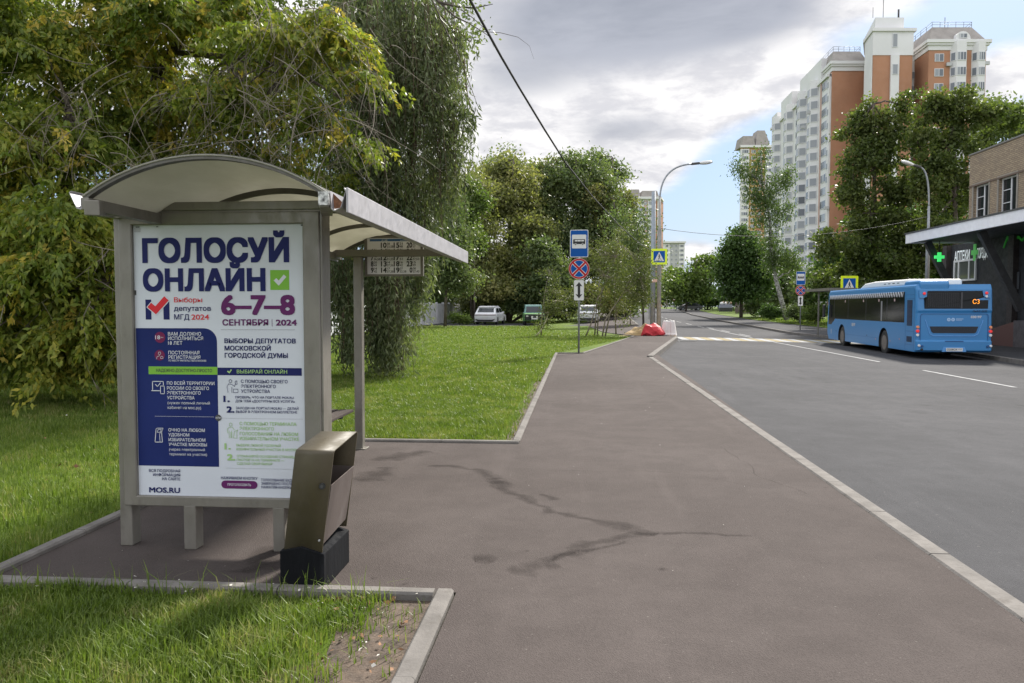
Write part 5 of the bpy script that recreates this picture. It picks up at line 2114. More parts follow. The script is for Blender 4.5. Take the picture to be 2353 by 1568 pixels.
# ------------------------------------------------------------------ pharmacy building
def pharmacy():
    X0 = 20.0
    yN, yB = 41.6, 22.0
    zg = -.2
    R = tag(empty('shop_building', (X0, yN, zg)), 'two storey yellow brick shop with a white edged canopy over a dark pharmacy front', 'building')
    org = Vector((X0, yN, zg))

    def put(name, bm, m_, parent=R, **kw):
        for v in bm.verts:
            v.co -= org
        return finish(name, bm, m_, parent, **kw)
    # brick upper storey with real openings
    mb = bpy.data.materials.new('yellow brick')
    mb.use_nodes = True
    t = mb.node_tree
    w = NT(t)
    tc = w.n('ShaderNodeTexCoord')
    sep = w.n('ShaderNodeSeparateXYZ'); w.link(tc.outputs['Object'], sep.inputs[0])
    cmb = w.n('ShaderNodeCombineXYZ'); w.link(w.m('ADD', sep.outputs[1], sep.outputs[0]), cmb.inputs[0]); w.link(sep.outputs[2], cmb.inputs[1])
    br = w.n('ShaderNodeTexBrick')
    br.inputs['Scale'].default_value = 1.0
    br.inputs['Mortar Size'].default_value = .012
    br.inputs['Brick Width'].default_value = .27
    br.inputs['Row Height'].default_value = .088
    br.inputs['Color1'].default_value = (.37, .285, .185, 1)
    br.inputs['Color2'].default_value = (.27, .20, .135, 1)
    br.inputs['Mortar'].default_value = (.15, .12, .09, 1)
    w.link(cmb.outputs[0], br.inputs['Vector'])
    c = w.mix(w.m('MULTIPLY', w.ramp(w.noise(tc.outputs['Object'], .7, 7, .65), .45, .7), .4), br.outputs[0], (.16, .13, .105))
    w.link(c, t.nodes['Principled BSDF'].inputs['Base Color'])
    t.nodes['Principled BSDF'].inputs['Roughness'].default_value = .9
    ztop = 9.25
    wins = []
    for (ua, ub) in ((2236.5, 2271), (2294, 2335)):
        ya, yb = on_x(ub, 450, X0)[1], on_x(ua, 450, X0)[1]
        wins.append((ya, yb))
    wins.append((wins[1][0] - 3.4, wins[1][0] - 1.5)); wins.append((wins[1][0] - 6.6, wins[1][0] - 4.7))
    zlo, zhi = 5.75, on_x(2250, 424, X0)[2]
    cuts = sorted(sum([[a, b] for a, b in wins], []))
    ysl = [yB] + cuts + [yN]
    bm = bmnew()
    th = .35
    for i in range(len(ysl) - 1):
        a, b = ysl[i], ysl[i + 1]
        op = any(abs(a - w_[0]) < 1e-6 for w_ in wins)
        if op:
            box(bm, X0, X0 + th, a, b, 4.9, zlo); box(bm, X0, X0 + th, a, b, zhi, ztop)
        else:
            box(bm, X0, X0 + th, a, b, 4.9, ztop)
    box(bm, X0 + th, X0 + 16, yN - .35, yN, zg, ztop)
    bmesh.ops.remove_doubles(bm, verts=bm.verts[:], dist=1e-4)
    put('brick_wall', bm, mb)
    bm = bmnew(); box(bm, X0 + th, X0 + 16, yB, yN - .36, ztop - .5, ztop - .3); put('flat_roof', bm, M_dark)
    bm = bmnew(); box(bm, X0 - .06, X0 + .38, yB, yN + .05, ztop + .002, ztop + .07); put('parapet_cap', bm, mat('grey roof sheet', (.18, .17, .16), .6))
    bm = bmnew(); box(bm, X0 - .045, X0 - .002, yB, yN, 7.62, 7.70); put('string_course', bm, mat('brown band', (.14, .10, .075), .9))
    for ya, yb in wins:
        f = tag(bpy.data.objects.new('window', None)); C.objects.link(f); f.parent = R
        bm = bmnew()
        x = X0 + .14
        for (a, b, z0, z1) in ((ya, ya + .08, zlo, zhi), (yb - .08, yb, zlo, zhi), (ya + .08, yb - .08, zlo, zlo + .08), (ya + .08, yb - .08, zhi - .08, zhi), (ya + (yb - ya) * .44, ya + (yb - ya) * .44 + .09, zlo + .08, zhi - .08)):
            box(bm, x, x + .07, a, b, z0, z1)
        ym = ya + (yb - ya) * .44 + .09
        for z in (zlo + (zhi - zlo) * .36, zlo + (zhi - zlo) * .68):
            box(bm, x + .002, x + .06, ym, yb - .08, z, z + .035)
        put('window_frame', bm, mat('white window frame', (.62, .62, .62), .5), f)
        bm = bmnew(); box(bm, x + .03, x + .04, ya + .06, yb - .06, zlo + .06, zhi - .06); put('pane', bm, M_glass, f)
        bm = bmnew(); box(bm, X0 - .03, X0 - .002, ya - .12, ya - .001, zlo - .1, zhi + .12); box(bm, X0 - .03, X0 - .002, yb + .001, yb + .12, zlo - .1, zhi + .12); box(bm, X0 - .03, X0 - .002, ya, yb, zhi + .001, zhi + .12)
        put('surround', bm, mat('concrete surround', (.26, .235, .20), .9, var=.1), f)
    # canopy
    xc = 16.67
    bm = bmnew()
    box(bm, xc, xc + .12, yB, 41.0, 4.76, 5.22); box(bm, xc + .121, X0 - .05, 40.88, 41.0, 4.76, 5.22)
    put('canopy_fascia', bm, mat('white fascia', (.70, .69, .71), .5, var=.05, dirt=.15, dirtcol=(.45, .43, .4)))
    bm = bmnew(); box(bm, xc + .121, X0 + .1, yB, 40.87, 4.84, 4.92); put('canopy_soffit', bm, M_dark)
    bm = bmnew(); box(bm, xc - .05, X0 - .06, yB, 41.05, 5.222, 5.29); put('canopy_sheet', bm, mat('dark roof felt', (.06, .06, .058), .8))
    for yy in (40.6, 35.4, 30.0):
        bm = bmnew(); bar(bm, (xc + .9, yy, 4.80), (19.3, yy, 1.4), .26, .30); put('canopy_strut', bm, M_dark)
    # dark shop front
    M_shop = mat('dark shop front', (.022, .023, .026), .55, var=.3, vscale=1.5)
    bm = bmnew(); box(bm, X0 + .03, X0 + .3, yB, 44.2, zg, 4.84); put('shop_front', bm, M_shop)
    for yy in (43.4, 37.0, 34.8):
        bm = bmnew(); box(bm, X0 - .22, X0 + .025, yy, yy + .45, zg, 4.83); put('pillar', bm, mat('dark brown stone', (.035, .028, .026), .6, var=.3))
    def y_of(u, v): return on_x(u, v, X0 - .01)
    bm = bmnew()
    a = y_of(2192.5, 596); b = y_of(2243.5, 588)
    z0, z1 = y_of(2210, 641)[2], y_of(2192.5, 603)[2]
    ya, yb = b[1], a[1]
    for (p, q_) in ((ya, ya + .12), (yb - .12, yb), (ya + (yb - ya) * .27, ya + (yb - ya) * .27 + .12), (ya + (yb - ya) * .74, ya + (yb - ya) * .74 + .12)):
        box(bm, X0 - .06, X0 + .02, p, q_, z0, z1)
    for z in (z0 - .1, z1):
        box(bm, X0 - .06, X0 + .02, ya, yb, z, z + .1)
    sw = put('shop_window', bm, mat('white window frame', (.62, .62, .62), .5))
    bm = bmnew(); box(bm, X0 - .02, X0 + .015, ya + .1, yb - .1, z0, z1); put('pane', bm, mat('shop glass', (.09, .10, .09), .12), sw)
    # fascia lettering, lit
    M_lit = emis('white lit letters', (.75, .80, .80), .18)
    M_gl = emis('green lit cross', (.06, .70, .16), .55)
    bm = bmnew()
    p = y_of(2194, 599.5); e = y_of(2238, 594)
    zl = p[2]
    wd = p[1] - e[1]
    add_text(bm, "АПТЕКИ", (X0 - .05, p[1], zl), (0, -1, 0), (0, 0, 1), wd * .80, .47, 0, .02)
    e2 = y_of(2277, 585)
    p2 = y_of(2246, 590)
    add_text(bm, "ГОРЗДРАВ", (X0 - .05, p2[1], zl), (0, -1, 0), (0, 0, 1), p2[1] - e2[1], .47, 0, .02)
    put('sign_lettering', bm, M_lit, norm=False)
    bm = bmnew()
    yc = (e[1] + p2[1]) / 2 + .08
    box(bm, X0 - .06, X0 - .03, yc - .32, yc + .32, zl + .20, zl + .44); box(bm, X0 - .061, X0 - .031, yc - .12, yc + .12, zl - .1, zl + .74)
    put('sign_cross', bm, emis('dim green cross', (.10, .45, .10), .15))
    bm = bmnew()
    c = y_of(2352, 575)
    pts = [(0, 0), (.35, .55), (.5, .1), (.75, .5), (.95, .15), (1.2, .42), (1.5, .2), (1.9, .5)]
    for a_, b_ in zip(pts, pts[1:]):
        bar(bm, (X0 - .05, c[1] + 1.6 - a_[0], zl + .35 + a_[1]), (X0 - .05, c[1] + 1.6 - b_[0], zl + .35 + b_[1]), .05, .07)
    put('neon_script', bm, emis('green neon', (.03, .30, .03), .06))
    bm = bmnew()
    d1, d2 = y_of(2325, 620), y_of(2340, 690)
    box(bm, X0 - .03, X0 + .0, d2[1], d1[1], y_of(2330, 664)[2], y_of(2330, 625)[2]); put('window_notice', bm, mat('grey notice', (.07, .075, .08), .6))
    # plinth and ramp
    bm = bmnew(); box(bm, X0 - 1.2, X0 + .0, yB, 35.0, zg, .95); put('plinth', bm, mat('grey plinth', (.09, .08, .082), .8, var=.2))
    bm = bmnew(); prism(bm, [(X0 - 1.19, 35.0, zg), (X0 - 1.19, 35.0, .90), (X0 - 1.19, 40.5, zg)], (1.1, 0, 0)); put('ramp', bm, mat('red brown ramp', (.12, .06, .05), .8))
    # projecting cross sign
    cx_, cy_, cz_ = on_y(2157.5, 590, 40.3)
    bm = bmnew()
    s = .23
    box(bm, -s, s, -.05, .05, -s / 3, s / 3); box(bm, -s / 3, s / 3, -.051, .051, s / 3 + .0005, s); box(bm, -s / 3, s / 3, -.051, .051, -s, -s / 3 - .0005)
    o = tag(finish('cross_sign', bm, M_gl), 'glowing green pharmacy cross hanging under the canopy left of the lettering', 'sign')
    o.location = (cx_, cy_, cz_)
    bm = bmnew(); bar(bm, (0, 0, s + .002), (0, 0, 4.84 - cz_), .03, .03); finish('hanger', bm, M_black, o)
    # shelter of the opposite stop, mostly behind the bus
    p0, p1 = at(1866, 668, 46), at(1915, 664, 42.5)
    zr = right_z(p0[0], p0[1])
    Rs = tag(empty('far_bus_shelter', (p0[0], p0[1], zr)), 'flat grey bus shelter roof sticking out past the front of the blue bus', 'bus shelter')
    d = Vector((p1[0] - p0[0], p1[1] - p0[1], 0)).normalized()
    n_ = Vector((d.y, -d.x, 0))
    bm = bmnew(); bar(bm, d * .9 + Vector((0, 0, p0[2] - zr)), d * 4.9 + Vector((0, 0, p0[2] - zr)), 1.5, .14); finish('roof_slab', bm, M_steel, Rs)
    for k in (2.6, 4.6):
        bm = bmnew(); bar(bm, d * k + n_ * .5, d * k + n_ * .5 + Vector((0, 0, p0[2] - zr - .071)), .07, .07); finish('post', bm, M_steel, Rs)


pharmacy()


# ------------------------------------------------------------------ apartment towers
M_or = mat('orange brick cladding', (.36, .180, .105), .85, var=.08, vscale=.25)
M_ora = mat('ochre cladding', (.44, .28, .12), .85, var=.08, vscale=.25)
M_wl = mat('white facade panel', (.63, .62, .615), .8, var=.05, vscale=.2)
M_cor = mat('white cornice', (.62, .61, .60), .7)
M_roofm = mat('grey brown mansard', (.26, .235, .21), .7, var=.12, vscale=.6)
M_gp = mat('grey facade panel', (.42, .42, .42), .85, var=.05, vscale=.2)
M_pk = mat('pinkish panel', (.52, .36, .30), .85)
M_wf = mat('white pvc frame', (.56, .56, .57), .5)
M_wg = mat('reflective window glass', (.15, .165, .185), .15)
_w = NT(M_wg.node_tree)
_g = _w.n('ShaderNodeNewGeometry')
_cr = _w.n('ShaderNodeValToRGB')
_cr.color_ramp.elements[0].color = (.055, .062, .072, 1)
_cr.color_ramp.elements[1].color = (.34, .35, .36, 1)
_e = _cr.color_ramp.elements.new(.6); _e.color = (.15, .165, .19, 1)
_w.link(_g.outputs['Random Per Island'], _cr.inputs[0])
_w.link(_cr.outputs[0], M_wg.node_tree.nodes['Principled BSDF'].inputs['Base Color'])


def PF(X, F, z):
    x, y = W(X, F)
    return Vector((x, y, z))


def tprism(bm, plan, z0, z1, mi=0):
    a = [bm.verts.new(PF(X, F, z0)) for X, F in plan]
    b = [bm.verts.new(PF(X, F, z1)) for X, F in plan]
    n = len(plan)
    f = bm.faces.new(a[::-1]); f.material_index = mi
    f = bm.faces.new(b); f.material_index = mi
    for i in range(n):
        f = bm.faces.new((a[i], a[(i + 1) % n], b[(i + 1) % n], b[i]))
        f.material_index = mi


def mansard(bm, plan, z0, z1, k):
    cx_ = sum(p[0] for p in plan) / len(plan); cf = sum(p[1] for p in plan) / len(plan)
    a = [bm.verts.new(PF(X, F, z0)) for X, F in plan]
    b = [bm.verts.new(PF(cx_ + (X - cx_) * k, cf + (F - cf) * k, z1)) for X, F in plan]
    n = len(plan)
    bm.faces.new(a[::-1]); bm.faces.new(b)
    for i in range(n):
        bm.faces.new((a[i], a[(i + 1) % n], b[(i + 1) % n], b[i]))


def pane_set(bm, p, q, z, w, h, nl, out=.06):
    """window on the wall from plan p to q (both (X,F)), centred on the segment"""
    P, Q = PF(*p, 0), PF(*q, 0)
    d = (Q - P).normalized()
    nrm = Vector((d.y, -d.x, 0))
    if nrm.dot(-P) < 0:
        nrm = -nrm
    c = (P + Q) / 2 + nrm * out
    c.z = z
    up = Vector((0, 0, 1))
    def quad(a0, a1, b0, b1, o, mi):
        vs = [bm.verts.new(c + d * a + up * b + nrm * o) for a, b in ((a0, b0), (a1, b0), (a1, b1), (a0, b1))]
        f = bm.faces.new(vs); f.material_index = mi
    bar(bm, c - d * (w / 2), c + d * (w / 2), .12, h, 0, up=(0, 0, 1))
    pw = (w - .10 * (nl + 1)) / nl
    for i in range(nl):
        a = -w / 2 + .10 + i * (pw + .10)
        quad(a, a + pw, -h / 2 + .10, h / 2 - .10, .064, 1)


def windows_to(R, lst):
    """lst of functions f(bm); nearest 100 as parts, the rest as one part"""
    for f in lst[:100]:
        bm = bmnew(); f(bm); finish('window', bm, [M_wf, M_wg], R, norm=False)
    if len(lst) > 100:
        bm = bmnew()
        for f in lst[100:]:
            f(bm)
        tag(finish('remaining_windows', bm, [M_wf, M_wg], R, norm=False), kind='stuff')


def seg(p, q, a, b):
    """sub-segment of plan line p-q between metres a and b"""
    L = math.hypot(q[0] - p[0], q[1] - p[1])
    return ((p[0] + (q[0] - p[0]) * a / L, p[1] + (q[1] - p[1]) * a / L), (p[0] + (q[0] - p[0]) * b / L, p[1] + (q[1] - p[1]) * b / L))


def tower_main():
    R = tag(empty('apartment_tower', (0, 0, 0)), 'long stepped apartment block with orange brick walls and a white bay windowed side', 'apartment block')
    Z = 52.6
    # right wing
    w1 = [(80.0, 150), (91.0, 150), (93.5, 168), (81.6, 168)]
    bm = bmnew(); tprism(bm, w1, -2, Z - 1.9); put = finish('orange_wall', bm, M_or, R)
    a4 = [(66.9, 163), (74.2, 163), (77, 185), (69, 185)]
    bm = bmnew(); tprism(bm, a4, -2, Z - 1.9); finish('orange_wall', bm, M_or, R)
    st = [(70.2, 152), (77.9, 152), (79.6, 166), (75.0, 166), (71.5, 158.2)]
    bm = bmnew(); tprism(bm, st, -2, 50.4); finish('orange_wall', bm, M_or, R)
    bm = bmnew()
    tprism(bm, [(70.1, 151.9), (78.0, 151.9), (79.7, 166.1), (75.0, 166.1), (71.4, 158.2)], 50.4, 55.2)
    tprism(bm, [(70.02, 152.1), (70.19, 152.1), (71.48, 158.1), (71.3, 158.1)], -2, 50.39)
    tprism(bm, [(71.0, 153), (76.6, 153), (78, 164), (74.0, 164)], 55.2, 58.0)
    tprism(bm, [(73.55, 151.6), (75.2, 151.6), (75.3, 152.2), (73.6, 152.2)], -2, 50.39)
    tprism(bm, [(79.3, 156.3), (81.4, 156.3), (82, 170), (79.9, 170)], -2, Z - .5)
    finish('white_core_wall', bm, M_wl, R)
    # white side facade with bays
    p0, p1 = (66.5, 163.4), (71.1, 213)
    bm = bmnew(); tprism(bm, [p0, (74, 163.4), (84, 213), p1], -2, 50.2); finish('white_wall', bm, M_wl, R)
    bm = bmnew()
    for (a, b, zt) in ((5.0, 21.5, 55.0), (28.5, 39, 54.5), (43.0, 49, 53.0)):
        s, e = seg(p0, p1, a, b)
        tprism(bm, [(s[0] - .25, s[1]), (s[0] + 7, s[1]), (e[0] + 7, e[1]), (e[0] - .25, e[1])], 50.21, zt)
    finish('upper_storey', bm, M_wl, R)
    wl = []
    bays = []
    rows = [48.6 - 2.8 * k for k in range(16)]
    for (t, bw) in ((9.3, 4.2), (17.8, 3.6), (29.5, 4.2), (41.5, 3.6)):
        s, e = seg(p0, p1, t - bw / 2, t + bw / 2)
        m1, m2 = seg(p0, p1, t - bw / 4.5, t + bw / 4.5)
        ob = 1.6
        q1, q2 = (m1[0] - ob, m1[1]), (m2[0] - ob, m2[1])
        bays.append((s, q1, q2, e))
        for z in rows:
            def f(bm, s=s, q1=q1, q2=q2, z=z):
                pane_set(bm, s, q1, z, 1.6, 1.75, 1); pane_set(bm, q1, q2, z, 1.7, 1.75, 2)
            wl.append((math.hypot(*s), z, f))
    for (t, ww, nl) in ((3.0, 3.6, 3), (13.6, 2.2, 2), (24.0, 2.4, 2), (35.5, 2.4, 2), (46.5, 2.4, 2)):
        s, e = seg(p0, p1, t - ww / 2, t + ww / 2)
        for z in rows:
            wl.append((math.hypot(*s), z, lambda bm, s=s, e=e, z=z, ww=ww, nl=nl: pane_set(bm, s, e, z, ww, 1.7, nl)))
    for b in bays:
        bm = bmnew()
        tprism(bm, [b[0], b[1], b[2], b[3], (b[3][0] + .3, b[3][1]), (b[0][0] + .3, b[0][1])], -2, 51.2)
        finish('bay', bm, M_wl, R)
    # floor lines and drain pipes on the white side
    bm = bmnew()
    for t in (5.2, 21.7, 33.0):
        s, e = seg(p0, p1, t, t + .25)
        tprism(bm, [(s[0] - .28, s[1]), s, e, (e[0] - .28, e[1])], -2, 50)
    finish('drain_pipe', bm, M_pk, R)
    # right wing glazed bays
    for (xa, xb) in ((84.1, 87.3), (88.2, 90.9)):
        bm = bmnew()
        tprism(bm, [(xa, 150), (xa + .7, 148.9), (xb - .7, 148.9), (xb, 150)], -2, Z - .4)
        finish('bay', bm, M_cor, R)
        for k, z in enumerate([49.3 - 2.82 * i for i in range(8)]):
            wl.append((130 + k, z, lambda bm, xa=xa, xb=xb, z=z: (pane_set(bm, (xa + .7, 148.9), (xb - .7, 148.9), z, xb - xa - 1.45, 1.6, 3), pane_set(bm, (xa, 150), (xa + .7, 148.9), z, .95, 1.6, 1))))
    for k in range(8):
        z = 49.3 - 2.82 * k
        wl.append((131 + k, z, lambda bm, z=z: pane_set(bm, (81.1, 150), (82.9, 150), z, 1.75, 1.5, 2)))
        wl.append((132 + k, z - 1.4, lambda bm, z=z: pane_set(bm, (79.7, 156.3), (80.9, 156.3), z - 1.5, 1.1, 1.5, 1)))
        wl.append((133 + k, z, lambda bm, z=z: pane_set(bm, (66.75, 163.1), (66.58, 164.9), z - 1.2, 1.3, 1.4, 1)))
    wl.append((134, 47, lambda bm: pane_set(bm, (73.75, 151.6), (75.0, 151.6), 47.6, 1.1, 2.0, 1)))
    wl.append((134, 52.8, lambda bm: pane_set(bm, (73.75, 151.9), (75.0, 151.9), 53.2, 1.0, 2.6, 1)))
    wl.sort(key=lambda r: (r[0] > 165, -r[1], r[0]))
    windows_to(R, [r[2] for r in wl])
    # cornices
    bm = bmnew()
    for plan, z0 in ((w1, Z - 1.9), (a4, Z - 1.9)):
        for o, za, zb in ((.15, 0, .9), (.45, .9, 1.3), (.7, 1.3, 1.9)):
            c = (sum(p[0] for p in plan) / 4, sum(p[1] for p in plan) / 4)
            pl = [(X + o * (1 if X > c[0] else -1), F + o * (1 if F > c[1] else -1)) for X, F in plan]
            tprism(bm, pl, z0 + za, z0 + zb)
    tprism(bm, [(69.8, 151.5), (78.4, 151.5), (80, 166.4), (75, 166.4), (71.1, 158.4)], 54.9, 55.5)
    s, e = p0, p1
    tprism(bm, [(s[0] - .5, s[1]), (s[0] + 1, s[1]), (e[0] + 1, e[1]), (e[0] - .5, e[1])], 49.7, 50.3)
    finish('cornice', bm, M_cor, R)
    bm = bmnew()
    mansard(bm, w1, Z, Z + 3.4, .70)
    finish('mansard_roof', bm, M_roofm, R)
    bm = bmnew(); mansard(bm, a4, Z, Z + 2.9, .78); finish('mansard_roof', bm, M_roofm, R)
    bm = bmnew(); mansard(bm, [(66.9, 163.5), (72, 163.5), (72.5, 168), (67.2, 168)], 50.3, 53.5, .6); mansard(bm, [(68.8, 186), (76, 186), (76.6, 193), (69.4, 193)], 50.3, 53.4, .6); finish('mansard_roof', bm, M_roofm, R)
    # dormer, railings, masts
    bm = bmnew()
    pts = []
    for k in range(11):
        a = PI * k / 10
        pts.append((1.45 * math.cos(a), 1.6 * math.sin(a)))
    P = PF(86.3, 149.6, Z)
    rt = Vector((COSY, SINY, 0)); fw = Vector((-SINY, COSY, 0))
    prism(bm, [P + rt * a + Vector((0, 0, b)) for a, b in pts], fw * 3)
    dm = finish('dormer', bm, M_cor, R)
    bm = bmnew(); pane_set(bm, (85.6, 149.55), (87.0, 149.55), Z + .7, 1.4, .9, 2); finish('dormer_window', bm, [M_wf, M_wg], dm, norm=False)
    bm = bmnew()
    for plan, z, k in ((w1, Z + 3.4, .70), (a4, Z + 2.9, .78)):
        c = (sum(p[0] for p in plan) / 4, sum(p[1] for p in plan) / 4)
        pl = [PF(c[0] + (X - c[0]) * k, c[1] + (F - c[1]) * k, z) for X, F in plan]
        for i in range(4):
            a, b = pl[i], pl[(i + 1) % 4]
            for h in (.5, 1.0):
                tube(bm, [a + Vector((0, 0, h)), b + Vector((0, 0, h))], .04, 4)
            for j in range(6):
                q = a.lerp(b, j / 5); tube(bm, [q, q + Vector((0, 0, 1.0))], .04, 4)
    tube(bm, [PF(72.6, 153.2, 58), PF(72.6, 153.2, 61.5)], .06, 5); tube(bm, [PF(75.6, 153.2, 58), PF(75.6, 153.2, 59.6)], .18, 8); tube(bm, [PF(70.6, 153.2, 58), PF(70.6, 153.2, 60)], .05, 5)
    tube(bm, [PF(84.6, 153, Z + 3.4), PF(84.6, 153, Z + 5.4)], .06, 5)
    finish('roof_railing', bm, M_dark, R)
    # air conditioners
    rng = random.Random(2)
    for (X, F, z) in ((83.7, 149.7, 47.6), (83.7, 149.7, 39), (90.9, 149.6, 47.8), (65.4, 175, 41.5), (65.5, 172, 44), (66.2, 163.2, 22)):
        bm = bmnew(); P = PF(X, F, z); box(bm, P.x - .45, P.x + .45, P.y - .35, P.y + .1, P.z, P.z + .65); finish('air_conditioner', bm, M_gp, R)


tower_main()


def simple_tower(label, face, F, zt, cols, rows, mats_cols, depth=16, side=None, group=None, roof=None, wsize=(1.7, 1.5), z0=None, dz=2.8):
    """face: (Xa, Xb) across the view at distance F; cols: window centres and widths; mats_cols: vertical bands (Xa, Xb, material, proud)"""
    R = tag(empty('apartment_tower', (0, 0, 0)), label, 'apartment block', group)
    Xa, Xb = face
    k = (F + depth) / F
    bm = bmnew(); tprism(bm, [(Xa, F), (Xb, F), (Xb + (side or 0), F + depth), (Xa * k + .3, F + depth)], -3, zt); finish('wall', bm, M_wl if mats_cols is None else mats_cols[0], R)
    for (a, b, m_, pr) in (mats_cols[1] if mats_cols else []):
        bm = bmnew(); tprism(bm, [(a, F - pr), (b, F - pr), (b, F + .1), (a, F + .1)], -3, zt - .6); finish('facade_band', bm, m_, R)
    if side:
        bm = bmnew(); tprism(bm, [(Xb + .02, F), (Xb + .12, F), (Xb + side + .12, F + depth), (Xb + side + .02, F + depth)], -3, zt - .5); finish('side_wall', bm, M_or, R)
    bm = bmnew(); tprism(bm, [(Xa - .5, F - 1.5), (Xb + .5, F - 1.5), (Xb + .5 + (side or 0), F + depth + .5), (Xa * k, F + depth + .5)], zt, zt + 1.0); finish('cornice', bm, M_cor, R)
    for (a, b, h, kk) in (roof or []):
        bm = bmnew(); mansard(bm, [(a, F), (b, F), (b, F + 12), (a, F + 12)], zt + 1.0, zt + 1.0 + h, kk); finish('mansard_roof', bm, M_roofm, R)
    wl = []
    zs = z0 or zt - 1.8
    for r_ in range(rows):
        for (X, w_, nl, pr) in cols:
            z = zs - dz * r_
            wl.append(lambda bm, X=X, w_=w_, nl=nl, z=z, pr=pr: pane_set(bm, (X - .5, F - pr), (X + .5, F - pr), z, w_, wsize[1], nl, .08))
    windows_to(R, wl)
    return R


simple_tower('distant ochre and white apartment tower left of the white bay windowed block', (103.8, 117.6), 353, 73.6,
             [(105.7, 3.0, 3, .8), (109.6, 2.0, 2, .3), (112.6, 2.0, 2, .3), (116.3, 2.4, 2, 1.0)], 22,
             (M_ora, [(103.8, 107.6, M_cor, .8), (111.2, 114.2, M_or, .3), (107.6, 111.2, M_ora, .3), (115.0, 117.6, M_cor, 1.0)]), roof=[(104.6, 110.5, 4.6, .8), (110.6, 117.4, 7.5, .5)])
simple_tower('faraway white and orange apartment tower behind the curved street lamp', (52.5, 66.8), 350, 50.0,
             [(55.5, 1.8, 2, .4), (58.2, 2.2, 2, .4), (60.3, 1.2, 1, .1), (62.6, 1.8, 2, .4)], 15,
             (M_wl, [(56.6, 59.6, M_cor, .4), (53.2, 54.6, M_or, .3), (59.7, 61.2, M_pk, .1), (64.4, 65.6, M_or, .3), (61.4, 64.0, M_cor, .4)]), side=3.2, depth=9, roof=[(53.4, 58.0, 3.6, .8), (58.2, 66.5, 3.0, .8)])
simple_tower('lower plain white panel apartment block right of the faraway orange tower', (93.5, 107.2), 480, 41.0,
             [(96.2, 1.6, 2, .1), (99.2, 1.4, 1, .1), (102, 1.4, 1, .1), (105.2, 2.6, 3, .4)], 9,
             (M_gp, [(93.6, 98.0, M_cor, .1), (103.6, 106.9, M_cor, .4)]), depth=14)


# ------------------------------------------------------------------ trees
LM_maple = leafmat('maple leaves green', [(0.060, 0.090, 0.015), (0.109, 0.156, 0.024), (0.170, 0.210, 0.032), (0.250, 0.260, 0.044), (0.399, 0.340, 0.051)], .42, nscale=.55)
LM_yellow = leafmat('yellowing leaves', [(.38, .30, .05), (.50, .40, .08), (.42, .30, .07)], .5, nscale=1.5)
LM_will = leafmat('willow leaves', [(0.052, 0.072, 0.033), (0.089, 0.116, 0.052), (0.142, 0.164, 0.082), (0.185, 0.201, 0.105)], .38, nscale=.5)
LM_olive = leafmat('olive tree leaves', [(0.075, 0.089, 0.033), (0.139, 0.153, 0.055), (0.215, 0.215, 0.076), (0.299, 0.267, 0.102)], .4, nscale=.16)
LM_ash = leafmat('ash green leaves', [(0.041, 0.064, 0.018), (0.074, 0.103, 0.029), (0.106, 0.133, 0.039), (0.152, 0.166, 0.052)], .48, nscale=.22)
LM_mid = leafmat('mid green leaves', [(0.049, 0.074, 0.032), (0.091, 0.128, 0.051), (0.141, 0.176, 0.068), (0.197, 0.218, 0.087)], .4, nscale=.16)
LM_deep = leafmat('deep green leaves', [(0.032, 0.065, 0.019), (0.061, 0.107, 0.028), (0.103, 0.163, 0.042)], .35, nscale=.25)
LM_bright = leafmat('bright green leaves', [(0.055, 0.089, 0.022), (0.099, 0.146, 0.035), (0.154, 0.193, 0.047)], .45, nscale=.4)
LM_birch = leafmat('birch leaves', [(0.049, 0.081, 0.026), (0.083, 0.125, 0.040), (0.125, 0.167, 0.056)], .42, nscale=.4)
LM_sap = leafmat('sapling leaves', [(.05, .066, .02), (.08, .10, .03), (.115, .13, .042), (.16, .165, .06)], .42, nscale=.5)
M_birchbark = mat('birch bark', (.60, .58, .55), .8, col2=(.04, .035, .03), vscale=5, stretch=(.8, .8, 2.6), bump=.3)


def tree(name, label, base, trunk_pts, rad, blobs, nclump, per, seed, lm, size=(.12, .07), spread=.35, droop=.4, shell=.35, bark=None, group=None, cat='tree', branches=30, flat_=.6, trunk_name='trunk'):
    """blobs in world coordinates"""
    rng = np.random.default_rng(seed)
    R = tag(empty(name, base), label, cat, group)
    org = np.array(base)
    q, cc = leafy(blobs, nclump, per, rng, size, spread, droop, flat_, shell)
    mesh_from_quads('crown', q - org, lm, R)
    bm = bmnew()
    tp = [np.array(p, float) for p in trunk_pts]
    tube(bm, [tuple(p - org) for p in tp], [rad * (1 - .75 * i / (len(tp) - 1)) for i in range(len(tp))], 9)
    for b in blobs:
        c = np.array(b[:3])
        k = min(range(len(tp)), key=lambda i: abs(tp[i][2] - (c[2] - .35 * np.linalg.norm(tp[i][:2] - c[:2]))))
        st = tp[k]
        pts = limb_path(st - org, c - org, rng, 6, .05)
        r0 = rad * .42 * (1 - .6 * k / len(tp))
        tube(bm, pts, [r0 * (1 - .8 * i / 6) + .008 for i in range(7)], 6)
    sel = cc[rng.choice(len(cc), size=min(branches, len(cc)), replace=False)]
    B = np.array([b[:3] for b in blobs])
    for c in sel:
        b = B[np.argmin(((B - c) ** 2).sum(1))]
        pts = limb_path(b - org, c - org, rng, 4, .03, .2)
        tube(bm, pts, [rad * .13 * (1 - .7 * i / 4) + .004 for i in range(5)], 5)
    finish(trunk_name, bm, bark or M_bark, R, norm=False)
    return R


def B_(u, v, F, ru, rv=None, rd=None, w=None):
    """ellipsoid lobe: centre in survey direction, radii in survey pixels"""
    rv = rv or ru
    x, y, z = at(u, v, F)
    k = F / 1767.0
    out = [x, y, z, ru * k, (rd or ru * k * .9), rv * k]
    if w:
        out.append(w)
    return out


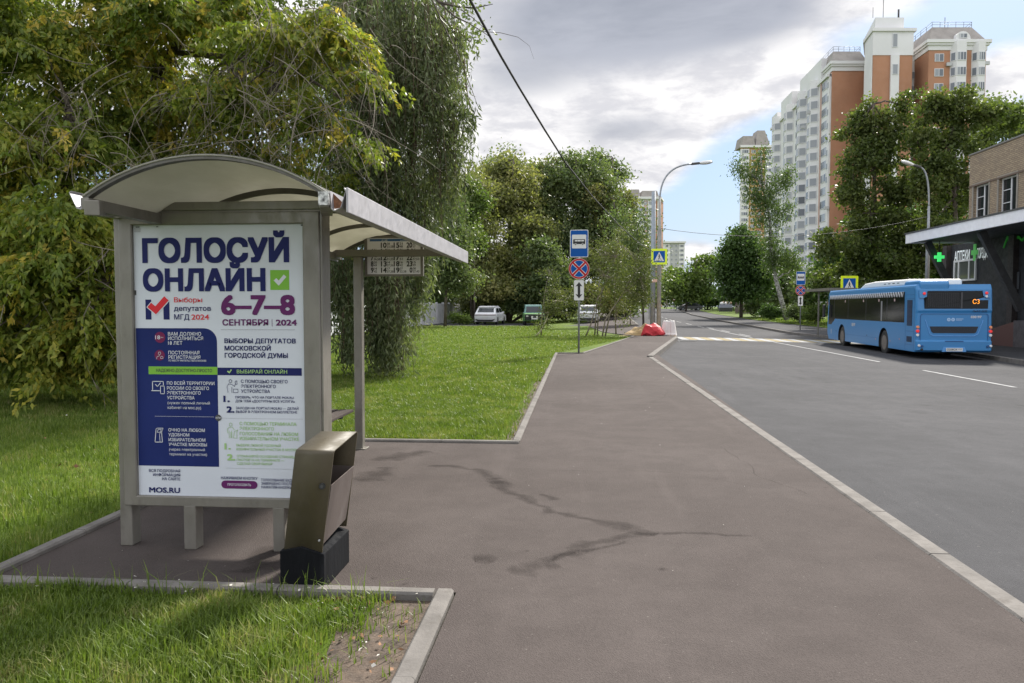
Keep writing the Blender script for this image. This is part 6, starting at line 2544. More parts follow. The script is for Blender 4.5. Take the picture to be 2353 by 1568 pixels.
# --- ash-leaved maples in the foreground left: drooping sprays
def spray_tree(name, label, base, limbs, blobs, nspray, seed, leafpair=9, ylw=0.05, size=(.128, .048), group=None, twigs=0, twig_area=None, rad=.2):
    rng = np.random.default_rng(seed)
    R = tag(empty(name, base), label, 'tree', group)
    org = np.array(base)
    cc, dd = clumps(blobs, nspray, rng, .30)
    # each spray: an arching twig with hanging leaflets
    per = leafpair * 4
    n = nspray * per
    az = rng.random(nspray) * 2 * PI
    hd = np.stack([np.cos(az), np.sin(az), np.zeros(nspray)], 1) * .8 + dd * .5
    hd[:, 2] = 0
    hd = unit(hd)
    Ls = .35 + .45 * rng.random(nspray)
    t = np.tile(np.linspace(0, 1, leafpair).repeat(4), nspray)
    C0 = np.repeat(cc, per, 0); H = np.repeat(hd, per, 0); LL = np.repeat(Ls, per)
    P = C0 + H * (t * LL)[:, None]
    P[:, 2] += LL * (.25 * t - .75 * t ** 2)
    P += rng.normal(size=(n, 3)) * .028
    D = unit(rng.normal(size=(n, 3)) * .50 + H * .45 + np.array([0, 0, -.75]))
    L = size[0] * (.55 + .8 * rng.random(n)); Wd = size[1] * (.7 + .7 * rng.random(n))
    q = leaf_quads(P, D, L, Wd, rng)
    mi = (np.repeat(rng.random(nspray) < ylw, per)).astype(np.int32)
    mesh_from_quads('crown', q - org, [LM_maple, LM_yellow], R, mi=mi)
    bm = bmnew()
    for pts, r0, r1 in limbs:
        m = len(pts)
        tube(bm, [tuple(np.array(p) - org) for p in pts], [r0 + (r1 - r0) * i / (m - 1) for i in range(m)], 9)
    ends = [np.array(p) for pts, _, _ in limbs for p in pts[1:]]
    sel = rng.choice(len(cc), size=min(70, len(cc)), replace=False)
    for i in sel:
        e = min(ends, key=lambda p: ((p - cc[i]) ** 2).sum())
        pts = limb_path(e - org, cc[i] - org, rng, 5, .10, .16)
        tube(bm, pts, [.020 * (1 - .75 * k / 5) + .003 for k in range(6)], 5)
    finish('trunk', bm, M_bark, R, norm=False)
    if twigs:
        bm = bmnew()
        for k in range(twigs):
            (u0, u1, v0, v1, Fa, Fb) = twig_area[rng.integers(len(twig_area))]
            p = np.array(at(rng.uniform(u0, u1), rng.uniform(v0, v1), rng.uniform(Fa, Fb)))
            ln = rng.uniform(.5, 2.1)
            d = unit(np.array([[rng.normal() * .8, rng.normal() * .5, -.5 + rng.normal() * .35]]))[0]
            pts = []
            cur = p.copy()
            nst = 9
            curl = rng.normal(size=3) * .10
            for j in range(nst):
                pts.append(tuple(cur - org))
                cur = cur + d * ln / nst
                d = unit((d + curl + np.array([0, 0, -.13]) + rng.normal(size=3) * .06)[None])[0]
            r0 = rng.uniform(.003, .010)
            tube(bm, pts, [r0 * (1 - .75 * j / (nst - 1)) for j in range(nst)], 4, cap=False)
            for j in range(rng.integers(1, 5)):
                a = np.array(pts[rng.integers(2, nst - 1)])
                dd_ = unit(rng.normal(size=(1, 3)) + np.array([[0, 0, -.6]]))[0] * rng.uniform(.15, .5)
                tube(bm, [tuple(a), tuple(a + dd_ * .5 + rng.normal(size=3) * .02), tuple(a + dd_ + np.array([0, 0, -.05]))], [r0 * .55, r0 * .4, r0 * .15], 4, cap=False)
        finish('bare_twigs', bm, M_twig, R, norm=False)
    return R


b1 = at(-30, 880, 15.5)
spray_tree('maple_tree', 'leaning maple at the far left with drooping yellow green sprays down to the grass', (b1[0], b1[1], 0),
           [([(b1[0], b1[1], -.1), at(15, 835, 15), at(60, 770, 14.4), at(120, 640, 13.8), at(150, 480, 13.4), at(160, 250, 13)], .20, .07),
            ([at(60, 770, 14.4), at(10, 600, 13.4), at(-60, 380, 12.8), at(-80, 100, 12.6)], .12, .04),
            ([at(120, 640, 13.8), at(210, 560, 12.6), at(250, 640, 11.9)], .07, .02)],
           [B_(40, 110, 13, 165, 130), B_(150, 290, 13, 150, 120), B_(20, 340, 12.3, 150, 130), B_(60, 520, 12, 150, 110), B_(190, 500, 12, 120, 110), B_(120, 640, 11.6, 140, 85), B_(225, 690, 11.8, 80, 85), B_(30, 690, 12, 120, 60),
            B_(160, 760, 11.6, 110, 60), B_(-90, 450, 12.5, 150, 250), B_(-60, 100, 13, 150, 200), B_(95, 870, 11.2, 40, 28, .3), B_(50, 790, 12.2, 120, 70, 1.0, 2.2), B_(170, 815, 12.4, 110, 48, .9, 1.8), B_(235, 750, 12.3, 60, 80, .8, 1.4), B_(20, 640, 12.0, 130, 120, 1.0, 1.8), B_(130, 560, 11.6, 120, 90, 1.0, 1.6), B_(215, 790, 12, 70, 60), B_(-40, 760, 13, 110, 70), B_(250, 420, 13, 90, 110)],
           2650, 21, ylw=.05, group='ash leaved maples on the left lawn', twigs=60, twig_area=[(0, 300, 100, 700, 11, 12.5)])
b2 = at(372, 858, 16)
fk = at(362, 170, 15)
spray_tree('maple_tree', 'forked dark maple behind the shelter with many bare grey twigs', (b2[0], b2[1], 0),
           [([(b2[0], b2[1], -.1), at(376, 600, 15.8), at(372, 350, 15.4), fk], .21, .13),
            ([fk, at(335, 130, 14.8), at(300, 95, 14.5), at(240, 40, 14.2), at(180, -60, 14)], .11, .05), ([fk, at(395, 120, 14.6), at(440, 60, 14.2), at(490, 20, 13.8), at(580, -60, 13.5)], .11, .045),
            ([at(395, 120, 14.6), at(520, 130, 14), at(660, 150, 13.4), at(790, 230, 13)], .06, .02)],
           [B_(300, 60, 14, 170, 110), B_(470, 60, 13.6, 170, 110), B_(620, 110, 13.2, 140, 110), B_(740, 90, 13.4, 110, 100), B_(560, 250, 13.6, 150, 90), B_(700, 260, 13.2, 120, 95), B_(430, 230, 14.6, 130, 80), B_(330, 330, 14.6, 140, 80), B_(250, 230, 14.4, 110, 90),
            B_(800, 330, 13.2, 60, 40, .5), B_(470, 350, 15, 150, 70), B_(600, 380, 14.6, 110, 60), B_(830, 180, 13.2, 50, 60, .5), B_(400, -80, 14, 250, 90)],
           1400, 22, ylw=.14, group='ash leaved maples on the left lawn', twigs=210, twig_area=[(300, 760, 0, 420, 11.6, 13.6), (560, 900, 40, 380, 12, 13.2), (400, 560, 150, 420, 12, 14), (560, 860, 0, 330, 11.8, 13)])
b3 = at(556, 845, 17.5)
spray_tree('maple_tree', 'straight stemmed dark maple behind the middle of the shelter roof', (b3[0], b3[1], 0),
           [([(b3[0], b3[1], -.1), at(552, 600, 17.4), at(546, 350, 17.2), at(550, 120, 17), at(560, -80, 17)], .17, .06), ([at(546, 350, 17.2), at(620, 200, 17), at(700, 80, 17)], .07, .03), ([at(546, 350, 17.2), at(440, 240, 17.4), at(350, 120, 17.6)], .07, .03)],
           [B_(560, 420, 17.5, 160, 80), B_(420, 440, 17.8, 160, 90), B_(250, 480, 18, 170, 140), B_(260, 700, 17.5, 140, 110), B_(100, 560, 18, 180, 170), B_(660, 360, 17.6, 100, 90), B_(520, 150, 18, 170, 110), B_(700, 150, 18.2, 130, 110), B_(330, 180, 18.5, 180, 140), B_(90, 250, 18.5, 200, 170), B_(760, 430, 17, 70, 60), B_(620, 20, 18, 180, 80), B_(20, 60, 19, 200, 140)],
           1900, 23, ylw=.01, size=(.13, .05), group='ash leaved maples on the left lawn', twigs=40, twig_area=[(420, 720, 120, 430, 15, 16.5)])


# --- willow
def willow():
    rng = np.random.default_rng(31)
    b = at(900, 842, 18.6)
    R = tag(empty('willow_tree', (b[0], b[1], 0)), 'large weeping willow behind the far end of the shelter trailing to the lawn', 'tree')
    org = np.array([b[0], b[1], 0.])
    regs = [  # u0,u1, v start, v end, F range, strands
        (770, 1000, -140, 60, 60, 380, 15.5, 19.5, 520), (890, 1036, -60, 130, 200, 470, 16, 19, 420), (960, 1066, -40, 120, 120, 330, 16, 18, 210), (760, 900, 150, 380, 330, 560, 17, 19.5, 330), (850, 1030, 240, 420, 430, 600, 16.5, 19, 420),
        (745, 880, 500, 640, 640, 820, 16.5, 18.5, 230), (850, 965, 470, 660, 660, 850, 16.3, 18, 260), (790, 940, 640, 760, 800, 872, 16, 17.5, 170), (900, 985, 400, 560, 540, 720, 16.5, 18.5, 150), (980, 1056, 180, 330, 380, 520, 16.2, 17.6, 90), (1045, 1088, 130, 260, 270, 420, 16.4, 17.4, 22)]
    starts, ends = [], []
    for (u0, u1, va, vb, vc, vd, Fa, Fb, n) in regs:
        bu = None
        for k in range(int(n * .9)):
            if k % 15 == 0:     # strands hang in bunches from one bough
                bu, bF, bs, be = rng.uniform(u0, u1), rng.uniform(Fa, Fb), rng.uniform(va, vb), rng.uniform(vc, vd)
            u, F = bu + rng.normal() * 9, bF + rng.normal() * .12
            starts.append(at(u, bs + rng.normal() * 18, F)); ends.append(at(u + rng.normal() * 9 + 8, be + rng.normal() * 42 - 12, F - .15))
    S, E = np.array(starts), np.array(ends)
    per = 22
    n = len(S)
    t = np.tile(np.linspace(0.02, 1, per), n)
    A_ = np.repeat(S, per, 0); Z_ = np.repeat(E, per, 0)
    bow = np.repeat(rng.normal(size=(n, 3)) * np.array([.16, .16, 0]), per, 0)
    P = A_ + (Z_ - A_) * t[:, None] + bow * np.sin(PI * t)[:, None] + rng.normal(size=(n * per, 3)) * .045
    D = unit(rng.normal(size=(n * per, 3)) * .45 + np.array([0.05, 0, -.85]))
    q = leaf_quads(P, D,   .155 * (.6 + .7 * rng.random(n * per)), .034 * (.7 + .7 * rng.random(n * per)), rng)
    # inner mass
    q2, _ = leafy([B_(880, 300, 18.8, 120, 200, 1.2), B_(930, 130, 18.8, 110, 140, 1.2), B_(850, 520, 18.8, 90, 120, 1.0), B_(880, 690, 18, 65, 110, .9), B_(800, 700, 18.4, 50, 100, .8), B_(1000, 230, 18, 45, 130, .8), B_(820, 100, 19.5, 120, 150, 1.0)], 900, 26, rng, (.16, .04), .22, .9, .9, .2)
    mesh_from_quads('crown', np.concatenate([q, q2]) - org, LM_will, R)
    bm = bmnew()
    def T(pts, r0, r1, s=9):
        tube(bm, [tuple(np.array(p) - org) for p in pts], [r0 + (r1 - r0) * i / (len(pts) - 1) for i in range(len(pts))], s)
    T([(b[0], b[1], -.1), at(895, 700, 18.6), at(880, 520, 18.7), at(868, 400, 18.8), at(850, 200, 18.9), at(860, -40, 18.9)], .30, .12)
    T([at(895, 720, 18.6), at(925, 560, 18.3), at(940, 420, 18.2), at(960, 200, 18), at(975, 0, 17.6)], .17, .06)
    T([at(868, 400, 18.8), at(900, 250, 18.2), at(990, 90, 17.4), at(1040, 60, 17.2), at(1080, 95, 17.1)], .12, .025)
    T([at(960, 200, 18), at(1010, 30, 17.2), at(1060, 90, 17), at(1072, 210, 16.9), at(1090, 290, 16.8)], .05, .008)
    T([at(870, 300, 18.8), at(790, 200, 18.4), at(740, 120, 18)], .10, .04)
    for k in range(0, n, 4):
        pts = [S[k] + (E[k] - S[k]) * s for s in (0, .35, .7, 1)]
        tube(bm, [tuple(p - org) for p in pts], [.007, .006, .004, .002], 4, cap=False)
    finish('trunk', bm, M_willowbark, R, norm=False)


willow()


def overhang():
    """twigs reaching into the sky at the top, past the willow"""
    rng = np.random.default_rng(77)
    F = 15.5
    b = at(800, 850, 21)
    R = tag(empty('poplar_tree', (b[0], b[1], 0)), 'tall tree behind the willow with thin dark twigs against the cloud at the top', 'tree')
    org = np.array([b[0], b[1], 0.])
    bm = bmnew()
    def T(pts, r0, r1):
        tube(bm, [tuple(np.array(at(u, v, f)) - org) for u, v, f in pts], [r0 + (r1 - r0) * i / (len(pts) - 1) for i in range(len(pts))], 6)
    tube(bm, [tuple(np.array((b[0], b[1], -.1)) - org), tuple(np.array(at(805, 500, 21)) - org), tuple(np.array(at(830, 100, 20)) - org), tuple(np.array(at(900, -120, 18)) - org)], [.22, .17, .12, .08], 8)
    T([(900, -120, 18), (960, -40, 17), (1010, 5, 16), (1050, 15, 15.6), (1090, 18, 15.4), (1132, 9, 15.2)], .05, .006)
    T([(1010, 5, 16), (1045, 38, 15.6), (1075, 52, 15.4), (1108, 72, 15.3), (1130, 88, 15.3)], .022, .004)
    T([(1050, 15, 15.6), (1085, 40, 15.4), (1110, 62, 15.3), (1125, 80, 15.3), (1134, 108, 15.3)], .012, .002)
    T([(1108, 72, 15.3), (1150, 75, 15.3), (1190, 85, 15.3), (1216, 105, 15.4), (1226, 135, 15.4)], .007, .0015)
    T([(1075, 52, 15.4), (1070, 65, 15.4), (1062, 82, 15.4)], .006, .002)
    T([(980, -30, 16.5), (1020, 60, 16), (1050, 120, 15.8), (1078, 190, 15.6), (1100, 250, 15.6)], .02, .003)
    finish('trunk', bm, M_bark, R, norm=False)
    q, _ = leafy([B_(1085, 88, 15.4, 26, 34, .3), B_(1105, 78, 15.3, 16, 22, .25), B_(1070, 118, 15.4, 12, 18, .2), B_(1065, 5, 15.4, 40, 12, .3), B_(830, -20, 20, 160, 110, 2), B_(780, 200, 21, 120, 150, 1.6), B_(760, 380, 21.5, 110, 120, 1.5)], 700, 22, rng, (.085, .055), .16, .3)
    mesh_from_quads('crown', q - org, LM_mid, R)


overhang()

def far_wood():
    """low wood beyond the concrete fence"""
    rng = np.random.default_rng(55)
    bl = []
    for y in np.arange(16, 150, 7.0):
        for x in (-21, -29):
            bl.append([x + rng.uniform(-2, 2), y + rng.uniform(-2, 2), rng.uniform(2.6, 3.6), 4.6, 4.6, rng.uniform(3.0, 4.0)])
    for x in np.arange(-30, 4, 7.0):
        bl.append([x, 112 + rng.uniform(-3, 3), 4.0, 5, 4, 5])
    q, _ = leafy(bl, 3300, 24, rng, (.42, .3), .8, .4)
    tag(mesh_from_quads('woodland', q, LM_deep), kind='stuff')


far_wood()

# --- trees across the lawn
G_mid = 'mixed trees behind the lawn and the parked cars'


def stand(label, u, F, blobs, nclump, per, seed, lm, vbase=None, rad=.22, group=G_mid, name='broadleaf_tree', size=(.34, .24), **kw):
    x, y = W((u - 1176) / 1767 * F, F)
    z0 = gz(x, y) if u < 1480 else right_z(x, y)
    top = max(b[2] for b in blobs)
    cx_ = np.mean([b[0] for b in blobs]); cy_ = np.mean([b[1] for b in blobs])
    tp = [(x, y, z0 - .1), (x + (cx_ - x) * .15, y + (cy_ - y) * .15, z0 + (top - z0) * .3), (x + (cx_ - x) * .55, y + (cy_ - y) * .55, z0 + (top - z0) * .6), (cx_, cy_, top)]
    return tree(name, label, (x, y, z0), tp, rad, blobs, nclump, per, seed, lm, size=size, group=group, **kw)


stand('dark low tree in front of the pale fence left of the white crossover', 1022, 60, [B_(1010, 620, 60, 55, 60), B_(1050, 560, 60, 50, 60), B_(1070, 640, 60, 36, 40), B_(1030, 500, 61, 40, 50)], 420, 26, 41, LM_mid, rad=.14, size=(.24, .15), spread=.5)
stand('olive tree draped with dark green creeper beside the willow', 1085, 74, [B_(1060, 470, 74, 70, 75), B_(1100, 560, 73, 75, 80), B_(1030, 580, 75, 60, 90), B_(1120, 640, 72, 70, 60), B_(1090, 430, 75, 45, 45), B_(1010, 450, 76, 45, 60)], 620, 26, 42, LM_olive, size=(.30, .2), spread=.6)
stand('column of glossy dark creeper leaves hanging among the olive trees', 1090, 68, [B_(1070, 425, 68, 32, 20, .8), B_(1095, 470, 68, 24, 36, .8), B_(1085, 520, 68, 20, 40, .7), B_(1098, 560, 68, 15, 36, .7)], 220, 30, 43, LM_bright, size=(.22, .17), spread=.32, rad=.08, name='creeper_tree')
stand('tall yellowish olive tree above the white crossover', 1165, 80, [B_(1150, 480, 80, 80, 90), B_(1210, 560, 79, 80, 95), B_(1160, 620, 78, 80, 70), B_(1130, 400, 82, 55, 50), B_(1200, 430, 81, 60, 60), B_(1240, 650, 78, 60, 60), B_(1165, 375, 82, 40, 30)], 900, 26, 44, LM_olive, size=(.34, .23), spread=.65)
stand('loose airy treetop rising behind the olive trees', 1170, 92, [B_(1150, 385, 92, 50, 40), B_(1200, 395, 92, 55, 36), B_(1110, 420, 92, 40, 36), B_(1240, 420, 92, 40, 40), B_(1160, 350, 92, 18, 22)], 190, 20, 45, LM_mid, size=(.32, .22), spread=.7, shell=.2)
stand('broad dark green tree with a ragged crown in the middle of the lawn trees', 1330, 86, [B_(1310, 420, 86, 80, 75), B_(1250, 480, 86, 70, 90), B_(1370, 500, 85, 75, 90), B_(1300, 580, 84, 85, 80), B_(1390, 600, 83, 60, 80), B_(1240, 600, 84, 50, 80), B_(1330, 370, 87, 55, 32), B_(1390, 420, 86, 50, 50)], 1150, 26, 46, LM_mid, size=(.34, .24), spread=.65)
stand('green tree with feathery top standing nearest the tall lamp post', 1420, 90, [B_(1390, 395, 90, 40, 40), B_(1350, 365, 90, 45, 22), B_(1425, 400, 90, 22, 18), B_(1430, 560, 88, 50, 75), B_(1400, 480, 89, 50, 60), B_(1440, 650, 86, 45, 60)], 420, 24, 47, LM_mid, size=(.32, .22), spread=.65, shell=.25)
stand('deep green bush like tree above the green off road car', 1250, 72, [B_(1240, 650, 72, 55, 50), B_(1200, 690, 73, 45, 30), B_(1290, 640, 72, 50, 60), B_(1250, 580, 73, 40, 50), B_(1300, 700, 74, 50, 24)], 380, 28, 48, LM_mid, size=(.30, .22), spread=.5)
stand('shady undergrowth tree behind the row of parked cars', 1130, 84, [B_(1130, 690, 84, 90, 45), B_(1040, 700, 85, 60, 40), B_(1250, 700, 84, 90, 36), B_(1360, 690, 84, 80, 45), B_(1000, 640, 86, 60, 70), B_(1420, 690, 88, 50, 36)], 600, 26, 49, LM_mid, size=(.34, .25), spread=.6)
stand('slender loose tree in front of the faraway orange tower', 1478, 60, [B_(1455, 560, 60, 42, 60), B_(1480, 510, 60, 28, 40), B_(1490, 600, 60, 26, 50), B_(1440, 640, 60, 42, 50), B_(1490, 660, 60, 26, 40), B_(1420, 520, 61, 30, 40)], 260, 20, 50, LM_mid, size=(.22, .14), spread=.55, shell=.2, rad=.09)

stand('low sunlit bush bank in front of the lawn trees left of the off road car', 1170, 76, [B_(1100, 690, 76, 60, 40), B_(1180, 640, 76, 60, 60), B_(1060, 600, 77, 50, 60), B_(1290, 690, 75, 50, 40), B_(1350, 660, 75, 50, 50), B_(1400, 690, 75, 40, 36)], 620, 26, 51, LM_olive, size=(.28, .19), spread=.5)
stand('spreading olive tree filling the bank between the two tall lawn trees', 1260, 88, [B_(1240, 450, 88, 60, 60), B_(1280, 540, 88, 60, 70), B_(1210, 520, 88, 60, 60), B_(1330, 520, 88, 60, 60), B_(1400, 560, 87, 50, 70), B_(1120, 470, 89, 50, 60), B_(1060, 520, 89, 50, 70), B_(1215, 415, 88, 50, 46), B_(1195, 470, 88, 50, 60), B_(1060, 440, 89, 50, 46), B_(1265, 395, 88, 50, 40), B_(1430, 470, 88, 40, 60)], 1150, 26, 52, LM_olive, size=(.32, .22), spread=.55)
stand('soft green tree closing the belt between the lawn trees and the lamp post', 1440, 82, [B_(1400, 640, 82, 50, 60), B_(1450, 600, 82, 46, 60), B_(1410, 520, 83, 46, 60), B_(1370, 460, 84, 44, 50), B_(1470, 650, 81, 34, 46), B_(1350, 590, 83, 50, 60)], 620, 26, 53, LM_olive, size=(.30, .2), spread=.5)
# saplings planted on the lawn
G_sap = 'young trees planted on the lawn'


def sapling(label, stems, blobs, nclump, per, seed, lm=None, bark=None, size=(.10, .06), spread=.22):
    """stems: list of lists of (u,v,F)"""
    b = at(*stems[0][0])
    base = (b[0], b[1], 0.0)
    rng = np.random.default_rng(seed)
    R = tag(empty('sapling', base), label, 'tree', G_sap)
    org = np.array(base)
    q, cc = leafy([b[:3] + [b[3] * 1.25, b[4] * 1.25, b[5] * 1.15] + b[6:] for b in blobs], nclump, per, rng, size, spread * .8, .35, .7, .15)
    mesh_from_quads('crown', q - org, lm or LM_sap, R)
    bm = bmnew()
    for st in stems:
        P = [np.array(at(*s)) - org for s in st]
        P[0][2] = -.05
        tube(bm, [tuple(p) for p in P], [.045 * (1 - .8 * i / (len(P) - 1)) for i in range(len(P))], 7)
    ends = [np.array(at(*s)) for st in stems for s in st[1:]]
    for c in cc[::2]:
        e = min(ends, key=lambda p: ((p - c) ** 2).sum())
        pts = limb_path(e - org, c - org, rng, 3, .05, .1)
        tube(bm, pts, [.010, .008, .006, .003], 4, cap=False)
    finish('trunk', bm, bark or mat('sapling bark', (.20, .17, .12), .9, var=.3, vscale=5), R, norm=False)


sapling('leaning sapling with a peeled white stem on the left of the lawn', [[(1229, 774, 40.5), (1243, 758, 40.5), (1252, 742, 40.5), (1262, 715, 40.5), (1278, 690, 40.4)]], [B_(1262, 712, 40.5, 22, 22, .4), B_(1280, 700, 40.4, 26, 22, .4), B_(1245, 750, 40.5, 16, 10, .3)], 60, 22, 61, bark=mat('peeled stem', (.42, .38, .26), .8, var=.2))
sapling('upright thin sapling beside the leaning white stemmed one', [[(1243, 770, 41.5), (1245, 720, 41.5), (1252, 670, 41.5), (1262, 620, 41.5)]], [B_(1275, 665, 41.5, 36, 36, .5), B_(1300, 680, 41.4, 40, 24, .5), B_(1258, 640, 41.5, 20, 34, .4), B_(1255, 740, 41.5, 26, 14, .4), B_(1310, 720, 41.4, 22, 14, .4)], 90, 20, 62)
sapling('slanting sapling just right of the near bus stop sign', [[(1345, 770, 41), (1358, 742, 41), (1372, 690, 41), (1395, 640, 41), (1415, 590, 41)]], [B_(1385, 640, 41, 42, 46, .7), B_(1415, 590, 41, 40, 40, .7), B_(1360, 600, 41, 36, 50, .6), B_(1345, 680, 41, 30, 36, .5)], 120, 20, 63)
sapling('stout double stemmed sapling among the planted lawn trees', [[(1366, 767, 41.8), (1369, 720, 41.8), (1376, 650, 41.8), (1385, 560, 41.8)], [(1372, 767, 41.8), (1374, 720, 41.8), (1390, 640, 41.8), (1420, 560, 41.8)]], [B_(1400, 560, 41.8, 44, 46, .8), B_(1430, 610, 41.8, 44, 44, .8), B_(1375, 700, 41.8, 22, 40, .4), B_(1440, 660, 41.8, 40, 40, .6), B_(1340, 720, 41.8, 24, 20, .4)], 140, 20, 64)
sapling('widely forked sapling on the right of the planted group', [[(1383, 773, 40.6), (1390, 735, 40.6), (1420, 690, 40.6), (1445, 650, 40.5), (1465, 620, 40.4)], [(1390, 735, 40.6), (1402, 715, 40.6), (1440, 665, 40.6), (1470, 640, 40.6)]], [B_(1455, 640, 40.5, 44, 40, .7), B_(1480, 690, 40.5, 30, 30, .5), B_(1430, 690, 40.5, 40, 28, .5), B_(1490, 620, 40.4, 24, 36, .5)], 115, 20, 65)
sapling('young tree beside the pavement left of the lamp post', [[(1415, 757, 43), (1413, 720, 43), (1412, 660, 43), (1420, 600, 43)]], [B_(1420, 650, 43, 44, 44, .6), B_(1440, 700, 43, 30, 26, .5), B_(1430, 735, 43, 14, 16, .3)], 100, 20, 66)
sapling('farther young tree along the left pavement edge', [[(1448, 727, 58), (1448, 700, 58), (1452, 650, 58), (1458, 600, 58)]], [B_(1460, 650, 58, 34, 40, .8), B_(1470, 690, 58, 28, 18, .6), B_(1480, 610, 58, 26, 36, .7)], 170, 20, 67, size=(.16, .1), spread=.3)

# --- right side
G_right = 'trees along the right side of the road'


def birch():
    b = at(1808, 734, 75)
    z0 = right_z(b[0], b[1])
    pts = [(b[0], b[1], z0 - .1), at(1795, 690, 75), at(1782, 640, 75), at(1772, 580, 75), at(1768, 500, 75), at(1750, 420, 75), at(1748, 345, 75)]
    tree('birch_tree', 'white trunked birch leaning left in front of the tall apartment block', (b[0], b[1], z0), pts, .26,
         [B_(1748, 375, 75, 22, 40, .8), B_(1770, 440, 75, 40, 40, 1.4), B_(1725, 400, 75, 30, 26, 1), B_(1795, 420, 75, 26, 36, 1), B_(1735, 450, 75, 34, 32, 1.2), B_(1790, 490, 75, 34, 36, 1.2), B_(1770, 540, 75, 34, 36, 1.2), B_(1700, 385, 75, 14, 26, .6), B_(1780, 600, 75, 40, 30, 1.2), B_(1815, 590, 75, 28, 30, 1), B_(1745, 500, 75, 22, 26, 1), B_(1835, 615, 75, 14, 24, .6), B_(1690, 375, 75, 8, 16, .4), B_(1812, 395, 75, 12, 26, .6)],
         400, 26, 71, LM_birch, size=(.20, .13), spread=.38, droop=1.1, bark=M_birchbark, group=G_right, branches=60, flat_=1.2, shell=.15)


birch()
stand('dense dark round tree left of the birch', 1702, 88, [B_(1700, 600, 88, 46, 60), B_(1690, 660, 88, 44, 46), B_(1725, 570, 88, 36, 40), B_(1740, 640, 87, 44, 60), B_(1700, 555, 88, 26, 26), B_(1672, 620, 88, 24, 40), B_(1700, 540, 89, 24, 20)], 720, 26, 72, LM_deep, group=G_right, spread=.6)
stand('green tree standing behind the birch trunk', 1775, 92, [B_(1780, 650, 92, 46, 50), B_(1810, 690, 92, 34, 36), B_(1800, 620, 93, 36, 36), B_(1755, 700, 90, 40, 24), B_(1830, 650, 94, 24, 40)], 480, 26, 73, LM_mid, group=G_right, spread=.6)
stand('pale yellow green tree above the far end of the road', 1575, 135, [B_(1560, 645, 135, 32, 30), B_(1600, 640, 136, 34, 40), B_(1640, 625, 138, 26, 34), B_(1620, 605, 138, 20, 18), B_(1585, 670, 135, 40, 22), B_(1540, 660, 133, 24, 26), B_(1650, 600, 139, 22, 18)], 480, 24, 74, LM_bright, group=G_right, size=(.5, .36), spread=.9)
stand('olive tree at the bend beyond the pedestrians', 1510, 178, [B_(1505, 665, 178, 34, 34), B_(1540, 680, 180, 34, 24), B_(1470, 670, 175, 40, 34), B_(1430, 680, 170, 40, 24), B_(1450, 650, 172, 30, 30)], 420, 24, 75, LM_mid, group=G_right, size=(.55, .4), spread=1.0)
stand('dark leafy tree behind the black parked car', 1625, 150, [B_(1620, 680, 150, 40, 22), B_(1590, 675, 152, 30, 24), B_(1660, 680, 148, 30, 26), B_(1575, 690, 152, 24, 16), B_(1690, 670, 140, 30, 30)], 420, 24, 76, LM_deep, group=G_right, size=(.5, .36), spread=.8)
for i, (u, F, lab, bl, sd, lm, n_) in enumerate((
        (2010, 60, 'very tall olive green tree behind the bus in front of the orange wall', [B_(1990, 260, 60, 50, 50), B_(1962, 310, 60, 42, 46), B_(2040, 300, 59, 56, 70), B_(2000, 380, 59, 80, 70), B_(1955, 440, 59, 42, 56), B_(2070, 420, 58, 50, 80), B_(2000, 490, 58, 84, 66), B_(1925, 560, 58, 56, 60), B_(2020, 580, 58, 90, 70), B_(2090, 540, 58, 50, 80), B_(2080, 240, 59, 40, 44), B_(1890, 640, 60, 40, 40), B_(1960, 640, 58, 60, 45), B_(2050, 640, 58, 60, 40)], 77, LM_ash, 1150),
        (2195, 56, 'big dark tree with paler top standing beside the brick shop', [B_(2150, 260, 56, 50, 60), B_(2200, 250, 56, 60, 60), B_(2260, 260, 56, 56, 50), B_(2180, 340, 56, 80, 70), B_(2130, 410, 56, 50, 70), B_(2200, 430, 57, 60, 70), B_(2260, 330, 58, 60, 50), B_(2150, 500, 56, 60, 70), B_(2310, 270, 58, 50, 40), B_(2120, 580, 57, 60, 60), B_(2180, 560, 58, 50, 60), B_(2110, 330, 56, 30, 50)], 78, LM_ash, 900))):
    stand(lab, u, F, bl, n_, 26, sd, lm, group=G_right, size=(.27, .18), spread=.30, rad=.30, branches=110)
stand('shaded dark tree filling the gap between the bus and the shop', 2140, 66, [B_(2100, 560, 66, 90, 70), B_(2180, 520, 67, 80, 90), B_(1960, 600, 66, 80, 60), B_(2050, 640, 65, 90, 50), B_(2160, 620, 66, 70, 60), B_(1900, 660, 67, 50, 40), B_(2030, 520, 67, 80, 60)], 900, 26, 79, LM_deep, group=G_right, size=(.36, .26), spread=.6)
stand('leafy branch tree leaning in behind the shop roof at the right edge', 2330, 64, [B_(2320, 270, 64, 46, 36), B_(2350, 300, 64, 50, 40), B_(2290, 240, 64, 30, 30), B_(2380, 320, 62, 60, 60), B_(2290, 300, 63, 40, 30)], 260, 24, 80, LM_mid, group=G_right, size=(.26, .18), spread=.5)
stand('rounded green shrub tree behind the distant bus stop sign', 1880, 70, [B_(1870, 650, 70, 40, 36), B_(1900, 630, 70, 36, 36), B_(1850, 690, 70, 30, 30)], 260, 26, 81, LM_mid, group=G_right, size=(.3, .2), spread=.5)


def shrub(label, u, F, blobs, n_, seed, lm, size=(.14, .09)):
    x, y = W((u - 1176) / 1767 * F, F)
    z = right_z(x, y) if u > 1480 else gz(x, y)
    tree('shrub', label, (x, y, z), [(x, y, z - .05), (x, y, z + .3), (x, y, z + .7)], .05, blobs, n_, 26, seed, lm, size=size, spread=.25, cat='shrub', branches=12, trunk_name='stem', bark=M_bark, group='roadside shrubs')


